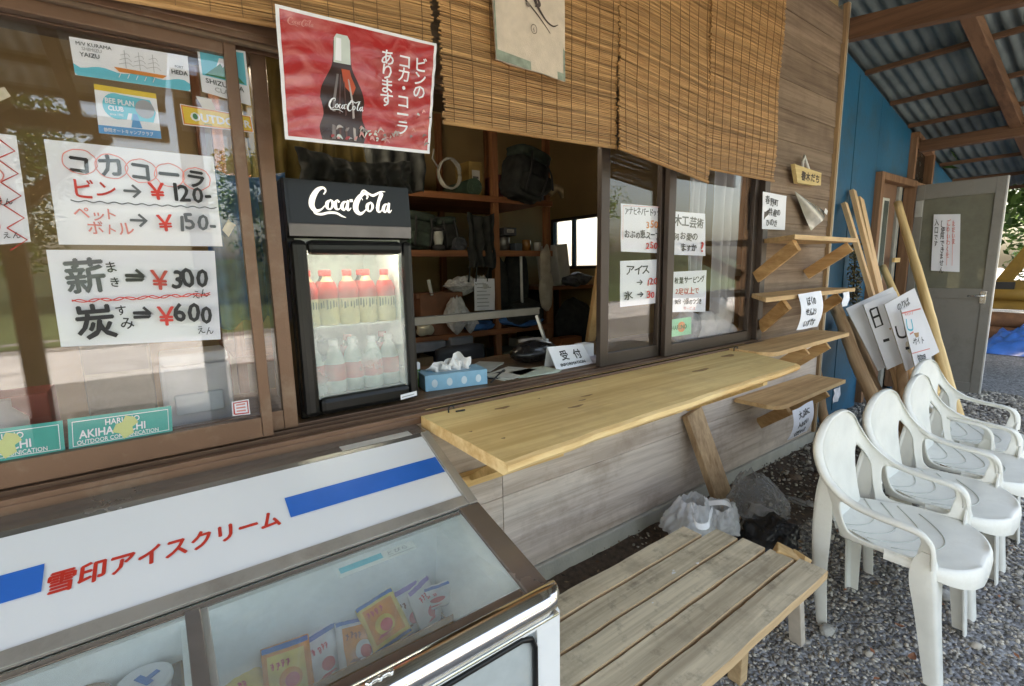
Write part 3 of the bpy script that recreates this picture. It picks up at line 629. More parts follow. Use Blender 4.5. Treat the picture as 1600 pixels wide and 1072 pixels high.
# ================================================================== POSTER WITH THE BOTTLE
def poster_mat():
    mt, t, b = newmat('red_print_with_glare'); N = t.nodes.new; L = t.links.new
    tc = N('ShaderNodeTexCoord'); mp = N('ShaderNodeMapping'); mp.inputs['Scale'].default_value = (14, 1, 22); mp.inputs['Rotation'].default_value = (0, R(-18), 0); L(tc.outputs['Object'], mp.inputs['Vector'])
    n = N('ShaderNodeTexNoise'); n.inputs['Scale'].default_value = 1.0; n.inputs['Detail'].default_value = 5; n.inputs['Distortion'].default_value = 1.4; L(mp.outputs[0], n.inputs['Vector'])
    rp = N('ShaderNodeValToRGB'); e = rp.color_ramp.elements; e[0].position = .42; e[0].color = (.42, .022, .022, 1); e[1].position = .70; e[1].color = (.56, .15, .14, 1)  # pinkish blotches put glare on the film, and printed ice, into the red
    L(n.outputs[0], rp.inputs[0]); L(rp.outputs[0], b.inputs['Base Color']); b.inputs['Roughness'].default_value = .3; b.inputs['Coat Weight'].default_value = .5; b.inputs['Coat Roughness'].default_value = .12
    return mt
sh = Sheet(.40, .29)
sh.rect(.008, .008, .392, .282, 1)
bx = .145
prof = [(.055, 0), (.06, .03), (.05, .06), (.052, .085), (.056, .10), (.052, .125), (.04, .15), (.027, .175), (.0225, .195), (.0205, .225), (.0205, .238)]
pr_ = catmull([(p, .008+q*.97) for p, q in prof], 5); V_ = [(bx-p+2*p*k/10, q) for p, q in pr_ for k in range(11)]
sh.raw(V_, [(i*11+k, i*11+k+1, (i+1)*11+k+1, (i+1)*11+k) for i in range(len(pr_)-1) for k in range(10)], 2)
for k, (dx, w_) in enumerate([(-.030, .010), (-.012, .006), (.006, .005), (.027, .007)]):
    sh.poly([(bx+dx, .012), (bx+dx+w_, .012), (bx+dx*.85+w_*.7, .10), (bx+dx*.45+w_*.5, .165), (bx+dx*.45, .165), (bx+dx*.85, .10)], [3, 4, 4, 5][k])
sh.poly([(bx-.002, .178), (bx+.019, .178), (bx+.022, .165), (bx+.034, .14), (bx+.026, .12), (bx+.004, .14)], 6)
sh.poly([(bx-.021, .190), (bx+.021, .190), (bx+.019, .245), (bx+.013, .255), (bx-.013, .255), (bx-.019, .245)], 7)
sh.poly([(bx-.017, .195), (bx-.002, .195), (bx-.002, .246), (bx-.014, .246)], 0)
for i in range(46):  # ice and splashes round the foot of the bottle and along the lower right
    a = rnd.uniform(.085, .205) if i < 14 else rnd.uniform(.21, .385); hh = .03 if i < 14 else .015+.085*max(0, (a-.2)/.18)
    z_ = .012+rnd.random()**1.6*hh; l = rnd.uniform(.006, .018)
    sh.stroke([(a, z_, .3), (a+l*.4, z_+l*rnd.uniform(.2, .9), 1), (a+l, z_+l*rnd.uniform(-.2, 1.2), .3)], rnd.uniform(.003, .007), [5, 8, 7, 9, 8, 3][i % 6], seg=4)
script_logo(sh, bx-.043, .072, .0098, 0)
script_logo(sh, .018, .243, .0062, 8)
sh.text('ビンの', .325, .200, .040, 0, .02, vert=True, sp=.82)
sh.text('コカ・コーラ', .279, .200, .040, 0, .02, vert=True, sp=.80)
sh.text('あります', .232, .200, .040, 0, .02, vert=True, sp=.82)
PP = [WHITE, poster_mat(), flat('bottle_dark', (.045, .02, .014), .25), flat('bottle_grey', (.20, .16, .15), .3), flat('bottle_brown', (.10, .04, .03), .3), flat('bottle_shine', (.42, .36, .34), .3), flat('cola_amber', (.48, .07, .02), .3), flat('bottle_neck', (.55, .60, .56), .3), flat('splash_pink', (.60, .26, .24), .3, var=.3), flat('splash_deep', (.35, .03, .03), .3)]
pw = lambda u, v: .0009*math.sin(u*5+v*38+2*math.sin(u*7))*(.2+2.2*abs(u-.42))+.004*noise.noise(Vector((u*2, v*3, 2)))
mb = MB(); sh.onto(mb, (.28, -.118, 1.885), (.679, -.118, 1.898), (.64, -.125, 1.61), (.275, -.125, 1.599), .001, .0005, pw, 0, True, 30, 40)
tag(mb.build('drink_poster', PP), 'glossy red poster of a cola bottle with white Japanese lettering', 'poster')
# ================================================================== DISPLAY FRIDGE
fr = thing('display_fridge', 'black countertop drinks fridge with white script on its header and lit glass door', 'fridge', (.48, .25, .87))
FX0, FX1, FY, FB = .305, .662, .075, .46
mb = MB(); z0, z1 = .872, 1.552
mb.box(FX0, FX0+.022, FY+.03, FB, z0, z1, 0, .004); mb.box(FX1-.022, FX1, FY+.03, FB, z0, z1, 0, .004); mb.box(FX0+.0225, FX1-.0225, FY+.03, FB, z1-.02, z1, 0, .004)
mb.box(FX0+.0225, FX1-.0225, FY+.03, FB, z0, z0+.05, 0, .004); mb.box(FX0+.0225, FX1-.0225, FB-.02, FB, z0+.0505, z1-.0205, 0); mb.build('cabinet', BLACKP, fr)
mb = MB()
mb.prism([(FX0, FY-.004, 1.412), (FX0, FY-.012, 1.43), (FX0, FY-.004, 1.548), (FX0, FY+.029, 1.552), (FX0, FY+.029, 1.392), (FX0, FY+.012, 1.392)], (FX1-FX0, 0, 0), 0)
hd = mb.build('header', BLACKP, fr)
sh = Sheet(.34, .115); script_logo(sh, .046, .018, .0262, 0, 1.28)
mb = MB(); sh.onto(mb, (FX0+.008, FY-.0065, 1.546), (FX1-.008, FY-.0065, 1.546), (FX1-.008, FY-.0135, 1.432), (FX0+.008, FY-.0135, 1.432), .0005, .0006, None, 1, False, 1, 1)
mb.build('header_lettering', [flat('logo_white', (.85, .85, .84), .5, emit=(1, 1, 1), estr=.08), BLACKP], hd)
mb = MB(); mb.prism([(FX0+.002, FY-.0135, 1.396), (FX0+.002, FY-.014, 1.428), (FX0+.002, FY-.0125, 1.43), (FX0+.002, FY-.0115, 1.396)], (FX1-FX0-.004, 0, 0)); mb.build('header_strip', flat('grey_gloss_strip', (.16, .14, .14), .18), hd)
# door: fat rounded black frame
mb = MB(); a0, a1, b0, b1 = FX0+.002, FX1-.002, .885, 1.386; fwid = .042
for (x0, x1, zz0, zz1) in ((a0, a0+fwid, b0, b1), (a1-fwid*.75, a1, b0, b1), (a0+fwid+.0004, a1-fwid*.75-.0004, b1-.04, b1), (a0+fwid+.0004, a1-fwid*.75-.0004, b0, b0+.05)):
    mb.box(x0, x1, FY-.022, FY+.026, zz0, zz1, 0, .014)
dr = mb.build('door', BLACKP, fr)
mb = MB(); mb.box(a0+fwid-.003, a1-fwid*.75+.003, FY-.004, FY, b0+.045, b1-.036); mb.build('door_glass', glass('fridge_glass', (.93, .96, .95), .13, (.8, .86, .84), 0, 1.5, .24), dr)
sh = Sheet(.06, .016); sh.rect(.004, .006, .05, .009, 12)
paper('dummy', 'x', 'x', sh, (.592, FY-.0235, .906), (.648, FY-.0235, .910), (.648, FY-.0235, .895), (.592, FY-.0235, .890))
o = bpy.data.objects['dummy']; o.name = 'sticker'; o.parent = fr; o.location = -Vector(fr.location)
for k_ in ('label', 'category'): del o[k_]
mb = MB(); FW = flat('fridge_liner', (.82, .84, .83), .4, var=.02)
mb.box(FX0+.0235, FX1-.0235, FB-.026, FB-.021, .925, 1.53); mb.box(FX0+.023, FX0+.027, FY+.04, FB-.027, .925, 1.53); mb.box(FX1-.027, FX1-.023, FY+.04, FB-.027, .925, 1.53); mb.box(FX0+.023, FX1-.023, FY+.028, FB-.027, 1.366, 1.40); mb.build('liner', FW, fr)
LAMP = flat('fridge_lamp', (.9, .9, .9), .5, emit=(.95, 1, .97), estr=3)
mb = MB(); mb.box(FX0+.03, FX1-.03, FY+.032, FY+.052, 1.350, 1.362); mb.build('light_strip', LAMP, fr)
for zsh in (1.135,):
    mb = MB(); mb.box(FX0+.028, FX1-.028, FY+.05, FB-.03, zsh-.004, zsh); mb.build('shelf', flat('wire_shelf_white', (.75, .77, .76), .4), fr)
COLA = flat('bottle_contents', (.05, .018, .010), .12, coat=.4); LBL = flat('bottle_red_label', (.60, .03, .03), .35); LBC = flat('bottle_cream_label', (.66, .55, .32), .35); CAPR = flat('bottle_red_cap', (.6, .03, .03), .35); CAPW = flat('bottle_white_cap', (.8, .8, .8), .35); WATER = flat('bottle_pale', (.55, .62, .60), .15)
def bottle(x, y, z, kind, label, group):
    t = thing('drink_bottle', label, 'bottle', (x, y, z), group)
    mb = MB(); k = .031; H_ = .80
    sc_ = lambda pr: [(a, b*H_) for a, b in pr]
    mb.lathe(sc_([(0, 0), (k*.9, 0), (k, .008), (k, .05), (k*.93, .075), (k, .10), (k*.97, .125), (k*.75, .155), (k*.42, .178), (k*.38, .188), (0, .188)]), (x, y, z), 18)
    mb.build('bottle_body', [COLA, LBC, WATER][kind], t)
    mb = MB(); mb.lathe(sc_([(k*1.012, .102), (k*1.02, .104), (k*1.0, .135), (k*.88, .15), (k*.72, .165)] if kind != 2 else [(k*1.012, .05), (k*1.015, .052), (k*1.02, .112), (k*1.0, .114)]), (x, y, z), 18); mb.build('bottle_label', LBL, t)
    mb = MB(); mb.lathe(sc_([(k*.45, .186), (k*.46, .190), (k*.46, .206), (k*.40, .209), (0, .209)]), (x, y, z), 14); mb.build('cap', CAPW if kind == 2 else CAPR, t)
    if kind == 1:
        mb = MB(); rg_ = random.Random(int(x*1000))
        for q in range(7):
            a_ = -2.6+q*.3; h0 = (.060+.010*rg_.random())*H_; h1 = (.088+.010*rg_.random())*H_; da = rg_.uniform(.07, .2)
            mb.add([(x+1.03*k*math.cos(a), y+1.03*k*math.sin(a), z+h) for a, h in ((a_, h0), (a_+da, h0+.003), (a_+da, h1), (a_+.02, h1))], [(0, 1, 2, 3)])
        mb.build('printed_mark', flat('bottle_print_dark', (.05, .05, .03), .5), t)
ORD = ('first', 'second', 'third', 'fourth', 'fifth')
for i in range(5):
    x = .362+.0605*i
    bottle(x, FY+.085+.006*(i % 2), 1.136, 1, ORD[i]+' cream bottle from the left on the upper fridge shelf', 'bottles on the upper fridge shelf')
    bottle(x+.004, FY+.085+.008*((i+1) % 2), .924, 2, ORD[i]+' pale red labelled bottle from the left on the fridge floor', 'bottles at the bottom of the fridge')
    if i in (1, 3): bottle(x+.012, FY+.17, 1.136, 0, ('left', 'right')[i//2]+' dark bottle in the back row of the upper fridge shelf', 'cola bottles in the back row')
    if i in (0, 2, 4): bottle(x+.014, FY+.17, .924, 0, ('left', 'middle', 'right')[i//2]+' dark bottle in the back row of the fridge floor', 'cola bottles in the back row')

# ================================================================== ICE CREAM FREEZER
fz = thing('ice_cream_freezer', 'white chest freezer with red lettering, blue bands and sliding glass lids', 'freezer', (0, -.36, 0))
L0, L1 = -.78, .60
mb = MB()   # shell: right end, left end, front, back, base
prof = [(-.012, .03), (-.012, .822), (-.112, .814), (-.352, .704), (-.655, .622), (-.69, .60), (-.69, .03)]
for xx, sgn in ((L1-.02, 1), (L0, 1)): mb.prism([(xx, y, z) for y, z in prof], (.02, 0, 0))
mb.box(L0+.02, L1-.02, -.69, -.665, .03, .37); mb.box(L0+.02, L1-.02, -.03, -.012, .03, .81); mb.box(L0+.02, L1-.02, -.664, -.031, .03, .06)
mb.box(L0+.02, L0+.1, -.69, -.665, .3705, .61); mb.box(L1-.06, L1-.02, -.69, -.665, .3705, .61); mb.box(L0+.1005, L1-.0605, -.69, -.665, .585, .61)
mb.build('cabinet', WENAM, fz)
mb = MB(); mb.prism([(L0-.002, -.004, .812), (L0-.002, -.004, .830), (L0-.002, -.105, .8255), (L0-.002, -.118, .8195), (L0-.002, -.112, .813)], (L1-L0+.004, 0, 0), 0)
tp = mb.build('top_plate', flat('top_plate_steel', (.30, .28, .26), .25, .7, var=.12, scale=5), fz)
mb = MB(); mb.obox((.455, -.09, .8275), (.20, .032, .0008), Matrix.Rotation(R(3), 3, 'X')); mb.build('maker_plate', flat('maker_plate', (.62, .60, .57), .3, .2), tp)
# sign panel
s0, s1 = Vector((0, -.120, .8165)), Vector((0, -.342, .7185))
sl_ = (s1-s0); nrm = Vector((0, -(-sl_.z), 0)); nrm = Vector((0, sl_.z, -sl_.y)).normalized(); 
if nrm.z < 0: nrm = -nrm
sh = Sheet(L1-.022-L0, .2427); wS = L1-.022-L0
SX = lambda x: x-L0
sh.text('雪印アイスクリーム', SX(-.212), .084, .050, 2, .040, sx=.845, sp=1, shear=.06)
sh.rect(SX(.188), .092, SX(.575), .152, 1); sh.rect(SX(-.66), .092, SX(-.215), .152, 1)
mb = MB(); e = nrm*.004
sh.onto(mb, Vector((L0, 0, 0))+s0+e, Vector((L1-.022, 0, 0))+s0+e, Vector((L1-.022, 0, 0))+s1+e, Vector((L0, 0, 0))+s1+e, .008, .0006, None, 0, True, 2, 2)
sg = mb.build('sign_panel', [flat('sign_white', (.76, .775, .80), .32, var=0, coat=.2), BLUEB, SNOWRED], fz)
# steel trims: below the sign, right end cheek
def slopebox(mb, x0, x1, ya, za, yb, zb, h, m=0, bev=.0015):
    a = Vector((0, ya, za)); b = Vector((0, yb, zb)); d = (b-a); l = d.length; d.normalize(); n = Vector((0, d.z, -d.y)); n = n if n.z > 0 else -n
    rot = Matrix((Vector((1, 0, 0)), d, n)).transposed()
    c = (a+b)/2+n*h/2; return mb.obox(((x0+x1)/2, c.y, c.z), (x1-x0, l, h), rot, m, bev)
mb = MB(); slopebox(mb, L0, L1-.0215, -.3435, .7185, -.372, .7065, .009); slopebox(mb, L1-.021, L1+.004, -.106, .817, -.372, .7025, .014); mb.build('sign_trim', STEEL, fz)
mb = MB(); slopebox(mb, L1-.052, L1+.004, -.374, .7015, -.655, .6265, .012, 0, .003); slopebox(mb, L0, L1-.053, -.625, .629, -.655, .6215, .010, 0, .002); slopebox(mb, L0, L1-.053, -.3725, .7005, -.384, .697, .004, 0)
mb.build('lid_surround', flat('lid_surround_bronze', (.24, .20, .175), .25, .6, var=.15, scale=6), fz)
mb = MB(); pth = [(L0, -.668, .640), (L1-.03, -.668, .640), (L1-.008, -.668, .640)]
rp_ = [(-.652, .644)]+[(-.672-.034*abs(math.cos(a))*(1 if math.cos(a) > 0 else -.3), .632+.026*math.sin(a)) for a in [math.pi*(.62-.98*k/16) for k in range(17)]]+[(-.66, .606)]
vv = [(x, y, z) for x in (L0, L1-.05, L1-.02, L1+.002) for y, z in rp_]; nr = len(rp_)
for k in range(nr): vv[3*nr+k] = (L1+.006, -.655+(rp_[k][0]+.655)*.55, .634+(rp_[k][1]-.634)*.75)
mb.add(vv, [(i*nr+j, (i+1)*nr+j, (i+1)*nr+j+1, i*nr+j+1) for i in range(3) for j in range(nr-1)], 0, True); mb.add(vv[3*nr:], [tuple(range(nr))]); mb.box(L0, L1-.012, -.703, -.668, .603, .609, 0, .002); mb.build('front_rail', CHROME, fz)
mb = MB()
for i, x in enumerate((.205, .222, .24)): mb.lathe([(0, 0), (.005, 0), (.005, .004), (.003, .006), (0, .006)], (x, -.684, .6555), 10)
mb.tube([(.198, -.684, .659), (.245, -.684, .659)], .0025, 6); mb.build('badge', CHROME, fz)
mb = MB(); mb.grid(lambda u, v: (L0+.10+(L1-.16-L0)*u, -.682-.003*math.sin(v*3.14), .372+.21*v), 12, 6); mb.build('front_window', flat('front_window_glass', (.42, .46, .46), .12, coat=.5), fz)
mb = MB(); mb.tube([(L0+.1, -.69, .582), (L1-.10, -.69, .582), (L1-.075, -.69, .572), (L1-.066, -.69, .55), (L1-.066, -.69, .372)], .006, 8); mb.build('window_gasket', BLACKP, fz)
mb = MB(); mb.box(.49, .535, -.6915, -.690, .445, .46); mb.build('small_label', flat('grey_label', (.45, .47, .48), .5), fz)
TUB = flat('freezer_liner', (.88, .91, .90), .45, var=.05, scale=6)
mb = MB(); ti0, ti1 = L0+.05, L1-.055
for (xa, xb) in ((ti0, -.012), (-.008, ti1)):
    pass
ya, yb, zf, zl = -.60, -.26, .30, .602
mb.add([(ti0, -.655, .618), (ti1+.03, -.655, .618), (ti1+.03, -.36, .697), (ti0, -.36, .697), (ti0, ya, zl), (ti1, ya, zl-.01), (ti1, yb, zl+.01), (ti0, yb, zl+.01), (ti0, ya, zf), (ti1-.03, ya, zf), (ti1-.03, yb, zf), (ti0, yb, zf)],
       [(0, 1, 5, 4), (1, 2, 6, 5), (2, 3, 7, 6), (4, 5, 9, 8), (5, 6, 10, 9), (6, 7, 11, 10), (8, 9, 10, 11), (0, 4, 8, 11, 7, 3)])
mb.build('liner', TUB, fz)
mb = MB(); mb.box(-.032, -.020, -.598, -.262, .302, .60); mb.build('partition', TUB, fz)
FG = glass('freezer_glass', (.96, .98, .97), .06, (.84, .88, .86), .0, 1.45, .09)
for nm, xa, xb, h in (('lid_left', L0+.01, .015, .004), ('lid_right', -.02, L1-.054, .0085)):
    mb = MB(); slopebox(mb, xa, xb, -.386, .694+.0, -.622, .630, .003, 0, 0)
    for k in range(len(mb.v)): mb.v[k] = (mb.v[k][0], mb.v[k][1], mb.v[k][2]+h-.003)
    ld = mb.build('sliding_lid', FG, fz)
    mb = MB()
    for q in ((xb-.028, xb-.0) if nm == 'lid_left' else (xa, xa+.024),): slopebox(mb, q[0], q[1], -.385, .6945, -.622, .630, .008, 0, .002)
    for k in range(len(mb.v)): mb.v[k] = (mb.v[k][0], mb.v[k][1], mb.v[k][2]+h-.004)
    mb.build('lid_edge', STEEL if nm == 'lid_left' else flat('grey_lid_edge', (.24, .22, .21), .3, .6), ld)
sh = Sheet(.16, .035); sh.rect(.004, .012, .09, .031, 6); sh.text('とびら', .098, .014, .016, 12, .01); sh.rect(.1, .006, .155, .008, 12)
mb = MB(); sh.onto(mb, (.24, -.398, .688), (.41, -.398, .688), (.41, -.425, .681), (.24, -.425, .681), .0004, .0004, None, 0, False, 1, 1)
o = mb.build('lid_sticker', [flat('lid_sticker_white', (.72, .76, .74), .5, var=.02)]+PAL[1:], fz)
# things inside
def wrapper(name, label, c, size, rot, cols, mark, group, seed):
    """pillow-shaped packet with crimped ends, a printed panel, a fruit-like blob and a few strokes of lettering"""
    rot = Matrix.Rotation(rot[2], 3, 'Z') @ Matrix.Rotation(rot[0], 3, 'X') @ Matrix.Rotation(rot[1], 3, 'Y'); c = Vector(c); w_, h_, d_ = size; rg_ = random.Random(seed*13)
    def srf(sg):
        def fn(u, v):
            x = (u-.5)*w_; y = (v-.5)*h_; e_ = (1-abs(2*u-1)**3.5)*(1-abs(2*v-1)**5)
            z = sg*d_/2*(max(e_, 0)**.6) + .005*noise.noise(Vector((u*4, v*4, seed)))+.002*math.sin(u*31+seed)*(abs(2*v-1)**3)
            return c+rot @ Vector((x, y, z))
        return fn
    mb = MB(); mb.grid(srf(1), 18, 18, 0); mb.grid(srf(-1), 14, 14, 0)
    up_ = lambda h: rot @ Vector((0, 0, h))
    def strip(v0, v1, m_): mb.grid(lambda u, v: srf(1)(.02+.96*u, v0+(v1-v0)*v)+up_(.0012), 14, 3, m_)
    strip(.90, .985, 1); strip(.015, .07, 1)
    mb.grid(lambda u, v: srf(1)(.12+.76*u, .14+.70*v)+up_(.001), 12, 12, 2)
    def ell(cu, cv, ru, rv, m_, h): mb.grid(lambda r_, a: srf(1)(cu+ru*r_*math.cos(a*6.2832), cv+rv*r_*math.sin(a*6.2832))+up_(h), 4, 16, m_)
    cu, cv = rg_.uniform(.38, .62), rg_.uniform(.36, .5); ell(cu, cv, .24, .19, 0, .0016); ell(cu+.03, cv-.02, .15, .12, 4, .0021)
    def stroke(P_, h, wd, m_):
        P_ = catmull(P_, 4); V_ = []
        for i, p in enumerate(P_):
            a = P_[max(i-1, 0)]; b = P_[min(i+1, len(P_)-1)]; d = Vector((b[0]-a[0], b[1]-a[1])).normalized(); n = Vector((-d.y, d.x))*wd
            for s_ in (1, -1): V_.append(srf(1)(p[0]+n.x*s_, p[1]+n.y*s_)+up_(h))
        mb.add(V_, [(2*i, 2*i+1, 2*i+3, 2*i+2) for i in range(len(P_)-1)], m_)
    for q in range(rg_.randint(3, 6)):   # a row of characters
        x_ = .18+rg_.uniform(.10, .13)*q; y_ = .66+rg_.uniform(-.02, .02)+.04*(seed % 2)
        stroke([(x_, y_+.05), (x_+.06, y_+rg_.uniform(.03, .06)), (x_+rg_.uniform(0, .06), y_-.05)], .0024, .010, 3); stroke([(x_+.01, y_+rg_.uniform(-.02, .03)), (x_+.08, y_+.01)], .0024, .009, 3); stroke([(x_+rg_.uniform(.02, .06), y_+.07), (x_+.03, y_-.05)], .0024, .008, 3)
    for q in range(4): stroke([(.2+.03*q, .22+.012*q), (.45+.08*q*rg_.random(), .21+.012*q)], .0022, .006, 3)
    return tag(mb.build(name, list(cols)+[WPK if cols[2] is not WPK else WOR]), label, 'ice cream', group)
MK = [[(.3, .6), (.45, .7), (.5, .45), (.35, .35)], [(.55, .7), (.7, .65), (.65, .4)], [(.35, .28), (.55, .25), (.68, .3)]]
WP = flat('wrapper_white', (.74, .74, .76), .3, var=.06, coat=.3); WPU = flat('wrapper_lilac', (.30, .22, .55), .3, coat=.3); WBL = flat('wrapper_blue_edge', (.03, .16, .50), .3, coat=.3)
WOR = flat('wrapper_orange', (.80, .30, .04), .3, var=.2, scale=25, coat=.3); WYE = flat('wrapper_yellow', (.82, .62, .14), .3, var=.15, scale=25, coat=.3); WPK = flat('wrapper_pink_ink', (.70, .10, .12), .4)
GRP = 'wrapped ice creams in the freezer'
INKB = flat('wrapper_brown_ink', (.25, .10, .06), .4); PCK = [
 ('yellow ice cream packet half hidden beside the lid divider', .065, -.285, .41, 46, 8, [WYE, WBL, WYE, WPK]), ('orange edged yellow packet, second from the lid divider', .145, -.305, .42, 50, -4, [WOR, WBL, WYE, WPK]),
 ('white packet with blue crimp, third from the lid divider', .225, -.295, .415, 55, 7, [WP, WBL, WP, WPK]), ('white packet with an orange panel in the middle of the row', .295, -.31, .43, 44, -6, [WP, WBL, WOR, INKB]),
 ('yellow packet with an orange panel, right of the row middle', .365, -.305, .435, 48, 5, [WYE, WBL, WOR, WPK]), ('white and lilac packet right of the yellow and orange one', .43, -.29, .43, 54, 6, [WP, WPU, WP, INKB]),
 ('white packet with lilac crimp, second from the freezer end wall', .48, -.30, .445, 60, 14, [WP, WPU, WP, WPK])]
for k, (lb, x, y, z, tl, rz_, cl) in enumerate(PCK): wrapper('ice_cream_packet', lb, (x, y, z+.012*((k*5) % 3-1)), (.092+.006*((k*7) % 3), .118, .034), (R(tl+6*((k*3) % 4-1.5)), R(((k*5) % 4-1.5)*11), R(rz_*1.8)), cl, 0, GRP, k+1)
wrapper('ice_cream_packet', 'white packet with bright blue ends standing on edge nearest the freezer end wall', (.513, -.315, .455), (.14, .06, .028), (R(70), R(-62), R(30)), [WP, WBL, WP, WPK], 0, GRP, 16)
for k in range(4):
    wrapper('ice_cream_packet', ('yellow packet in the rear row nearest the lid divider', 'white packet in the rear row behind the orange panel one', 'lilac packet in the rear row', 'orange packet in the rear row nearest the end wall')[k], (.11+.11*k, -.262, .39), (.09, .115, .032), (R(60), R(5*k-8), R(6*k-8)), [[WYE, WBL, WYE, WPK], [WP, WBL, WP, INKB], [WPU, WBL, WP, WPK], [WOR, WBL, WYE, INKB]][k], 0, 'packets in the rear row of the tray', 20+k)
CARD = flat('cardboard', (.38, .22, .10), .8, var=.1, scale=12)
mb = MB(); mb.box(-.005, .52, -.377, -.373, .30, .432); mb.box(-.005, .52, -.245, -.241, .30, .40); mb.box(-.005, -.001, -.372, -.246, .30, .40); mb.box(.516, .52, -.372, -.246, .30, .40); mb.box(-.005, .52, -.372, -.246, .302, .306)
tag(mb.build('cardboard_tray', CARD), 'long brown cardboard tray holding the wrapped ice creams', 'tray')
for k in range(3):   # packets lie on a lower layer so the row is held up
    wrapper('ice_cream_packet', ('flat packet at the tray bottom near the divider', 'flat packet at the middle of the tray bottom', 'flat packet at the end wall side of the tray bottom')[k], (.12+.15*k, -.31, .345), (.12, .12, .05), (0, 0, .2*k), [WP, WBL, WYE, WPK], 0, 'packets lying in the tray bottom', 8+k)
mb = MB(); mb.box(-.50, -.036, -.56, -.263, .302, .306); mb.box(-.50, -.036, -.267, -.263, .306, .53); mb.box(-.50, -.036, -.56, -.556, .306, .53); mb.box(-.040, -.036, -.5555, -.2675, .306, .53); mb.box(-.50, -.496, -.5555, -.2675, .306, .53)
tag(mb.build('cardboard_tray', CARD), 'deep brown cardboard box of tubs in the left compartment', 'tray')
for i, (x, y, c_) in enumerate([(-.095, -.315, 0), (-.185, -.305, 1), (-.10, -.41, 1), (-.195, -.40, 0), (-.28, -.31, 1)]):
    t = thing('ice_cream_tub', ('tub with a white lid and blue mark in the left compartment, nearest the divider', 'brown lidded tub behind the white lidded one', 'brown lidded tub in front of the white lidded one', 'white lidded tub in the second column from the divider', 'brown lidded tub farthest from the divider')[i], 'ice cream', (x, y, .487), 'ice cream tubs')
    mb = MB(); mb.lathe([(0, 0), (.033, 0), (.042, .06), (.0425, .062)], (x, y, .487), 22); mb.build('cup', WYE if c_ else WP, t)
    mb = MB(); mb.lathe([(.0425, .060), (.045, .061), (.045, .069), (.041, .071), (.039, .069), (0, .069)], (x, y, .487), 22)
    if not c_: mb.obox((x, y, .5575), (.012, .035, .0015), Matrix.Rotation(.6, 3, 'Z'), 1); mb.obox((x+.014, y+.006, .5575), (.02, .01, .0015), Matrix.Rotation(.6, 3, 'Z'), 1)
    mb.build('lid', [flat('tub_lid_brown', (.32, .19, .10), .4) if c_ else WP, WBL], t)
mb = MB(); mb.box(-.495, -.042, -.55, -.270, .47, .486); tag(mb.build('cardboard_insert', CARD), 'cardboard sheet under the tubs in the left compartment', 'cardboard')

# ================================================================== COUNTER, SHELVES, BENCH
CTOP = wood('counter_wood', (.70, .46, .18), (.92, .70, .33), 'x', 38, .05, .55, .12, .05, stain=(.62, .40, .17), stain_amt=.4, spec=.4)
CEDGE = wood('counter_live_edge', (.58, .33, .12), (.84, .62, .32), 'x', 30, .12, .7, .4, .05)
ct = thing('wooden_counter', 'long honey coloured live edge plank counter under the serving window', 'counter', (1.4, -.05, .575))
mb = MB(); N_ = 60
front = []; rg = random.Random(2)
for i in range(N_+1):
    u = i/N_; x = .612+(2.262-.612)*u
    y = -.492+.062*u+.012*noise.noise(Vector((x*2.2, 4, 0)))+.005*noise.noise(Vector((x*9, 7, 0)))
    front.append((x, y))
back = lambda x: -.034
zt = lambda x: .852
vv = []; 
for i, (x, y) in enumerate(front):
    xb = .618+(2.44-.618)*i/N_
    vv += [(xb, back(x), .852), ((x*2+xb)/3, y*.66, .853), (x, y+.012, .852), (x+.0, y, .846), (x, y+.003*noise.noise(Vector((x*12, 0, 3))), .832), (x, y+.016, .818), (xb, back(x), .818)]
Q = 7
ff = []; mm = []
for i in range(N_):
    for j in range(6):
        ff.append((i*Q+j, i*Q+j+1, (i+1)*Q+j+1, (i+1)*Q+j)); mm.append(1 if j in (2, 3, 4) else 0)
    ff.append((i*Q+6, i*Q, (i+1)*Q, (i+1)*Q+6)); mm.append(0)
ff.append(tuple(range(Q))); mm.append(1); ff.append(tuple(N_*Q+j for j in range(Q))); mm.append(1)
o_ = len(mb.v); mb.v.extend(vv); mb.f.extend(ff); mb.mi.extend(mm); mb.sm.extend([False]*len(ff))
KN = flat('knot_brown', (.36, .19, .075), .6, var=.4, scale=60)
for (x, y, l, wd) in ((1.05, -.27, .035, .008), (1.17, -.20, .03, .006), (1.12, -.23, .018, .005), (1.83, -.22, .06, .012), (2.22, -.12, .05, .02), (.86, -.13, .03, .01), (.70, -.36, .006, .005), (.66, -.26, .005, .005), (1.02, -.12, .005, .004)):
    mb.add([(x+l*math.cos(a)+.3*wd*math.sin(a*2), y+wd*math.sin(a)*(1+.3*math.sin(3*a)), .8542) for a in [2*math.pi*k/14 for k in range(14)]], [tuple(range(14))], 2)
mb.build('top_board', [CTOP, CEDGE, KN], ct)
mb = MB(); mb.obox((1.61, -.0185, .838), (1.93, .028, .048), None, 0, .003); mb.build('back_batten', PINE, ct)
mb = MB(); mb.obox((.93, -.020, .592), (.56, .036, .042), None, 0, .003); mb.build('lower_rail', PINE, ct)
for x in (.80, 1.42, 2.02):
    mb = MB(); mb.prism([(x-.018, -.02, .60), (x-.018, -.052, .60), (x-.018, -.40, .79), (x-.018, -.40, .817), (x-.018, -.02, .817), (x-.018, -.02, .785), (x-.018, -.30, .785)], (.036, 0, 0)); mb.build('bracket', PINE, ct)
for (x, y) in ((.70, -.062), (2.36, -.07)):
    mb = MB(); mb.tube([(x, y, .8535), (x, y, .868), (x+.004, y-.006, .876), (x+.012, y-.010, .874), (x+.014, y-.010, .866)], .0028, 6); mb.tube([(x+.02, y-.01, .856), (x+.05, y-.016, .856)], .003, 6); mb.build('hook', BLACKM, ct)
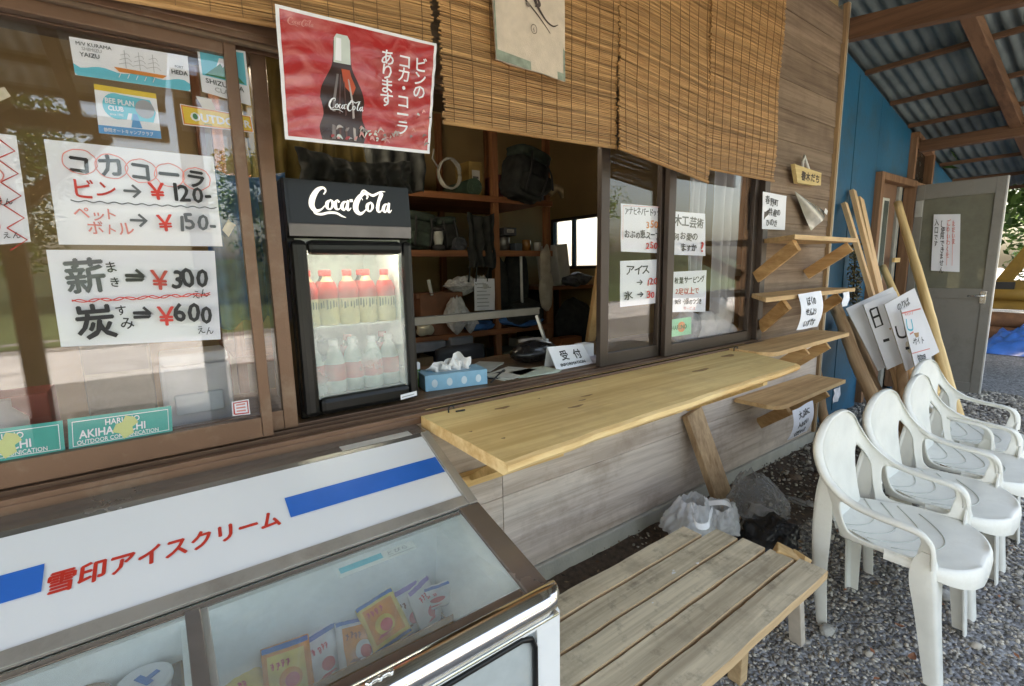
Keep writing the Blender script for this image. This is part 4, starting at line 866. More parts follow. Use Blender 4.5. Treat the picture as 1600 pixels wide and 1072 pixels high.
SHW = wood('shelf_wood', (.44, .26, .12), (.66, .44, .22), 'x', 45, .05, .65, .2, .12, stain=(.22, .11, .05), stain_amt=.3)
BRW = wood('shelf_bracket_wood', (.40, .22, .09), (.60, .38, .18), 'y', 45, .08, .65, .2, .15)
SHG = 'bracketed wall shelves by the corner'
def shelf(label, z, xl, xr, yl, yr, brx, drop, rnd_l):
    t = thing('wall_shelf', label, 'shelf', ((xl+xr)/2, 0, z), SHG)
    n = 8; poly = [(xr, -.012), (xr, yr)]
    if rnd_l:
        for k in range(n+1):
            a = -math.pi/2-math.pi/2*k/n; poly.append((xl+.10+.10*math.cos(a), yl+.07+.07*math.sin(a)))
    else: poly.append((xl+.0, yl))
    poly.append((xl+(.28 if not rnd_l else 0), -.012))
    mb = MB(); mb.prism([(x, y, z-.016) for x, y in poly], (0, 0, .022)); mb.build('board', SHW, t)
    for bxx, s_ in brx:
        mb = MB(); y_ = yl*.92 if s_ else yr*.9
        mb.beam((bxx, y_, z-.040), (bxx+(.14 if s_ else .0), -.012, z-drop), .062, .022, 0, .002, (1, 0, 0)); mb.build('bracket', BRW, t)
shelf('topmost wall shelf, seen from underneath, below the wooden plaque', 1.422, 2.44, 3.30, -.292, -.262, ((2.52, 1), (3.27, 0)), .20, False)
shelf('second wall shelf from the top, with a white note hanging from it', 1.128, 2.34, 3.50, -.225, -.205, ((2.60, 1), (3.33, 0)), .19, False)
shelf('third wall shelf from the top, bare with a rounded end', .855, 2.38, 3.44, -.245, -.215, ((3.18, 0), (2.9, 0)), .19, True)
shelf('lowest wall shelf near the ground with a note hanging from it', .560, 2.50, 3.42, -.245, -.225, ((2.66, 1), (3.2, 0)), .20, True)
BEN = wood('bench_slat', (.40, .335, .235), (.68, .59, .43), 'x', 60, .04, .8, .3, .10, stain=(.17, .14, .10), stain_amt=.62, knots=True)
BENE = wood('bench_edge', (.38, .25, .13), (.56, .39, .22), 'x', 45, .06, .7, .25, .1)
be = thing('slatted_bench', 'low weathered wooden bench of five slats in front of the stall', 'bench', (1.1, -.63, 0))
zb = .36
ang = R(2.0)
ends = [1.452, 1.528, 1.545, 1.552, 1.572]; ys = [(-.412, -.484), (-.493, -.574), (-.581, -.661), (-.669, -.745), (-.754, -.838)]
for i, ((ya, yb), xe) in enumerate(zip(ys, ends)):
    n = 30; vv = []; x0 = .60
    for k in range(n+1):
        x = x0+(xe-x0)*k/n; w1 = .004*noise.noise(Vector((x*6, i*3.1, 1)))+.0015*noise.noise(Vector((x*25, i*2, 5))); w2 = .004*noise.noise(Vector((x*6, i*3.1+9, 1))); dy = -.05*(x-1.5)*-1*.0
        zt_ = zb+.0015*noise.noise(Vector((x*3, i, 7)))
        vv += [(x, ya+w1-.002, zt_), (x, yb+w2+.002, zt_), (x, yb+w2, zt_-.003), (x, yb+w2, zb-.026), (x, ya+w1, zb-.026), (x, ya+w1, zt_-.003)]
    mb = MB(); ff = []; mi = []
    for k in range(n):
        for j in range(6): ff.append((k*6+j, k*6+(j+1) % 6, (k+1)*6+(j+1) % 6, (k+1)*6+j)); mi.append(0 if j in (0,) else 1)
    ff += [tuple(range(6)), tuple(n*6+j for j in range(6))]; mi += [1, 1]
    mb.v = vv; mb.f = ff; mb.mi = mi; mb.sm = [False]*len(ff); mb.build('slat', [BEN, BENE], be)
for x in (.78, 1.40):
    mb = MB(); mb.box(x-.03, x+.03, -.80, -.43, zb-.085, zb-.0265, 0, .004); mb.build('cross_rail', BENE, be)
    for y in (-.69, -.47):
        mb = MB(); mb.box(x-.072, x-.0305, y-.022, y+.022, 0, zb-.0265, 0, .003); mb.build('leg', BENE, be)
mb = MB(); mb.beam((1.66, -.735, 0), (1.53, -.76, .325), .042, .03, 0, .003, (1, 0, .4)); mb.build('leg', flat('pale_leg', (.55, .48, .40), .7, var=.15), be)
BP = flat('paint_speck', (.7, .7, .68), .6); 
mb = MB()
for (x, y, s) in ((1.19, -.555, .008), (1.2, -.548, .005), (1.29, -.572, .007), (1.03, -.60, .004)):
    mb.add([(x+s*math.cos(a)*(1+.5*math.sin(3*a+x*40)), y+.6*s*math.sin(a), zb+.0025) for a in [.7*k for k in range(9)]], [tuple(range(9))])
mb.build('droppings', BP, be)
# plank leaning on the wall, scrap of wood, tie
mb = MB(); a = Vector((2.085, -.02, .575)); b = Vector((2.19, -.20, .01))
mb.beam(b, a, .135, .035, 0, .004, (.1, -1, -.3)); tag(mb.build('plank', wood('leaning_plank', (.32, .20, .11), (.56, .39, .23), 'z', 50, .05, .8, .35, .1, stain=(.12, .07, .04))), 'short thick weathered plank leaning on the grey wall behind the bags', 'plank')
mb = MB(); mb.obox((1.585, -.715, .335), (.055, .085, .05), Matrix.Rotation(R(28), 3, 'Z') @ Matrix.Rotation(R(20), 3, 'X'), 0, .004)
mb.obox((1.60, -.742, .328), (.035, .05, .06), Matrix.Rotation(R(-20), 3, 'Z') @ Matrix.Rotation(R(35), 3, 'Y'), 0, .004)
tag(mb.build('wood_offcut', wood('offcut', (.45, .28, .12), (.66, .46, .24), 'y', 50, .06)), 'pale splintered wood offcut standing at the far end of the bench', 'wood scrap')
#@@NOTICES
def hand(sh, lines):
    for L_ in lines: sh.text(*L_[:5], **(L_[5] if len(L_) > 5 else {}))
H1 = dict(hand=.8, bold=.02)
# cola price sheet
sh = Sheet(.30, .20)
for i, ch in enumerate('コカコーラ'):
    sh.text(ch, .028+i*.052, .145-.003*i, .046, 1, .045, hand=.5); sh.ring(.052+i*.052, .163-.004*i, .028, .024, .002, 4)
hand(sh, [('ビン', .03, .098, .038, 2, H1), ('→', .115, .098, .042, 3, dict(bold=.03)), ('￥', .158, .095, .044, 2, dict(bold=.035, hand=.4)), ('120-', .202, .097, .05, 1, dict(bold=.03, hand=.4)),
          ('ペット', .03, .052, .026, 4, H1), ('ボトル', .05, .022, .027, 4, H1), ('→', .12, .038, .042, 3, dict(bold=.03)), ('￥', .166, .03, .046, 2, dict(bold=.03, hand=.4)), ('150-', .208, .034, .048, 3, dict(bold=.03, hand=.4))])
sh.stroke([(.03+.012*i, .086-.0015*(i % 2)*2, 1) for i in range(23)], .0022, 3)
paper('price_notice', 'white handwritten price sheet with red circles, ending in 120 and 150', 'notice', sh, (-.150, .0365, 1.577), (.146, .0365, 1.576), (.145, .0365, 1.365), (-.153, .0365, 1.366), 'handwritten sheets in the windows', wv(.0015))
sh = Sheet(.30, .185)
hand(sh, [('薪', .022, .105, .074, 3, dict(bold=.03, hand=.4)), ('ま', .090, .142, .022, 1, H1), ('き', .094, .115, .022, 1, H1), ('⇒', .118, .115, .052, 1, dict(bold=.03)), ('￥', .160, .110, .050, 2, dict(bold=.03, hand=.4)), ('300', .205, .112, .050, 1, dict(bold=.04, hand=.5)), ('えん', .245, .090, .018, 1, dict(hand=.8)),
          ('炭', .030, .018, .074, 1, dict(bold=.03, hand=.4)), ('す', .100, .060, .024, 1, H1), ('み', .104, .034, .024, 1, H1), ('⇒', .125, .042, .050, 1, dict(bold=.03)), ('￥', .166, .036, .048, 2, dict(bold=.03, hand=.4)), ('600', .206, .040, .050, 1, dict(bold=.04, hand=.5)), ('えん', .25, .014, .018, 1, dict(hand=.8))])
for k in range(2): sh.stroke([(.03+.0115*i, .088+.003*math.sin(i*1.7+k*2)+.0004*i, 1) for i in range(23)], .002, 2)
paper('price_notice', 'white handwritten price sheet in the left window for firewood and charcoal, 300 and 600 yen', 'notice', sh, (-.174, .0362, 1.355), (.127, .0362, 1.354), (.119, .0362, 1.136), (-.176, .0362, 1.150), 'handwritten sheets in the windows', wv(.0015, 4))
sh = Sheet(.14, .24)
for k in range(5): sh.stroke([(.10, .235-.05*k), (.134, .205-.05*k), (.10, .185-.05*k)], .003, 2, seg=1)
for k in range(3): sh.ring(.085-.01*k, .15-.055*k, .022, .018, .003, 4)
sh.text('えん', .085, .085, .018, 1, .01, hand=.8); sh.text('えん', .09, .012, .018, 1, .01, hand=.8)
paper('price_notice', 'sheet with a red zigzag border cut off by the left edge of the photo', 'notice', sh, (-.300, .0365, 1.582), (-.190, .0365, 1.578), (-.195, .0365, 1.371), (-.305, .0365, 1.356), 'handwritten sheets in the windows', wv(.001, 5))
STG = 'stickers on the left window'
def slab(name, label, sh, a, b, c, d, group=STG, mats=None): return paper(name, label, 'sticker', sh, a, b, c, d, group, None, mats, .0006, .0003)
sh = Sheet(.19, .065)
sh.poly([(.004, .0), (.186, 0), (.19, .004), (.19, .014)] + [(.19-.0095*i, .017+.003*math.sin(i*.9)) for i in range(1, 20)] + [(0, .02), (0, .004)], 6)
sh.text('M/V KURAMA', .008, .053, .009, 3, .02); sh.text('SHIMIZU', .016, .045, .008, 12, .02); sh.text('YAIZU', .012, .034, .0105, 3, .03); sh.text('HEDA', .158, .028, .011, 3, .04); sh.text('PORT', .165, .04, .006, 3, .02)
sh.poly([(.062, .024), (.150, .022), (.142, .016), (.07, .016)], 11)
for k in range(5): sh.stroke([(.072+k*.014, .014), (.068+k*.014, .006)], .0012, 0)
for x in (.082, .105, .128):
    sh.stroke([(x, .024), (x, .056)], .001, 12)
    for q in range(3): sh.stroke([(x-.011+q*.002, .03+q*.008), (x+.004, .034+q*.008), (x+.012-q*.002, .029+q*.008)], .0008, 12)
slab('ferry_sticker', 'wide white and turquoise sticker with a sailing ship in the left window', sh, (-.087, .0365, 1.785), (.117, .0365, 1.793), (.115, .0365, 1.717), (-.086, .0365, 1.712))
sh = Sheet(.085, .10)
sh.rect(.004, .036, .081, .096, 6); sh.poly([(.008, .038), (.03, .06), (.036, .078), (.047, .078), (.054, .062), (.078, .038)], 9); sh.poly([(.030, .060), (.036, .078), (.047, .078), (.052, .064), (.046, .068), (.041, .060), (.037, .068)], 0)
sh.text('SHIZUOKA', .008, .022, .0135, 3, .03); sh.text('CLAMP', .022, .008, .013, 12, .02)
slab('mountain_sticker', 'square turquoise sticker with a snowy green mountain beside the window stile', sh, (.137, .0365, 1.825), (.238, .0365, 1.831), (.239, .0365, 1.707), (.138, .0365, 1.721))
sh = Sheet(.10, .07)
sh.rect(0, 0, .10, .012, 7); sh.rect(0, .062, .10, .07, 8)
sh.ellipse(.032, .042, .022, .019, 6); sh.poly([(.03, .024), (.09, .024), (.096, .04), (.088, .058), (.04, .06)], 6); sh.poly([(.052, .013), (.07, .013), (.064, .034), (.058, .034)], 7); sh.poly([(.042, .014), (.05, .014), (.056, .034), (.05, .034)], 0); sh.ellipse(.078, .043, .016, .014, 12)
sh.text('BEE PLAN', .014, .045, .011, 0, .04); sh.text('CLUB', .018, .035, .010, 0, .04); sh.text('since 1982', .02, .028, .005, 0, .01); sh.text('静岡オートキャンプクラブ', .008, .003, .0066, 0, .02)
slab('club_sticker', 'small cream and blue club sticker under the sailing ship sticker', sh, (-.058, .0365, 1.700), (.048, .0365, 1.700), (.048, .0365, 1.604), (-.061, .0365, 1.601))
sh = Sheet(.105, .03)
sh.rect(.001, .001, .104, .029, 11); sh.rect(.003, .003, .102, .027, 8); sh.text('OUTDOOR', .012, .008, .0175, 0, .05); sh.ellipse(.019, .0145, .0035, .0045, 9); sh.text('JAPAN', .03, .003, .004, 9, .02)
slab('outdoor_sticker', 'narrow yellow sticker with white capitals under the mountain sticker', sh, (.091, .0365, 1.686), (.236, .0365, 1.682), (.239, .0365, 1.644), (.093, .0365, 1.641))
def green2(label, a, b, c, d):
    sh = Sheet(.165, .048)
    for (x0, y0, x1, y1) in ((.006, .005, .159, .006), (.006, .042, .159, .043), (.006, .005, .007, .043), (.158, .005, .159, .043)): sh.rect(x0, y0, x1, y1, 1)
    sh.text('HARUNO', .055, .031, .013, 1, .02); sh.text('AKIHA MICHI', .016, .016, .0175, 1, .03); sh.text('OUTDOOR COMMUNICATION', .012, .007, .0092, 1, .02)
    sh.poly([(.066, .018), (.072, .030), (.082, .032), (.088, .042), (.102, .038), (.108, .028), (.098, .022), (.10, .012), (.084, .004), (.078, .014)], 2)
    slab('green_sticker', label, sh, a, b, c, d, STG, [TEAL, WHITE, flat('flaked_yellow', (.55, .60, .25), .8)])
green2('whole green camping sticker with white capitals and a flaked yellow spot', (-.185, .0365, .991), (.001, .0365, .986), (-.003, .0365, .921), (-.191, .0365, .919))
green2('second green camping sticker, cut off at the left edge', (-.380, .0365, .993), (-.193, .0365, .990), (-.197, .0365, .919), (-.384, .0365, .925))
sh = Sheet(.03, .028); sh.stroke([(.003, .003), (.027, .003), (.027, .025), (.003, .025), (.003, .003)], .003, 2, seg=1); 
for q in range(3): sh.rect(.007, .007+.006*q, .023, .010+.006*q, 4)
slab('small_label', 'little white label with a red border low in the left window', sh, (.127, .0365, .972), (.166, .0365, .973), (.166, .0365, .932), (.126, .0365, .935))
for i, (p, lb) in enumerate([([(.124, 1.709), (.155, 1.707), (.165, 1.676), (.137, 1.680)], 'yellowed tape scrap above the yellow sticker'), ([(.148, 1.405), (.163, 1.43), (.178, 1.418), (.160, 1.388)], 'tape scrap beside the cola price sheet'), ([(-.24, 1.655), (-.215, 1.668), (-.208, 1.652), (-.235, 1.632)], 'beige tape scrap at the far left of the window')]):
    sh = Sheet(.03, .02); slab('tape', lb, sh, *[(x+(0 if i < 2 else .02), .0362, z) for x, z in p], 'tape scraps on the left window', [flat('old_tape', (.58, .50, .38), .5)])
# right window sheets
sh = Sheet(.21, .20)
hand(sh, [('アナヒネバードック', .015, .160, .034, 1, dict(bold=.02, hand=.6, sx=.62)), ('350', .12, .108, .044, 11, dict(bold=.02, hand=.7)), ('円', .185, .092, .018, 1, dict(hand=.5)), ('おぶの恵スープ', .012, .062, .036, 1, dict(bold=.02, hand=.6, sx=.72)), ('250', .115, .018, .04, 2, dict(bold=.02, hand=.7)), ('円', .18, .008, .018, 1, dict(hand=.5))])
sh.stroke([(.003, .05), (.004, .19), (.2, .197)], .0015, 4, seg=1)
paper('food_notice', 'handwritten sheet in the right window with 350 and 250 in orange', 'notice', sh, (1.642, .0715, 1.562), (1.928, .0715, 1.564), (1.938, .0715, 1.352), (1.647, .0715, 1.360), 'handwritten sheets in the windows', wv(.003, 6))
sh = Sheet(.21, .22)
hand(sh, [('アイス', .02, .155, .052, 1, dict(bold=.02, hand=.5, sx=.85)), ('→', .075, .10, .04, 1, dict(bold=.02)), ('120', .125, .095, .046, 2, dict(bold=.02, hand=.6)), ('円', .185, .085, .018, 1, dict(hand=.5)), ('氷', .015, .035, .05, 1, dict(bold=.02, hand=.5)), ('→', .075, .04, .04, 1, dict(bold=.02)), ('30', .125, .03, .046, 2, dict(bold=.02, hand=.6)), ('円', .182, .022, .018, 1, dict(hand=.5))])
paper('ice_notice', 'handwritten sheet below the 350 yen sheet, giving ice for 120 in red', 'notice', sh, (1.643, .0715, 1.319), (1.934, .0715, 1.325), (1.929, .0715, 1.121), (1.648, .0715, 1.117), 'handwritten sheets in the windows', wv(.003, 7))
sh = Sheet(.20, .21)
hand(sh, [('木工芸術', .012, .145, .056, 1, dict(bold=.03, hand=.5, sx=.78)), ('何お愛の', .012, .078, .040, 1, dict(bold=.025, hand=.6, sx=.85)), ('ますか', .05, .022, .040, 1, dict(bold=.025, hand=.6, sx=.8)), ('?', .165, .02, .07, 2, dict(bold=.03))])
paper('craft_notice', 'handwritten sheet with a big red question mark in the rightmost sash', 'notice', sh, (1.947, .0365, 1.542), (2.220, .0365, 1.544), (2.236, .0365, 1.339), (1.957, .0365, 1.345), 'handwritten sheets in the windows', wv(.003, 8))
sh = Sheet(.20, .20)
hand(sh, [('枚葉サービング', .012, .145, .036, 1, dict(bold=.025, hand=.6, sx=.72)), ('2足以上で', .015, .092, .034, 2, dict(bold=.015, hand=.6, sx=.9)), ('90分・3番のつづき', .01, .04, .032, 1, dict(bold=.025, hand=.6, sx=.62))])
sh.text('サービス', .06, .012, .018, 4, .01, hand=.5)
paper('service_notice', 'handwritten sheet with a red middle line, under the question mark sheet', 'notice', sh, (1.967, .0365, 1.265), (2.253, .0365, 1.268), (2.257, .0365, 1.057), (1.977, .0365, 1.074), 'handwritten sheets in the windows', wv(.003, 9))
sh = Sheet(.17, .08); sh.rect(.0, .058, .17, .066, 0); sh.rect(0, .014, .17, .022, 0); sh.ellipse(.09, .04, .032, .024, 11); sh.text('HARUNO', .012, .03, .028, 9, .05)
slab('green_badge_sticker', 'light green and white sticker with an orange centre low in the right window', sh, (1.962, .0365, 1.039), (2.135, .0365, 1.040), (2.141, .0365, .953), (1.966, .0365, .955), 'stickers on the right window', [flat('light_green_base', (.22, .62, .36), .5)]+PAL[1:])
# notices on the siding
sh = Sheet(.25, .19)
hand(sh, [('春野町', .025, .130, .045, 1, dict(bold=.012, hand=.6)), ('特産の', .06, .075, .042, 1, dict(bold=.012, hand=.6)), ('ひのき', .03, .018, .042, 1, dict(bold=.012, hand=.7))])
paper('siding_notice', 'white handwritten notice nailed to the dark siding beside the window', 'notice', sh, (2.675, -.012, 1.676), (2.940, -.014, 1.671), (2.945, -.014, 1.483), (2.690, -.012, 1.481), None, wv(.003, 10))
# wooden plaque on a cord
pq = thing('wooden_plaque', 'little wooden name plaque hung on a white cord on the siding', 'plaque', (3.12, -.02, 1.79))
mb = MB(); mb.prism([(2.945, -.022, 1.842), (3.06, -.022, 1.825), (3.11, -.022, 1.832), (3.295, -.022, 1.822), (3.30, -.022, 1.757), (3.24, -.022, 1.748), (2.998, -.022, 1.743)], (0, -.022, 0)); mb.build('board', wood('plaque_wood', (.50, .36, .15), (.70, .54, .27), 'x', 50, .06), pq)
sh = Sheet(.30, .085); sh.text('春木だち', .045, .018, .055, 0, .05, hand=.5, sx=1.05)
mb = MB(); sh.onto(mb, (2.975, -.0445, 1.838), (3.295, -.0445, 1.825), (3.295, -.0445, 1.752), (2.985, -.0445, 1.748), .0003, .0006, None, 1, False, 1, 1); mb.build('lettering', [flat('plaque_ink', (.05, .03, .02), .7), MC['plaque_wood']], pq)
mb = MB(); mb.tube([(3.075, -.03, 1.835), (3.085, -.025, 1.87), (3.11, -.02, 1.905), (3.13, -.025, 1.87), (3.155, -.03, 1.832)], .008, 8); mb.build('cord', flat('white_cord', (.62, .60, .55), .8), pq)
mb = MB()
def vin(u, v):
    A, B, C_ = Vector((3.0, -.015, 1.70)), Vector((3.43, -.02, 1.606)), Vector((3.235, -.02, 1.485))
    p = A*(1-u)+(B*(1-v)+C_*v)*u; bulge = math.sin(u*3.14*.8)*math.sin(v*3.14); return (p.x, p.y-.014-.030*bulge-.004*math.sin(v*9+u*4)*u, p.z)
mb.grid(vin, 14, 14); mb.add([(3.37, -.052, 1.625), (3.42, -.048, 1.61), (3.40, -.05, 1.585), (3.35, -.054, 1.598)], [(0, 1, 2, 3)], 1)
tag(mb.build('vinyl_pouch', [flat('cloudy_vinyl', (.36, .34, .29), .22, coat=.6, var=.2), flat('white_tag', (.78, .76, .72), .6)]), 'cloudy cone shaped vinyl pouch nailed on the siding under the plaque', 'pouch')
sh = Sheet(.27, .19)
hand(sh, [('ぼくの', .06, .130, .045, 1, dict(bold=.03, hand=.6)), ('せんよう', .04, .075, .040, 1, dict(bold=.03, hand=.6)), ('いすです', .035, .018, .042, 1, dict(bold=.03, hand=.6))])
paper('shelf_notice', 'white handwritten note drooping from the front of the second shelf', 'notice', sh, (2.66, -.232, 1.136), (2.935, -.232, 1.142), (2.937, -.225, .943), (2.594, -.262, .958), 'notes hanging from the shelves', lambda u, v: .02*math.sin(v*3)*1+.004*math.sin(u*6))
sh = Sheet(.27, .17)
hand(sh, [('大ぶみに', .055, .115, .042, 1, dict(bold=.03, hand=.6)), ('入れない', .05, .066, .038, 1, dict(bold=.03, hand=.6)), ('くださいネ', .03, .016, .037, 1, dict(bold=.03, hand=.6))])
paper('shelf_notice', 'white handwritten note drooping from the front of the lowest shelf', 'notice', sh, (2.644, -.252, .523), (2.912, -.244, .528), (2.88, -.235, .352), (2.577, -.262, .378), 'notes hanging from the shelves', lambda u, v: .02*math.sin(v*3)+.004*math.sin(u*6))
for (x, z, lb) in ((3.26, 1.115, 'small torn paper tag under the second shelf'), (3.25, .53, 'small torn paper tag under the lowest shelf')):
    sh = Sheet(.1, .08); paper('paper_tag', lb, 'tag', sh, (x, -.225, z), (x+.10, -.225, z+.006), (x+.07, -.23, z-.075), (x-.01, -.23, z-.085), 'paper tags under the shelves', wv(.01, 3))
#@@LEANERS
# ================================================================== POLES, LATHS, STAKED SIGNS
POLEM = wood('peeled_pole', (.52, .33, .13), (.80, .58, .29), 'z', 35, .06, .65, .35, .1, knots=2)
LATHM = wood('lath_wood', (.46, .26, .13), (.70, .46, .25), 'z', 45, .05, .7, .2, .1, knots=True)
LOGM = wood('log_wood', (.34, .20, .11), (.60, .40, .23), 'z', 35, .06, .8, .4, .1, knots=True)
def along(mb, p0, p1):
    """take a mesh modelled up +Z (length = |p1-p0|) and stand it from p0 to p1: location + rotation on the object"""
    d = Vector(p1)-Vector(p0); return Vector(p0), d.to_track_quat('Z', 'Y')
def pole(name, label, p0, p1, r0_, r1_, mat, seed, group=None, square=None):
    d = Vector(p1)-Vector(p0); Lg = d.length; mb = MB()
    if square:
        w_, t_ = square; k = 6; vv = []
        for i in range(k+1):
            z = Lg*i/k; bx_ = .006*math.sin(i*1.3+seed); 
            for a, b in ((-1, -1), (1, -1), (1, 1), (-1, 1)): vv.append((a*w_/2+bx_, b*t_/2, z))
        mb.add(vv, [(i*4+j, i*4+(j+1) % 4, i*4+4+(j+1) % 4, i*4+4+j) for i in range(k) for j in range(4)]+[(3, 2, 1, 0), (k*4, k*4+1, k*4+2, k*4+3)])
    else:
        k = 26; pth = []; rad = []
        for i in range(k+1):
            u = i/k; pth.append((.014*noise.noise(Vector((u*2.5, seed, 0))), .014*noise.noise(Vector((u*2.5, seed, 5))), Lg*u))
            rad.append((r0_+(r1_-r0_)*u)*(1+.07*noise.noise(Vector((u*11, seed, 9)))))
        mb.tube(pth, rad, 14)
        for i, p in enumerate(mb.v): mb.v[i] = tuple(Vector(p)*1.0+Vector((.003*noise.noise(Vector(p)*25), .003*noise.noise(Vector(p)*25+Vector((9, 9, 9))), 0)))
    o = mb.build(name, mat); o.location = p0; o.rotation_mode = 'QUATERNION'; o.rotation_quaternion = d.to_track_quat('Z', 'Y') @ Quaternion((0, 0, 1), seed*.7)
    return tag(o, label, 'pole', group)
pole('peeled_pole', 'tall yellow peeled pole with knots crossing in front of the grey door', (4.41, -.656, .0), (5.40, .155, 1.80), .040, .030, POLEM, 1)
for i, (p0, p1, lb) in enumerate([((3.99, -.50, 0), (4.315, .185, 1.735), 'shortest reddish lath at the left of the three leaning laths'), ((4.04, -.47, 0), (4.47, .19, 1.84), 'middle lath of the three leaning on the blue wall'), ((4.08, -.44, 0), (4.63, .19, 1.79), 'widest lath at the right of the three leaning laths')]):
    q = pole('lath', lb, p0, p1, 0, 0, LATHM, 0, 'laths leaning on the blue wall', ((.05, .03), (.06, .03), (.085, .03))[i]); q.rotation_quaternion = q.rotation_quaternion @ Quaternion((0, 0, 1), R(25+8*i))
for i, (p0, p1, r_, lb) in enumerate([((3.70, -.48, 0), (4.05, .10, .98), .046, 'thick split log whose top shows beside the third shelf'), ((3.85, -.45, 0), (4.40, .13, .845), .045, 'peeled log second from the shelves, leaning low on the blue wall'),
                                   ((3.93, -.40, 0), (4.52, .14, .80), .04, 'log wedged behind the staked signs on the shelf side'), ((4.05, -.52, 0), (4.62, -.02, .80), .048, 'round log leaning under the staked white signs'), ((3.55, -.12, 0), (3.95, .17, .62), .035, 'short dark stick against the blue wall below the shelves'),
                                   ((4.22, -.58, 0), (4.72, .0, .95), .04, 'thin log beside the tall yellow pole'), ((4.33, -.64, 0), (5.0, .1, 1.25), .03, 'thin pale stick tucked behind the tall yellow pole')]):
    pole('log', lb, p0, p1, r_, r_*.85, LOGM if i != 6 else POLEM, i+3, 'logs leaning by the blue wall')
def staked(label, c, foot, marks, shade=0):
    t = thing('staked_sign', label, 'sign', foot, 'white signs on stakes')
    TL, TR, BR, BL = map(Vector, c); n = (TR-BL).cross(TL-BR).normalized()
    if n.dot(CAM_POS-TL) < 0: n = -n
    sh = Sheet(.28, .45); marks(sh)
    mb = MB(); sh.onto(mb, *c, .001, .0008, wv(.003, len(label)), 0, False, 6, 6)
    mb.prism([TL-n*.002, TR-n*.002, BR-n*.002, BL-n*.002], -n*.016, 13)
    mb.build('board', PAL+[flat('sign_edge', (.60, .54, .42), .7)], t)
    a = (BL+BR)/2-n*.05; b = (TL+TR)/2*.7+a*.3-n*.0
    d = (a-(TL+TR)/2).normalized(); top = a-d*.25-n*.005; ft = Vector(foot)
    mb = MB(); mb.tube([ft, (ft+a)/2+Vector((.01, 0, 0)), a, top], [.034, .033, .031, .03], 12); mb.build('stake', LOGM, t)
def mkB(sh):
    sh.stroke([(.035, .40), (.03, .28), (.09, .28), (.095, .40), (.035, .40)], .016, 1, seg=1); sh.stroke([(.035, .345), (.09, .345)], .014, 1, seg=1); sh.stroke([(.05, .18), (.10, .175)], .018, 1)
def mkC(sh):
    sh.stroke([(.03, .29), (.03, .22), (.085, .20), (.10, .26)], .014, 1); sh.text('のりば', .09, .37, .05, 3, .02, hand=.7, sx=.8); sh.stroke([(.05, .13), (.10, .12), (.13, .15)], .018, 1)
def mkD(sh):
    sh.rect(.0, .42, .28, .43, 4); sh.text('キャンプ', .03, .40, .035, 4, .02, hand=.6); sh.stroke([(.04, .38), (.03, .31), (.10, .30), (.11, .37)], .014, 6); sh.stroke([(.04, .27), (.10, .28)], .01, 4)
    sh.text('・サイト', .03, .19, .055, 3, .02, hand=.6); sh.rect(.0, .135, .28, .141, 4); sh.text('管理', .06, .05, .075, 3, .02, hand=.6); sh.rect(.0, .01, .28, .018, 4)
def mkA(sh): sh.stroke([(.14, .22), (.17, .23)], .02, 1)
staked('rearmost white staked sign, mostly hidden and in shade', ((3.974, -.003, .964), (4.129, -.221, 1.117), (4.174, -.422, .699), (4.023, -.216, .532)), (3.9, -.40, 0), mkA)
staked('white staked sign with a black square mark and a dash', ((3.942, -.116, .999), (4.045, -.264, 1.091), (4.064, -.424, .669), (3.962, -.283, .560)), (3.80, -.50, 0), mkB)
staked('white staked sign with black lettering along its top edge', ((3.909, -.246, 1.008), (4.002, -.373, 1.117), (4.023, -.531, .710), (3.921, -.397, .576)), (3.92, -.60, 0), mkC)
staked('front staked sign with red lines and grey lettering', ((3.864, -.350, .982), (3.916, -.430, 1.012), (3.910, -.536, .621), (3.861, -.465, .583)), (3.87, -.66, 0), mkD)
# dried plant bunch
mb = MB(); rg = random.Random(4)
for i in range(700):
    f = rg.random(); z = 1.50-.56*f; sp = .03+.085*math.sin(min(1, f*1.15)*3.0); a = rg.uniform(0, 6.28); r_ = sp*rg.random()**.5
    c = Vector((4.50+r_*math.cos(a)+.06*f, .145+.05*math.sin(a)*rg.random(), z)); s = rg.uniform(.008, .022); d1 = Vector((rg.uniform(-1, 1), rg.uniform(-1, 1), rg.uniform(-1, .2))).normalized()*s; d2 = d1.orthogonal().normalized()*s*.4
    mb.add([c-d1, c+d2, c+d1, c-d2], [(0, 1, 2, 3)], rg.randrange(3))
mb.tube([(4.49, .16, 1.56), (4.50, .15, 1.45), (4.55, .15, .98)], .006, 6, 1)
tag(mb.build('dried_plant_bunch', [flat('dry_plant_olive', (.12, .10, .035), .9), flat('dry_plant_brown', (.10, .055, .025), .9), flat('dry_plant_straw', (.26, .19, .07), .9)]), 'bunch of dried brown seed stalks hung on the blue wall behind the laths', 'dried plant')
mb = MB(); mb.tube([(3.93, .17, .62), (3.96, .14, .4), (3.93, .10, .2), (3.97, .02, .06), (4.05, -.05, .03)], .006, 8); tag(mb.build('hose', flat('clear_hose', (.45, .55, .58), .25)), 'thin pale hose hanging down the blue wall by the logs', 'hose')

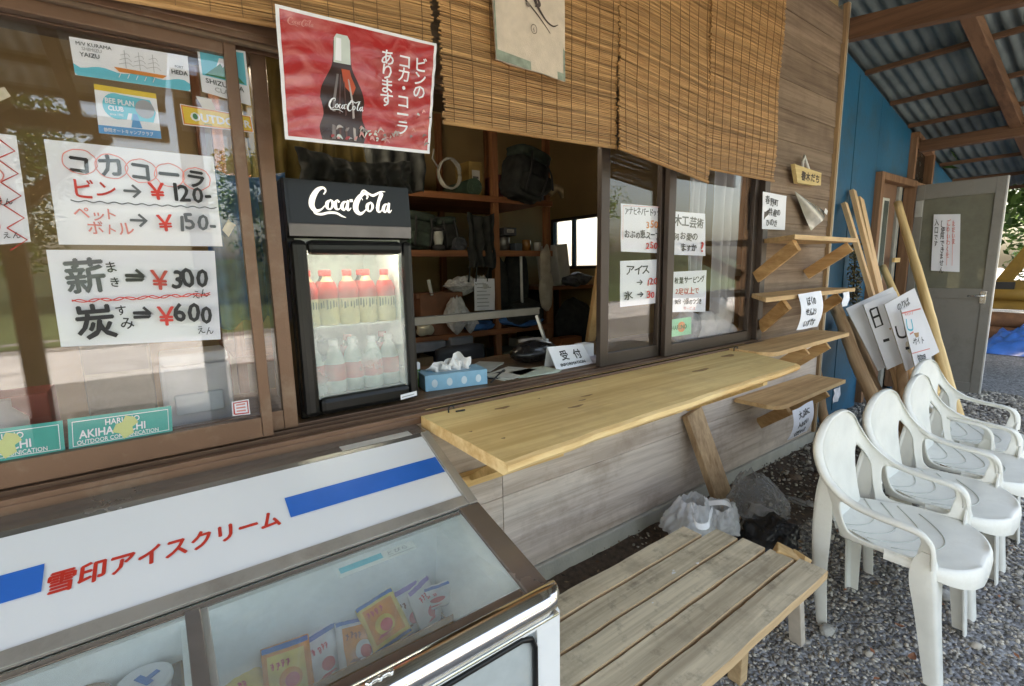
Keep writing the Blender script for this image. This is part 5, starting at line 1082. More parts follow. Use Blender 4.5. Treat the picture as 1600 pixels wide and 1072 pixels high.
# ================================================================== PLASTIC CHAIRS
PLAS = flat('white_monobloc', (.71, .71, .655), .42, var=.10, scale=9, coat=.05, bump=.05, bscale=160)
def grime(mt, col, sc, lo, hi, amt):
    t = mt.node_tree; N = t.nodes.new; L = t.links.new; b = t.nodes['Principled BSDF']; src = b.inputs['Base Color'].links[0].from_socket
    tc = N('ShaderNodeTexCoord'); n = N('ShaderNodeTexNoise'); n.inputs['Scale'].default_value = sc; n.inputs['Detail'].default_value = 10; n.inputs['Roughness'].default_value = .72; L(tc.outputs['Object'], n.inputs['Vector'])
    r_ = N('ShaderNodeMapRange'); r_.inputs[1].default_value = lo; r_.inputs[2].default_value = hi; r_.inputs[3].default_value = 0; r_.inputs[4].default_value = amt; L(n.outputs[0], r_.inputs[0])
    mx = N('ShaderNodeMixRGB'); L(r_.outputs[0], mx.inputs[0]); L(src, mx.inputs[1]); mx.inputs[2].default_value = c4(col); L(mx.outputs[0], b.inputs['Base Color'])
grime(PLAS, (.33, .30, .23), 9, .52, .76, .34)
grime(WENAM, (.45, .41, .34), 7, .55, .75, .4); grime(BLUEW, (.035, .06, .07), 3, .47, .66, .55); grime(DG, (.12, .105, .085), 5, .5, .75, .5); grime(SASH, (.30, .24, .18), 9, .52, .74, .4); grime(BEN, (.12, .10, .075), 14, .54, .68, .55); grime(CTOP, (.50, .32, .14), 6, .52, .72, .35); grime(STEEL, (.22, .19, .16), 12, .5, .72, .4)
GRV = flat('seat_groove', (.52, .53, .48), .5)
def curve3(P, n):
    """n+1 evenly parametrised points on a Catmull-Rom through P"""
    C_ = catmull(P, 12); out = []
    for i in range(n+1):
        f = i/n*(len(C_)-1); a = int(f); b = min(a+1, len(C_)-1); t = f-a
        out.append(Vector(C_[a]).lerp(Vector(C_[b]), t))
    return out
def make_chair(label):
    t = thing('plastic_chair', label, 'chair', (0, 0, 0), 'white plastic chairs in a row')
    # half rim from the middle of the back to the front leg, and the seat-level line below it
    rim = curve3([(0, .045, .750), (.075, .045, .742), (.145, .040, .712), (.195, .028, .655), (.222, -.012, .585), (.233, -.08, .535), (.236, -.16, .518), (.235, -.235, .512), (.232, -.275, .498), (.229, -.295, .462), (.226, -.300, .40)], 40)
    low = curve3([(0, -.012, .365), (.05, -.013, .365), (.10, -.018, .365), (.145, -.028, .368), (.175, -.055, .372), (.190, -.10, .376), (.197, -.16, .380), (.200, -.215, .382), (.202, -.255, .382), (.204, -.28, .380), (.205, -.29, .375)], 40)
    def sh_pt(sg, u, v):
        i = u*40; a = int(min(i, 39)); f = i-a
        A = rim[a].lerp(rim[a+1], f); B = low[a].lerp(low[a+1], f); p = A.lerp(B, v)
        bow = math.sin(v*3.1416)*.016*(1-u)          # the back panel is dished
        return Vector((sg*p.x, p.y+bow, p.z))
    HO = [(.318, .635, .082, .375, 4), (.628, .50, .172, .385, 5)]
    def hv(h, u, v): return (abs((u-h[0])/h[2])**h[4]+abs((v-h[1])/h[3])**h[4])**(1/h[4])
    NU, NV = 96, 36
    def hole(u, v): return any(hv(h, u, v) < 1 for h in HO)
    def snap(u, v):
        i_, j_ = round(u*NU), round(v*NV)
        ins = [hole((i_+a)/NU, (j_+b)/NV) for a in (-.5, .5) for b in (-.5, .5)]
        if any(ins) and not all(ins):
            h = min(HO, key=lambda q: hv(q, u, v)); k = 1/max(hv(h, u, v), 1e-3); return h[0]+(u-h[0])*k, h[1]+(v-h[1])*k
        return u, v
    mb = MB()
    for sg in (1, -1): mb.grid(lambda u, v: sh_pt(sg, *snap(u, v)), NU, NV, 0, True, hole)
    o = mb.build('backrest', PLAS, t, True)
    so_ = o.modifiers.new('thick', 'SOLIDIFY'); so_.thickness = .007; so_.offset = 0
    # rolled rim: a flange that turns outward and down
    mb = MB()
    full = [Vector((-p.x, p.y, p.z)) for p in rim[::-1]]+rim[1:]
    sec = [(-.016, -.002), (-.006, .0025), (.010, .002), (.0155, -.002), (.0165, -.006), (.0165, -.014), (.0135, -.014), (.0125, -.006), (.008, -.003), (-.008, -.003)]
    n = len(full); vv = []
    for i, p in enumerate(full):
        d = (full[min(i+1, n-1)]-full[max(i-1, 0)]).normalized()
        tow = Vector((0, -.12, p.z-.02))-p; tow.z *= .25; outw = -tow; outw = (outw-d*outw.dot(d)).normalized(); upn = outw.cross(d); 
        if upn.z < 0 or (abs(d.z) > .9 and upn.y > 0): upn = -upn
        k = .75+.25*min(1, abs(i-n/2)/18)
        for a, b in sec: vv.append(p+outw*a*k+upn*b)
    m_ = len(sec); mb.add(vv, [(i*m_+j, i*m_+(j+1) % m_, (i+1)*m_+(j+1) % m_, (i+1)*m_+j) for i in range(n-1) for j in range(m_)], 0, True); mb.build('armrest_rim', PLAS, t, True)
    # seat
    def seat(u, v):
        y = .005-.385*v; hw = .125+.08*min(1, v*2.2)
        if v > .72: hw *= math.sqrt(max(0, 1-((v-.72)/.30)**2))*.999
        x = (u*2-1)*hw; e_ = abs(u*2-1)
        z = .384+.012*e_**3-.010*math.sin(v*3.1)*(1-e_*e_)-.012*max(0, (v-.72)/.28)**2
        return (x, y, z)
    mb = MB(); mb.grid(seat, 30, 40)
    rimpts = [Vector(seat(0, v/40)) for v in range(0, 41)]+[Vector(seat(u/30, 1)) for u in range(1, 30)]+[Vector(seat(1, v/40)) for v in range(40, -1, -1)]
    k0 = [i for i in range(len(rimpts)) if rimpts[i].y < -.17]
    rp_ = [rimpts[i] for i in k0]; vv = []
    for p in rp_:
        o2 = Vector((p.x, p.y+.15, 0)).normalized()
        fr_ = max(0, min(1, (-p.y-.27)/.1)); dr_ = .028+.034*fr_
        vv += [p, p+o2*.009+Vector((0, 0, -.008)), p+o2*.013+Vector((0, 0, -dr_*.6)), p+o2*.012+Vector((0, 0, -dr_))]
    mb.add(vv, [(i*4+j, i*4+4+j, i*4+5+j, i*4+1+j) for i in range(len(rp_)-1) for j in range(3)], 0, True)
    # moulded arcs
    for a_ in (-.09, -.155, -.22, -.285):
        for sg in (1, -1):
            pts = [];
            for q in range(11):
                u = q/10; x = sg*.165*u; y = a_+.10*u*u-.0; vv_ = (.005-y)/.385; uu = .5+x/(2*max(.02, (.125+.08*min(1, vv_*2.2))*(1 if vv_ < .72 else math.sqrt(max(.02, 1-((vv_-.72)/.30)**2)))))
                if 0 < uu < 1 and 0 < vv_ < .97: pts.append(Vector(seat(uu, vv_))+Vector((0, 0, .0016)))
            if len(pts) > 3: mb.tube(pts, .0016, 4, 1, True, True)
    sobj = mb.build('seat', [PLAS, GRV], t, True)
    # legs: L-shaped tapered shells
    def leg(pts, sg, yd):
        """pts: (x, y, z, flange width across, flange width fore-and-aft) from the top to the foot"""
        mb = MB(); vv = []; C_ = catmull(pts, 5)
        for x, y, z, wd, dp in C_:
            out = [(-sg*wd, 0), (-sg*wd*.5, -yd*.002), (-sg*.008, -yd*.001), (0, yd*.004), (sg*.002, yd*.010), (sg*.003, yd*dp*.5), (sg*.001, yd*dp), (-sg*.004, yd*dp), (-sg*.003, yd*.012), (-sg*.009, yd*.005), (-sg*wd*.5, yd*.003), (-sg*wd, yd*.005)]
            vv += [(sg*x+a, y+b, z) for a, b in out]
        m_ = 12; n = len(C_)
        mb.add(vv, [(i*m_+j, i*m_+(j+1) % m_, (i+1)*m_+(j+1) % m_, (i+1)*m_+j) for i in range(n-1) for j in range(m_)]+[tuple(range((n-1)*m_, n*m_)), tuple(range(m_))], 0, True)
        o = mb.build('leg', PLAS, t); md = o.modifiers.new('edges', 'EDGE_SPLIT'); md.split_angle = R(40)
    for sg in (1, -1):
        leg([(.2265, -.300, .440, .008, .030), (.2255, -.303, .40, .040, .052), (.222, -.310, .335, .082, .062), (.213, -.322, .22, .058, .052), (.190, -.345, 0, .042, .040)], sg, 1)
        leg([(.215, .012, .590, .004, .012), (.207, .026, .50, .012, .050), (.194, .034, .375, .030, .060), (.180, .028, .22, .032, .048), (.158, .008, 0, .030, .036)], sg, -1)
    return t
spots = [(1.965, -.738, 1.5, 'nearest white plastic chair, closest to the bench'), (2.44, -.738, -1, 'second white plastic chair, just behind the nearest one'),
         (2.90, -.742, .5, 'third white plastic chair in the row, its back against the leaning poles'), (3.37, -.66, -3, 'farthest white plastic chair, set slightly nearer the wall')]
chair0 = make_chair(spots[0][3])
for i, (x, y, a, lb) in enumerate(spots):
    if i == 0: c = chair0
    else:
        c = chair0.copy(); COL.objects.link(c)
        for ch in chair0.children:
            d = ch.copy(); COL.objects.link(d); d.parent = c
    c.location = (x, y, .004); c.rotation_euler = (0, 0, R(a)); c['label'] = lb

# ================================================================== PLASTIC BAGS BY THE WALL
def film(name, col, alpha, rough=.25):
    mt, t, b = newmat(name); N = t.nodes.new; L = t.links.new
    b.inputs['Base Color'].default_value = c4(col); b.inputs['Roughness'].default_value = rough
    tr = N('ShaderNodeBsdfTransparent'); mx = N('ShaderNodeMixShader'); lw = N('ShaderNodeLayerWeight'); lw.inputs[0].default_value = .35
    mr = N('ShaderNodeMapRange'); mr.inputs[3].default_value = alpha; mr.inputs[4].default_value = min(1, alpha+.55); L(lw.outputs['Facing'], mr.inputs[0])
    tl = N('ShaderNodeBsdfTranslucent'); tl.inputs[0].default_value = c4(col); m2 = N('ShaderNodeMixShader'); m2.inputs[0].default_value = .35; L(b.outputs[0], m2.inputs[1]); L(tl.outputs[0], m2.inputs[2])
    L(mr.outputs[0], mx.inputs[0]); L(tr.outputs[0], mx.inputs[1]); L(m2.outputs[0], mx.inputs[2]); L(mx.outputs[0], t.nodes['Material Output'].inputs[0]); return mt
WB = film('white_bag_film', (.80, .82, .84), .96); CBF = film('clear_bag_film', (.40, .41, .42), .26, .12); DBF = film('dark_bag_film', (.035, .035, .04), .85, .2)
def bag(mb, c, rx, ry, h, seed, m=0, neck=.35, sub=40, lean=(0, 0)):
    def fn(u, v):
        a = u*2*math.pi; prof = math.sin(min(1, v*1.02)*math.pi*.5)**.7 if v < .5 else 1-(1-neck)*((v-.5)/.5)**1.3
        k = 1+.22*noise.noise(Vector((math.cos(a)*1.8, math.sin(a)*1.8, v*2.5+seed)))+.10*abs(noise.noise(Vector((math.cos(a)*4, math.sin(a)*4, v*5+seed*2))))
        k += .06*noise.noise(Vector((math.cos(a)*9, math.sin(a)*9, v*9+seed)))
        q_ = Vector((math.cos(a)*3.2, math.sin(a)*3.2, v*3.5+seed)); k -= .16*(1-min(1, 5*abs(noise.noise(q_))))+.08*(1-min(1, 5*abs(noise.noise(q_*2.3))))
        return (c[0]+rx*prof*k*math.cos(a)+lean[0]*v, c[1]+ry*prof*k*math.sin(a)+lean[1]*v, c[2]+h*v*(1+.12*noise.noise(Vector((math.cos(a)*2, math.sin(a)*2, seed+4)))))
    mb.grid(fn, sub*2, 44, m)
t = thing('plastic_bag', 'white plastic carrier bag with looped handles slumped on the soil behind the bench', 'bag', (1.84, -.26, 0))
mb = MB(); bag(mb, (1.76, -.21, .02), .125, .11, .275, 3, 0, .5, lean=(.02, -.03)); bag(mb, (1.90, -.27, .02), .10, .09, .235, 6, 0, .6, lean=(.0, -.03)); mb.build('bag_body', WB, t)
for pth in (([(1.66, -.32, .31), (1.57, -.365, .385), (1.50, -.415, .392), (1.47, -.455, .375), (1.50, -.478, .374), (1.56, -.45, .380), (1.66, -.40, .355), (1.76, -.34, .30)], [(1.80, -.30, .29), (1.84, -.345, .30), (1.89, -.35, .27), (1.93, -.32, .25)])):
    mb = MB(); pth = catmull(pth, 6)
    for i in range(len(pth)-1):
        u1, u2 = Vector(pth[i]), Vector(pth[i+1]); wv_ = Vector((.006, .006, .007)); mb.add([u1-wv_, u2-wv_, u2+wv_, u1+wv_], [(0, 1, 2, 3)], 0, True)
    mb.build('handle', flat('bag_handle_white', (.78, .79, .80), .4), t)
t = thing('plastic_bag', 'crumpled clear plastic bag with dark contents beside the leaning plank', 'bag', (2.12, -.40, 0))
mb = MB(); bag(mb, (2.20, -.36, .015), .15, .135, .31, 11, 0, .35, lean=(-.06, .05)); mb.grid(lambda u, v: (2.30+.22*u, -.34+.03*v-.12*u+.02*math.sin(u*7), .17-.06*u+.015*math.sin(v*9+u*5)+.03*v*(1-u)), 14, 5); mb.build('bag_body', CBF, t)
mb = MB(); blob(mb, (2.05, -.44, .10), (.12, .11, .10), .35, 2.2, 5, 4, 0, .01, True); mb.build('dark_contents', DBF, t)
mb = MB(); blob(mb, (2.21, -.33, .08), (.085, .085, .075), .3, 2.5, 8, 3, 0, .01, True); mb.build('pale_contents', flat('bag_rubbish', (.36, .36, .37), .5, var=.4, scale=25), t)
#@@INTERIOR
# ================================================================== INSIDE THE STALL
RW = wood('reddish_shelving', (.17, .06, .025), (.30, .12, .05), 'x', 40, .06, .6, .15, .15)
RWZ = wood('reddish_upright', (.17, .065, .028), (.32, .135, .06), 'z', 40, .06, .6, .15, .15)
WORK = wood('inside_counter_wood', (.13, .08, .045), (.22, .14, .085), 'x', 40, .05, .55, .1, .1)
t = thing('inside_counter', 'brown work counter just inside the serving window', 'counter', (.9, .33, 0))
mb = MB(); mb.box(-1.5, 2.68, .101, .60, .835, .866, 0, .003); mb.build('worktop', WORK, t)
mb = MB(); mb.box(-1.5, 2.68, .56, .58, .12, .834); mb.build('front_panel', CREAM, t)
t = thing('shelf_unit', 'reddish wooden storage shelves along the rear of the stall', 'shelves', (1.9, 1.9, .12))
for x in (.35, 1.22, 2.12, 2.63):
    for y in (1.72, 2.56):
        mb = MB(); mb.box(x-.025, x+.025, y-.022, y+.022, .12, 2.62, 0, .002); mb.build('upright', RWZ, t)
for z in (.42, .83, 1.425, 1.82):
    mb = MB(); mb.box(.32, 2.66, 1.70, 2.58, z-.018, z, 0); mb.box(.32, 2.66, 1.676, 1.698, z-.04, z+.004, 0, .002); mb.build('shelf', RW, t)
mb = MB(); mb.box(1.70, 1.745, 2.50, 2.535, .12, 2.62); mb.build('rear_post', RWZ, t)
DK = flat('dark_cloth', (.022, .024, .022), .85, var=.5, scale=20); DKG = flat('dark_green_cloth', (.03, .045, .035), .85, var=.5, scale=20); KH = flat('khaki_canvas', (.21, .15, .045), .85, var=.35, scale=9); CLW = flat('white_rag', (.52, .51, .50), .85, var=.25, scale=25); BLT = flat('blue_sheet_dim', (.03, .13, .33), .5, var=.35, scale=14)
CBD = flat('brown_box_card', (.20, .085, .045), .8, var=.15)
def lump(name, label, cat, parts, mat, group=None):
    mb = MB()
    for k, (c, r_, amp, sd) in enumerate(parts): blob(mb, c, r_, amp*.75, 1.6, sd, 4, 0, None, False)
    return tag(mb.build(name, mat), label, cat, group)
def rucksack(label, c, w_, d_, h_, mat, tilt=0, name='rucksack'):
    t = thing(name, label, 'bag', c); c = Vector(c); rot = Matrix.Rotation(tilt, 3, 'Y')
    def sup(cx, cz, cy, w, d, h, e=.55):
        def fn(u, v):
            a, b = u*2*math.pi, (v-.5)*math.pi; sg = lambda q: math.copysign(abs(q)**e, q)
            p = Vector((w/2*sg(math.cos(b))*sg(math.cos(a)), d/2*sg(math.cos(b))*sg(math.sin(a)), h/2*sg(math.sin(b))))
            p *= 1+.07*noise.noise(Vector((u*7, v*6, w*40)))+.03*math.sin(v*40+3*math.sin(u*9))
            return c+rot @ (p+Vector((cx, cy, cz)))
        return fn
    mb = MB(); mb.grid(sup(0, h_*.5, 0, w_, d_, h_), 36, 22); mb.build('bag_body', mat, t)
    mb = MB(); mb.grid(sup(0, h_*.98, -.01, w_*.95, d_*1.05, h_*.28), 30, 14); mb.build('lid', DKG, t)
    mb = MB(); mb.grid(sup(0, h_*.32, -d_*.5, w_*.65, d_*.4, h_*.42), 26, 14); mb.build('pocket', mat, t)
    for sx in (-.22, .22):
        mb = MB(); P_ = [c+rot @ Vector((sx*w_, -d_*.62, h_*.95)), c+rot @ Vector((sx*w_*1.05, -d_*.75, h_*.55)), c+rot @ Vector((sx*w_, -d_*.66, h_*.1))]; mb.tube(catmull(P_, 5), .008, 6); mb.build('strap', BLACKM, t)
    return t
def drape(name, label, cat, x0, x1, y, z1, z0, mat, sd, folds=5):
    mb = MB(); mb.grid(lambda u, v: (x0+(x1-x0)*(u+.05*math.sin(v*4+sd)*(u-.5)), y+.035*math.sin(u*folds*6.28+sd+.8*noise.noise(Vector((v*2, u*3, sd))))*(.35+.65*v)+.03*noise.noise(Vector((u*3, v*4, sd))), z1+(z0-z1)*v*(1-.12*noise.noise(Vector((u*4, 1, sd))))-.03*math.sin(u*3.14)*(1-v)), 60, 26)
    o = mb.build(name, mat); md = o.modifiers.new('t', 'SOLIDIFY'); md.thickness = .006; return tag(o, label, cat)
rucksack('dark green rucksack lying tilted on the second shelf up inside the stall', (1.50, 1.84, 1.428), .26, .20, .24, DKG, .12); rucksack('small black rucksack beside the dark green one', (1.76, 1.86, 1.428), .20, .18, .22, DK, -.1)
drape('dark_jacket', 'black jacket hanging in folds from the shelf edge next to the upright', 'clothing', 1.85, 2.08, 1.665, 1.70, 1.30, DK, 3, 3)
for dx in (-.02, .03, .09):
    pass
t = thing('straps', 'dark straps dangling from the black jacket inside the stall', 'strap', (1.9, 1.68, 1.4))
mb = MB()
for x in (1.84, 1.90, 2.0): mb.tube([(x, 1.665, 1.45), (x+.015, 1.66, 1.33), (x-.005, 1.66, 1.2)], .007, 6)
mb.build('webbing', DK, t)
rucksack('big black rucksack hanging high between the shelf uprights', (2.30, 1.64, 1.80), .34, .24, .34, DK, .25); rucksack('dark stuff sack hanging below the cross shelf by the right upright', (2.50, 1.66, 1.84), .20, .2, .24, DK, -.3, 'stuff_sack')
mb = MB(); mb.tube([(2.56, 1.60, 1.86), (2.60, 1.58, 1.91), (2.66, 1.58, 1.90), (2.70, 1.60, 1.84)], [.03, .035, .03, .012], 8); tag(mb.build('rolled_hat', flat('straw_dim', (.32, .24, .14), .8)), 'pale rolled hat poking out beside the dark bundle', 'hat')
rucksack('black rucksack on the top shelf left of the cable coil', (1.42, 1.86, 1.822), .26, .2, .26, DK, .1); rucksack('slate rucksack at the far left of the top shelf', (1.10, 1.86, 1.822), .28, .2, .3, flat('slate_cloth', (.05, .055, .065), .85, var=.4, scale=20), -.05)
mb = MB()
for k in range(4): mb.tube([(1.735+.085*math.cos(a)+.004*k, 1.70+.02*math.sin(a*2+k)+.006*k, 1.955+.10*math.sin(a)) for a in [2*math.pi*j/24 for j in range(25)]], .007, 6)
mb.tube([(1.65, 1.70, 1.98), (1.60, 1.69, 2.04), (1.615, 1.69, 2.10)], .006, 6)
tag(mb.build('cable_coil', flat('white_cable', (.34, .33, .29), .5)), 'coil of white cable standing on the upper shelf inside the stall', 'cable')
mb = MB(); mb.box(1.46, 1.80, 1.69, 1.95, .835, 1.13, 0, .004); mb.box(1.46, 1.625, 1.66, 1.689, 1.131, 1.135); mb.box(1.44, 1.46, 1.70, 1.94, 1.10, 1.13); tag(mb.build('cardboard_box', CBD), 'open reddish brown cardboard box on the lower shelf', 'box')
mb = MB(); mb.tube([(1.545, 1.68, 1.12), (1.52, 1.67, 1.225)], .012, 10); tag(mb.build('white_tube', flat('white_tube_paper', (.6, .6, .57), .6)), 'short white tube standing in the cardboard box', 'tube')
def cbag(name, label, cat, args, mat):
    mb = MB()
    for a in args: bag(mb, *a[:5], 0, a[5])
    return tag(mb.build(name, mat), label, cat)
LATER_BAGS = [('white_bag', 'rounded white plastic bag in front of the cardboard box', 'bag', [((1.69, 1.60, .835), .11, .09, .26, 9, .3), ((1.80, 1.60, .835), .06, .06, .14, 10, .5)], 'rag'), ('rag_pile', 'pile of pale rags above the cardboard box', 'cloth', [((1.84, 1.74, 1.10), .14, .1, .14, 11, .4), ((1.97, 1.72, 1.06), .08, .07, .18, 13, .4), ((1.76, 1.74, 1.13), .08, .08, .09, 17, .5)], 'rag')]
for nm, lb, ct_, ag, _ in LATER_BAGS: cbag(nm, lb, ct_, ag, CLW)
lump('cream_bun_bag', 'small cream bag at the left end of the lower shelf', 'bag', [((1.45, 1.62, .90), (.06, .05, .055), .3, 14)], flat('cream_bag', (.5, .45, .33), .7))
sh = Sheet(.17, .24)
for k in range(7): sh.rect(.02, .03+k*.028, .12+.03*math.sin(k*3), .036+k*.028, 12)
paper('hanging_list', 'white printed list hanging on the shelf edge inside the stall', 'notice', sh, (1.88, 1.655, 1.225), (2.06, 1.655, 1.22), (2.055, 1.655, .985), (1.875, 1.655, .99), None, wv(.008, 2))
lump('hanging_towel', 'long beige towel hanging from the right upright', 'towel', [((2.53, 1.62, 1.33), (.05, .03, .14), .4, 15), ((2.54, 1.62, 1.14), (.065, .03, .17), .4, 16)], flat('beige_towel', (.36, .31, .24), .9, var=.2))
mb = MB(); mb.tube([(2.34, 1.69, 1.42), (2.345, 1.69, .93)], .011, 8); tag(mb.build('white_pole', flat('white_rod', (.55, .55, .52), .5)), 'thin white rod standing on the shelf between the uprights', 'rod')
lump('dark_coats', 'row of dark coats hanging at the back between the uprights', 'clothing', [((2.43, 1.9, 1.18), (.10, .12, .30), .3, 17), ((2.28, 1.95, 1.1), (.10, .12, .28), .3, 18)], DK)
lump('dark_toolbag', 'black tool bag on the lower shelf at the right', 'bag', [((2.37, 1.72, .93), (.2, .12, .11), .35, 19)], DK)
lump('blue_tarp_roll', 'blue sheet stuffed on the shelf behind the metal rail', 'sheet', [((2.33, 1.70, .88), (.2, .09, .045), .5, 20), ((1.95, 1.72, .87), (.12, .09, .04), .5, 21)], BLT)
mb = MB(); mb.box(1.35, 1.62, 1.64, 1.80, .73, .80, 0, .01); mb.box(1.66, 1.85, 1.64, 1.80, .72, .81, 0, .01); tag(mb.build('plastic_case', flat('grey_case', (.22, .23, .25), .5)), 'pair of grey lidded plastic cases below the lower shelf', 'case')
# small stock on the shelves
def can(name, label, x, y, z, r_, h, mat, group=None):
    mb = MB(); mb.lathe([(0, 0), (r_, 0), (r_, h*.94), (r_*.9, h), (0, h)], (x, y, z), 18); return tag(mb.build(name, mat), label, 'container', group)
def roll(name, label, x, y, z, r_, l, mat):
    mb = MB(); mb.tube([(x, y, z), (x+.01, y+l, z)], r_, 16); 
    for k in range(3): mb.tube([(x+r_*.75*(1-k*.28)*math.cos(a), y-.002, z+r_*.75*(1-k*.28)*math.sin(a)) for a in [.35*q for q in range(18)]], .004, 5)
    return tag(mb.build(name, mat), label, 'rolled mat', 'rolled mats on the shelves')
MG = flat('mat_green', (.035, .07, .045), .8, var=.3); MS = flat('mat_slate', (.05, .055, .065), .7, var=.3)
roll('rolled_mat', 'green rolled mat end on the second shelf, beside the rucksack', 1.36, 1.70, 1.485, .06, .4, MG); roll('rolled_mat', 'slate rolled mat under the dark jacket', 1.80, 1.69, 1.475, .05, .4, MS); roll('rolled_mat', 'green rolled mat on the top shelf beside the cable coil', 1.95, 1.72, 1.885, .062, .4, MG)
can('paint_tin', 'grey tin on the middle shelf between the uprights', 2.22, 1.76, 1.428, .05, .11, flat('tin_grey', (.20, .20, .19), .35, .6)); can('jar', 'dull amber jar on the middle shelf next to the grey tin', 2.45, 1.76, 1.428, .035, .09, flat('amber_jar', (.28, .12, .03), .2))
can('jar', 'small white jar on the middle shelf near the right upright', 2.56, 1.75, 1.428, .028, .07, flat('white_jar', (.45, .45, .43), .4))
for i, (x, w_, h_, c_, lb) in enumerate(((2.16, .05, .17, (.10, .02, .02), 'dark red folder standing on the top shelf'), (2.52, .09, .14, (.05, .06, .09), 'navy box on the top shelf beside the upright'), (1.26, .07, .19, (.16, .13, .06), 'olive box at the far left of the second shelf'), (2.31, .07, .06, (.07, .09, .11), 'flat slate box on the middle shelf'))):
    z = (1.822, 1.822, 1.427, 1.428)[i]; mb = MB(); mb.box(x, x+w_, 1.72, 1.9, z, z+h_, 0, .004); tag(mb.build('stock_box', flat('stock_box_%d' % i, c_, .6, var=.25)), lb, 'box', 'small boxes on the stall shelves')
t = thing('camp_lantern', 'dark camping lantern with a clear globe on the second shelf', 'lantern', (1.62, 1.70, 1.427)); mb = MB(); mb.lathe([(0, 0), (.045, 0), (.045, .03), (.025, .04)], (1.62, 1.69, 1.427), 16); mb.build('body', BLACKM, t); mb = MB(); mb.lathe([(.03, .13), (.045, .135), (.03, .16), (0, .165)], (1.62, 1.69, 1.427), 16); mb.build('cap', BLACKM, t)
mb = MB(); mb.lathe([(.028, .04), (.038, .085), (.03, .13)], (1.62, 1.69, 1.427), 16); mb.build('globe', flat('lantern_globe', (.35, .36, .33), .1), t); mb = MB(); mb.tube([(1.575, 1.69, 1.56), (1.58, 1.69, 1.63), (1.62, 1.69, 1.66), (1.66, 1.69, 1.63), (1.665, 1.69, 1.56)], .003, 6); mb.build('handle', BLACKM, t)
rg = random.Random(21)
CL = [('tan carton', (.24, .16, .08)), ('dull blue carton', (.06, .10, .17)), ('grey green crate', (.10, .12, .09)), ('cream carton', (.34, .30, .22)), ('rust brown carton', (.20, .07, .035)), ('slate crate', (.07, .075, .085)), ('white printed carton', (.42, .42, .40)), ('ochre tin box', (.28, .18, .05)), ('dark red carton', (.18, .03, .025))]
SP = [(1.25, 1.70, .424, .30, .24, .26), (1.60, 1.71, .424, .36, .26, .30), (2.16, 1.70, .424, .22, .25, .22), (2.40, 1.72, .424, .20, .24, .28), (1.26, 1.71, .834, .16, .22, .2), (2.19, 1.70, 1.544, .12, .12, .06), (.98, 1.70, 1.427, .2, .22, .22), (1.98, 1.80, 1.822, .12, .2, .26), (.70, 1.70, 1.427, .22, .22, .26)]
WH = ('at the left end of the bottom shelf', 'in the middle of the bottom shelf', 'on the bottom shelf right of the post', 'on the bottom shelf by the right upright', 'beside the cardboard box on the lower shelf', 'on top of the tins on the middle shelf', 'on the second shelf behind the fridge', 'on the top shelf beside the rolled mat', 'on the second shelf at far left')
for (nm, cl), (x, y, z, w_, d_, h_), wh in zip(CL, SP, WH):
    if nm.startswith('ochre'): x = 1.955
    mb = MB(); mb.obox((x+w_/2, y+d_/2, z+h_/2), (w_, d_, h_), Matrix.Rotation(rg.uniform(-.06, .06), 3, 'Z'), 0, .004); yy = y-.012
    mb.box(x+w_*.15, x+w_*.7, yy-.001, yy, z+h_*.35, z+h_*.75, 1); mb.box(x+w_*.2, x+w_*.6, yy-.003, yy-.002, z+h_*.52, z+h_*.58, 2); mb.box(x+w_*.2, x+w_*.5, yy-.003, yy-.002, z+h_*.42, z+h_*.46, 2)
    tag(mb.build('storage_box', [flat('storage_'+nm.replace(' ', '_'), cl, .7, var=.2), flat('box_label_paper', (.45, .44, .40), .7), flat('box_label_print', (.08, .08, .08), .7)]), nm+' '+wh, 'box', 'storage boxes on the shelves')
# metal rail on the counter (frame of a counter screen)
t = thing('counter_screen_frame', 'grey metal bar with one raked leg standing on the inside counter', 'frame', (1.2, .45, .866))
DRL = flat('dull_metal', (.11, .105, .095), .4, .7)
mb = MB(); mb.box(.70, 1.49, .44, .455, 1.072, 1.108, 0, .002); mb.box(.70, 1.49, .436, .439, 1.098, 1.104, 0); mb.build('bar', DRL, t)
mb = MB(); mb.beam((1.478, .448, 1.068), (1.522, .40, .868), .035, .012); mb.build('leg', flat('pale_metal', (.42, .42, .40), .35, .6), t)
mb = MB(); mb.beam((.80, .448, 1.068), (.76, .40, .868), .035, .012); mb.build('leg', DRL, t)
t = thing('office_chair', 'black office chair behind the inside counter', 'chair', (1.24, 1.0, .12))
mb = MB(); mb.grid(lambda u, v: (1.10+.30*u, .80-.05*math.sin(u*3.14)*1, .55+.36*v-.02*(2*u-1)**4), 14, 10); ob = mb.build('backrest', BLACKM, t); md = ob.modifiers.new('t', 'SOLIDIFY'); md.thickness = .04
mb = MB(); mb.box(1.03, 1.45, .82, 1.24, .50, .57, 0, .03); mb.build('seat', BLACKM, t)
mb = MB(); mb.tube([(1.24, 1.03, .5), (1.24, 1.03, .2)], .03, 10); mb.build('column', STEEL, t)
for k in range(5):
    a = k*1.2566; mb = MB(); mb.tube([(1.24, 1.03, .2), (1.24+.26*math.cos(a), 1.03+.26*math.sin(a), .15)], .018, 8); mb.build('leg', BLACKM, t)
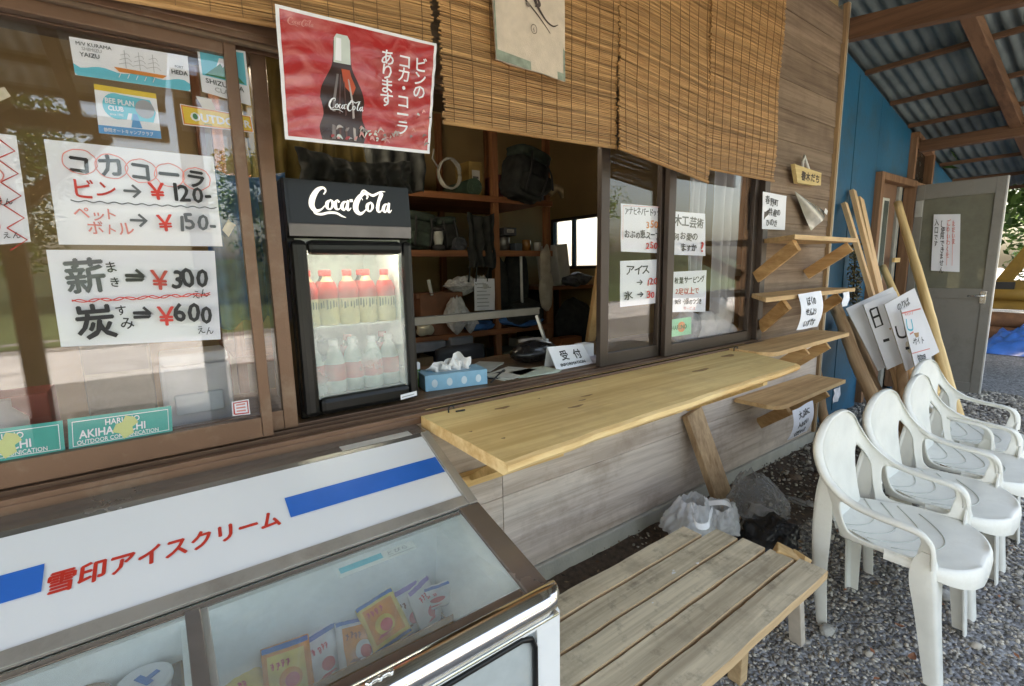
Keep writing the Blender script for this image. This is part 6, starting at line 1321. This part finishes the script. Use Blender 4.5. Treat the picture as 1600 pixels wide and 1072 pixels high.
# black bag / covered till
mb = MB(); blob(mb, (1.385, .36, .915), (.135, .09, .05), .18, 1.4, 31, 4, 0, .868); tag(mb.build('black_case', flat('black_leather', (.012, .012, .013), .28, coat=.3)), 'glossy black soft case lying on the inside counter behind the card', 'case')
mb = MB(); mb.box(1.40, 1.53, .42, .50, .936, .952, 0, .003); tag(mb.build('white_packet', flat('white_packet_paper', (.62, .62, .6), .5)), 'small white packet on top of the black case', 'packet')
PAPG = flat('paper_grey', (.55, .57, .52), .6, var=.1, scale=20)
for i, (x, y, a, w_, h_, lb) in enumerate([(1.13, .22, .25, .20, .14, 'loose sheets of paper on the counter right of the tissue box'), (1.22, .17, -.12, .19, .12, 'pale green paper pad lying in front of the black case'), (1.12, .40, .5, .2, .12, 'papers behind the wire on the inside counter'), (1.60, .20, .02, .17, .12, 'lilac white booklet on the counter behind the card')]):
    mb = MB()
    for k in range(3): mb.obox((x+.006*k, y-.004*k, .8675+.0024*k), (w_, h_, .002), Matrix.Rotation(a+.08*k, 3, 'Z'))
    tag(mb.build('paper_stack', [PAPG, flat('pad_green', (.50, .58, .50), .6), PAPG, flat('booklet', (.62, .58, .66), .5)][i]), lb, 'papers', 'papers on the inside counter')
mb = MB(); mb.box(1.585, 1.66, .24, .30, .874, .935, 0, .003); tag(mb.build('white_carton', flat('white_carton', (.72, .72, .70), .5)), 'small white carton on the booklet beside the window frame', 'carton')
mb = MB(); mb.tube(catmull([(.99, .13, .87), (1.04, .17, .875), (1.07, .16, .90), (1.10, .2, .885), (1.09, .24, .872), (1.02, .2, .869), (1.10, .13, .869)], 5), .0035, 6); tag(mb.build('cable', BLACKM), 'short black wire curled on the inside counter', 'cable')
# tissue box
t = thing('tissue_box', 'pale blue tissue box with white dots on the window ledge', 'tissue box', (.86, .2, .866))
TBM = flat('tissue_blue', (.24, .48, .66), .55, var=.08, scale=30); TBD = flat('tissue_dot', (.62, .72, .80), .55)
tr_ = Matrix.Rotation(R(-11), 3, 'Z'); c_ = Vector((.865, .205, .867+.029))
mb = MB(); mb.obox(c_, (.24, .115, .058), tr_, 0, .002)
for k in range(4):
    cc = c_+tr_ @ Vector((-.085+.056*k, -.0585, -.002)); mb.add([cc+tr_ @ Vector((.011*math.cos(a), 0, .015*math.sin(a))) for a in [2*math.pi*j/16 for j in range(16)]], [tuple(range(16))], 1)
cc = c_+Vector((0, 0, .0297)); mb.add([cc+tr_ @ Vector((.075*math.cos(a), .028*math.sin(a), 0)) for a in [2*math.pi*j/24 for j in range(24)]], [tuple(range(24))], 1)
mb.build('carton', [TBM, TBD], t)
mb = MB()
for (dx, hgt, sd) in ((-.055, .035, 1), (.03, .062, 2), (.005, .045, 3)):
    b0 = c_+tr_ @ Vector((dx, 0, .028))
    mb.grid(lambda u, v: b0+tr_ @ Vector(((u-.5)*(.05+.05*v)+.012*noise.noise(Vector((u*4, v*3, sd))), .022*math.sin(u*9+sd+v*2)*(1-.3*v), hgt*v*(1-.7*(2*u-1)**2+.25*noise.noise(Vector((u*5, 1, sd)))))), 16, 6)
mb.build('tissue', flat('tissue_paper', (.80, .80, .80), .9, var=.03), t)
t = thing('small_bottle', 'tiny green bottle with a white cap beside the tissue box', 'bottle', (.755, .27, .866))
mb = MB(); mb.lathe([(0, 0), (.017, 0), (.018, .045), (.010, .062), (.009, .066), (0, .066)], (.755, .27, .867), 16); mb.build('body', flat('green_liquid', (.06, .20, .05), .15, coat=.3), t)
mb = MB(); mb.lathe([(.011, .066), (.011, .088), (.006, .092), (0, .092)], (.755, .27, .867), 14); mb.build('cap', WHITE, t)
# information card, a tent of white card
t = thing('reception_card', 'white folded reception card with black lettering on the window ledge', 'sign', (1.42, .17, .866))
sh = Sheet(.215, .105)
sh.text('受', .050, .042, .048, 1, .03); sh.text('付', .128, .042, .048, 1, .03); sh.text('INFORMATION', .030, .012, .0195, 1, .02, sx=1.1)
A, B, C_, D_ = (1.305, .168, .966), (1.515, .172, .955), (1.545, .135, .868), (1.322, .128, .868)
mb = MB(); sh.onto(mb, A, B, C_, D_, .001, .0005); mb.add([Vector(A)+Vector((0, .002, 0)), Vector(B)+Vector((0, .002, 0)), (1.545, .215, .868), (1.322, .210, .868)], [(0, 1, 2, 3)]); mb.build('card', PAL, t)
# things behind the left sash
mb = MB(); mb.box(-.165, -.03, .19, .34, .867, 1.135, 0, .004); mb.box(-.16, -.035, .186, .1895, 1.06, 1.12, 1); o = mb.build('dark_carton', [flat('olive_carton', (.10, .09, .06), .7), flat('carton_dark_band', (.05, .045, .035), .6)]); tag(o, 'dark olive carton on the ledge behind the left window', 'carton')
sh = Sheet(.125, .06); sh.text('OUTDOOR SHOP', .008, .03, .015, 12, .02)
mb = MB(); blob(mb, (-.10, .15, .885), (.09, .03, .02), .3, 2, 41, 3); tag(mb.build('ochre_cloth', flat('ochre_cloth', (.42, .30, .10), .85)), 'ochre cloth crumpled along the ledge behind the left window', 'cloth')
mb = MB(); mb.box(-.015, .145, .16, .30, .868, 1.06, 0, .012); mb.box(-.012, .142, .165, .295, 1.061, 1.09, 0, .008); tag(mb.build('white_storage_box', flat('milky_plastic', (.55, .57, .58), .4)), 'milky white storage box with lid behind the left window', 'box')
mb = MB(); mb.box(.01, .12, .146, .158, .93, .985, 0, .004); tag(mb.build('pale_packet', flat('pale_blue_packet', (.50, .57, .60), .5)), 'pale packet leaning on the milky storage box', 'packet')
mb = MB(); mb.lathe([(0, 0), (.05, 0), (.055, .10), (.03, .13), (.03, .15), (0, .15)], (-.33, .22, .867), 18); tag(mb.build('grey_jug', flat('grey_jug', (.35, .36, .36), .35)), 'grey plastic jug at the left edge behind the window', 'jug')
mb = MB(); mb.box(-.40, -.24, .24, .36, .867, 1.02, 0, .004); tag(mb.build('red_carton', flat('red_carton', (.30, .05, .03), .6)), 'dark red carton behind the grey jug', 'carton')
drape('khaki_canvas', 'wide khaki canvas hanging in folds behind the drinks fridge top', 'canvas', .36, .66, .92, 2.20, 1.66, KH, 1, 4)
drape('khaki_canvas', 'second khaki canvas hanging behind the red poster', 'canvas', .60, .86, .98, 2.15, 1.72, KH, 4, 3)
drape('blue_sheet', 'blue plastic sheet hanging behind the left window stile', 'sheet', .16, .42, .60, 1.66, 1.12, BLT, 2, 3)
drape('dark_clothes', 'dark clothes hung in a row above the fridge beside the khaki canvas', 'clothing', .80, 1.25, 1.15, 2.05, 1.72, DK, 6, 5)
drape('dark_cloth', 'dark cloth folded over the rail just above the drinks fridge', 'cloth', .52, 1.02, .80, 1.80, 1.66, DK, 9, 6)
# right rear: desk with computer
t = thing('rear_desk', 'dark desk at the rear right of the stall', 'desk', (3.1, 2.1, .12))
mb = MB(); mb.box(2.72, 3.40, 1.80, 2.45, 1.10, 1.13, 0, .003); mb.build('desk_top', RW, t)
for x, y in ((2.76, 1.84), (3.36, 1.84), (2.76, 2.41), (3.36, 2.41)):
    mb = MB(); mb.box(x-.025, x+.025, y-.025, y+.025, .12, 1.099); mb.build('leg', RWZ, t)
mb = MB(); mb.box(2.80, 3.33, 2.35, 2.37, .3, 1.099); mb.build('back_panel', BLACKM, t)
mb = MB(); mb.obox((2.93, 1.98, 1.32), (.17, .24, .34), Matrix.Rotation(R(-8), 3, 'Y') @ Matrix.Rotation(R(12), 3, 'Z'), 0, .008); mb.box(2.86, 3.0, 1.9, 2.06, 1.131, 1.16, 0, .004); tag(mb.build('white_monitor', flat('off_white_case', (.48, .47, .43), .5)), 'tilted off white computer box on the rear desk', 'computer')
lump('desk_clutter', 'dark clutter heaped on the rear desk under the bright window', 'clutter', [((3.15, 1.88, 1.18), (.16, .1, .06), .5, 61), ((3.02, 1.84, 1.16), (.10, .08, .05), .5, 62)], flat('grey_clutter', (.09, .09, .10), .6, var=.5, scale=30))
mb = MB(); mb.obox((3.30, 1.84, 1.17), (.14, .08, .07), Matrix.Rotation(.4, 3, 'Z'), 0, .004); tag(mb.build('small_carton', CARD), 'small tan carton on the rear desk', 'carton')
lump('black_bags_under_desk', 'black bags piled under the rear desk', 'bag', [((3.0, 1.78, .82), (.2, .12, .2), .4, 63), ((3.2, 1.8, .55), (.2, .14, .22), .4, 64), ((2.85, 1.8, .42), (.16, .12, .2), .4, 65)], DK)
mb = MB(); mb.box(2.70, 2.94, 1.62, 1.74, .60, .70, 0, .004); tag(mb.build('orange_box', flat('orange_brown_box', (.34, .12, .04), .7)), 'orange brown box low beside the right upright', 'box')
mb = MB(); mb.beam((2.02, .62, .86), (1.985, .50, 1.30), .05, .035, 0, .003); tag(mb.build('bamboo_stake', PINEZ), 'pale wooden stake leaning inside near the window frame', 'stake')
# behind the right sashes
CUR = film('net_curtain', (.62, .62, .64), .72, .8)
def curtain(label, x0, x1, y, z0, z1, sd):
    mb = MB(); mb.grid(lambda u, v: (x0+(x1-x0)*u*(1-.12*math.sin(v*2.5)), y+.02*math.sin(u*17+sd)*(1-.2*v)+.006*noise.noise(Vector((u*3, v*6, sd))), z1+(z0-z1)*v), 40, 20)
    tag(mb.build('net_curtain', CUR), label, 'curtain', 'net curtains in the right window')
curtain('wide white net curtain strip in the right window', 2.47, 2.70, .13, .96, 1.83, 1)
curtain('narrow white net curtain strip left of the wide one', 2.27, 2.43, .16, 1.25, 1.83, 4)
mb = MB(); mb.box(2.74, 3.05, .24, .26, .867, 1.84, 0); tag(mb.build('brown_board', flat('brown_hardboard', (.27, .12, .045), .65)), 'orange brown board standing behind the right sash', 'board')
mb = MB(); mb.box(2.74, 2.80, .234, .2395, 1.30, 1.36); mb.box(2.86, 2.95, .234, .2395, 1.22, 1.29); tag(mb.build('board_note', flat('cream_note', (.5, .45, .35), .7)), 'cream note stuck on the brown board', 'note')
mb = MB(); mb.beam((2.80, .30, 1.83), (2.76, .28, .868), .05, .03); tag(mb.build('dark_stick', BLACKM), 'dark upright stick behind the net curtain', 'stick')
lump('white_cloth_bag', 'white cloth bag heaped on the ledge behind the right sash', 'bag', [((2.45, .15, .95), (.10, .05, .09), .4, 71), ((2.58, .14, .98), (.09, .05, .14), .4, 72), ((2.66, .15, .91), (.06, .05, .06), .4, 73)], flat('white_cloth', (.66, .65, .64), .8, var=.1, scale=20))
lump('grey_cloth', 'grey cloth bundle beside the green badge sticker inside the right sash', 'cloth', [((2.28, .16, .96), (.11, .05, .10), .4, 74)], flat('grey_cloth', (.30, .32, .33), .85, var=.3, scale=25))
# the lit fluorescent tube seen beside the poster
t = thing('fluorescent_lamp', 'lit fluorescent tube on the stall ceiling seen left of the poster', 'lamp', (.55, 1.1, 2.2))
mb = MB(); mb.tube([(-.1, 1.0, 2.165), (1.0, 1.0, 2.165)], .014, 10); mb.build('tube', flat('lamp_tube', (.9, .9, .9), .5, emit=(1, .96, .88), estr=9), t)
mb = MB(); mb.box(-.12, 1.02, .97, 1.03, 2.185, 2.22, 0, .004); mb.box(.0, .02, .99, 1.01, 2.2205, 2.655); mb.box(.9, .92, .99, 1.01, 2.2205, 2.655); mb.build('housing', WENAM, t)

# ================================================================== BEYOND THE YARD
BARK = flat('tree_bark', (.075, .055, .04), .9, var=.4, scale=12, bump=.5)
def leaf_mat(name, a, b_):
    mt, t, b = newmat(name); N = t.nodes.new; L = t.links.new
    g = N('ShaderNodeNewGeometry'); rp = N('ShaderNodeValToRGB'); L(g.outputs['Random Per Island'], rp.inputs[0]); rp.color_ramp.elements[0].color = c4(a); rp.color_ramp.elements[1].color = c4(b_)
    L(rp.outputs[0], b.inputs['Base Color']); b.inputs['Roughness'].default_value = .55
    tl = N('ShaderNodeBsdfTranslucent'); L(rp.outputs[0], tl.inputs[0]); mx = N('ShaderNodeMixShader'); mx.inputs[0].default_value = .35; L(b.outputs[0], mx.inputs[1]); L(tl.outputs[0], mx.inputs[2]); L(mx.outputs[0], t.nodes['Material Output'].inputs[0]); return mt
LEAF = leaf_mat('tree_leaves', (.025, .07, .015), (.10, .19, .04))
def make_tree(seed, h):
    rg = random.Random(seed); t = thing('broadleaf_tree', 'x', 'tree', (0, 0, 0), 'trees around the yard')
    mb = MB(); mb.tube([(0, 0, -.1), (.05, .02, h*.3), (-.05, .05, h*.6), (.1, 0, h*.92)], [.16, .12, .08, .02], 10)
    cl = []
    for k in range(16):
        a = rg.uniform(0, 6.28); z = h*rg.uniform(.18, .95); l = h*rg.uniform(.15, .34)*(1.1-.5*z/h); e_ = Vector((l*math.cos(a), l*math.sin(a), z+l*.3)); mb.tube([(0, 0, z-.1), (e_.x*.5, e_.y*.5, z+l*.22), e_], [.05, .03, .01], 6); cl.append((e_, h*rg.uniform(.09, .17)))
        cl.append((e_*.6+Vector((0, 0, z*.4)), h*rg.uniform(.08, .14)))
    mb.build('trunk', BARK, t)
    V, F = [], []
    for c, r_ in cl:
        for i in range(230):
            d = Vector((rg.gauss(0, 1), rg.gauss(0, 1), rg.gauss(0, .8))); d = d.normalized()*r_*rg.random()**.4; p = c+d; s = rg.uniform(.05, .11)
            a = Vector((rg.uniform(-1, 1), rg.uniform(-1, 1), rg.uniform(-.6, .6))).normalized(); b = a.orthogonal().normalized()*s*.45; a = a*s; o = len(V)
            V += [p-a, p+b, p+a, p-b]; F.append((o, o+1, o+2, o+3))
    mb = MB(); mb.add(V, F); mb.build('crown', LEAF, t); return t
protos = [make_tree(1, 5.6), make_tree(2, 6.6)]
TR = [(-7.5, -16, 1.0, 0, 'tree behind the photographer, far left, mirrored in the glass'), (-3.2, -18.5, 1.1, 1, 'tree across the yard mirrored in the left window'), (3.4, -17, .95, 0, 'tree across the yard mirrored in the middle of the glass'), (9.8, -19, 1.15, 1, 'tree across the yard mirrored in the right sashes'), (15, -14, 1.0, 0, 'tree at the far right corner of the yard'),
      (15.2, 1.4, 1.0, 1, 'green tree behind the excavator, just right of the door edge'), (16.5, -1.2, 1.05, 0, 'green tree beyond the excavator at the photo edge'), (19, .6, 1.3, 1, 'taller tree farthest behind the excavator'), (17.5, 3.2, 1.2, 0, 'tree behind the annex roof'), (14.0, -.6, .75, 0, 'low bushy tree right behind the excavator boom'),
      (9.2, 2.7, 1.2, 1, 'unseen tall tree added behind the annex to shade the excavator'), (10.9, 3.0, 1.3, 0, 'unseen tall tree added at the yard back to shade the blue tarpaulin'), (7.6, 3.2, 1.3, 0, 'unseen tall tree added for shade behind the annex rear wall'), (12.6, 2.6, 1.3, 1, 'unseen tall tree added for shade beyond the excavator tracks'), (8.4, 2.0, 1.1, 0, 'unseen tree added for shade at the annex end wall')]  # this row stays out of view, added for the shade it casts
for i, (x, y, s, k, lb) in enumerate(TR):
    if i == 0: c = protos[0]
    elif i == 1: c = protos[1]
    else:
        c = protos[k].copy(); COL.objects.link(c)
        for ch in protos[k].children: d = ch.copy(); COL.objects.link(d); d.parent = c
    c.location = (x, y, 0); c.rotation_euler = (0, 0, i*1.3); c.scale = (s, s, s); c['label'] = lb
# unseen canopy, added to keep the excavator and tarpaulin in shade
ms = thing('shade_canopy', 'unseen canopy on posts added to shade the excavator beyond the yard', 'canopy', (11.2, 0, 0))
mb = corr(-3.2, 3.2, lambda t, s_, h: (8.0+6.6*s_, t, 3.15+.05*s_+h)); mb.build('roof_sheet', IRON, ms)
for x, y in ((8.2, -3.0), (14.4, -3.0), (8.2, 3.0), (14.4, 3.0)):
    mb = MB(); mb.box(x-.06, x+.06, y-.06, y+.06, 0, 3.12); mb.build('post', MC['post_wood'], ms)
for x in (8.2, 14.4):
    mb = MB(); mb.box(x-.05, x+.05, -3.2, 3.2, 3.0, 3.125); mb.build('beam', RAFT, ms)
# excavator
EY = flat('excavator_yellow', (.27, .155, .025), .7, var=.2, scale=6); RUST = flat('track_rust', (.07, .045, .03), .8, var=.4, scale=15)
ex = thing('excavator', 'small old yellow excavator parked beyond the open door', 'excavator', (11.5, .1, 0))
for y in (-.75, .55):
    mb = MB(); poly = [(10.55, y, .22), (10.68, y, .05), (12.2, y, .05), (12.36, y, .22), (12.2, y, .42), (10.68, y, .42)]; mb.prism(poly, (0, .32, 0)); mb.build('track', RUST, ex)
    mb = MB()
    for k in range(4): mb.lathe([(0, -.17), (.12, -.17), (.12, .17), (0, .17)], (10.8+.42*k, y+.16, .22), 14, 0, Matrix.Rotation(R(90), 3, 'X'))
    mb.build('track_rollers', RUST, ex)
mb = MB(); mb.box(10.75, 12.25, -1.4, .75, .50, .80, 0, .012); mb.box(10.7, 11.0, -1.3, .7, .801, .95, 0, .012); mb.build('body', EY, ex)
mb = MB(); mb.box(11.2, 11.95, -1.35, -.62, .985, 1.95, 0, .012); cb = mb.build('cab', EY, ex)
mb = MB(); mb.box(11.19, 11.199, -1.28, -.7, 1.2, 1.85); mb.box(11.28, 11.85, -.619, -.61, 1.15, 1.85); mb.build('cab_window', flat('dark_glass', (.02, .022, .022), .08), cb)
mb = MB(); mb.beam((10.9, .22, .92), (10.7, -.40, 2.1), .14, .15, 0, .02); mb.build('boom', EY, ex)
mb = MB(); mb.beam((10.7, -.405, 2.12), (10.2, -.95, 1.0), .13, .15, 0, .02); mb.build('dipper_arm', EY, ex)
mb = MB(); mb.beam((10.2, -.95, 1.0), (10.4, -.95, .72), .36, .22, 0, .03); mb.build('bucket', RUST, ex)
mb = MB(); mb.tube([(10.72, -.25, .74), (10.72, .35, .74)], .10, 14); mb.build('oil_tank', EY, ex)
mb = MB(); mb.box(10.66, 10.698, .05, .42, .70, .93); mb.build('engine_grille', flat('grille_dark', (.02, .018, .016), .6), ex)
for i, (y0_, y1_, z_, lb) in enumerate([(-1.0, 1.3, .36, 'rusty brown log lying in front of the excavator, uppermost'), (-1.2, 1.2, .16, 'brown log lying in front of the excavator, on the ground')]):
    mb = MB(); mb.tube([(10.2+.05*i, y0_, z_), (10.22, (y0_+y1_)/2, z_+.02), (10.15, y1_, z_)], [.11, .12, .10], 12); tag(mb.build('log', flat('brown_log', (.16, .075, .035), .85, var=.35, scale=9)), lb, 'log')
mb = MB(); TP = flat('blue_tarp', (.025, .13, .46), .35, var=.35, scale=6, coat=.5)
def tarp(u, v):
    x = 9.1+1.5*v; y = .22-1.3*u; h = .30*math.sin(min(1, u*1.6+.02)*1.9)*math.sin(v*3.14)**.6; n = .20*abs(noise.fractal(Vector((u*6, v*6, 2)), 1, 2, 4))+.05*noise.noise(Vector((u*13, v*11, 8))); return (x+.1*n, y+.12*noise.noise(Vector((v*4, 3, 1))), max(.01, h+n*math.sin(v*3.14)*min(1, u*6)))
mb.grid(tarp, 46, 46); tag(mb.build('blue_tarp', TP), 'crumpled bright blue tarpaulin on the ground beyond the door', 'tarpaulin')
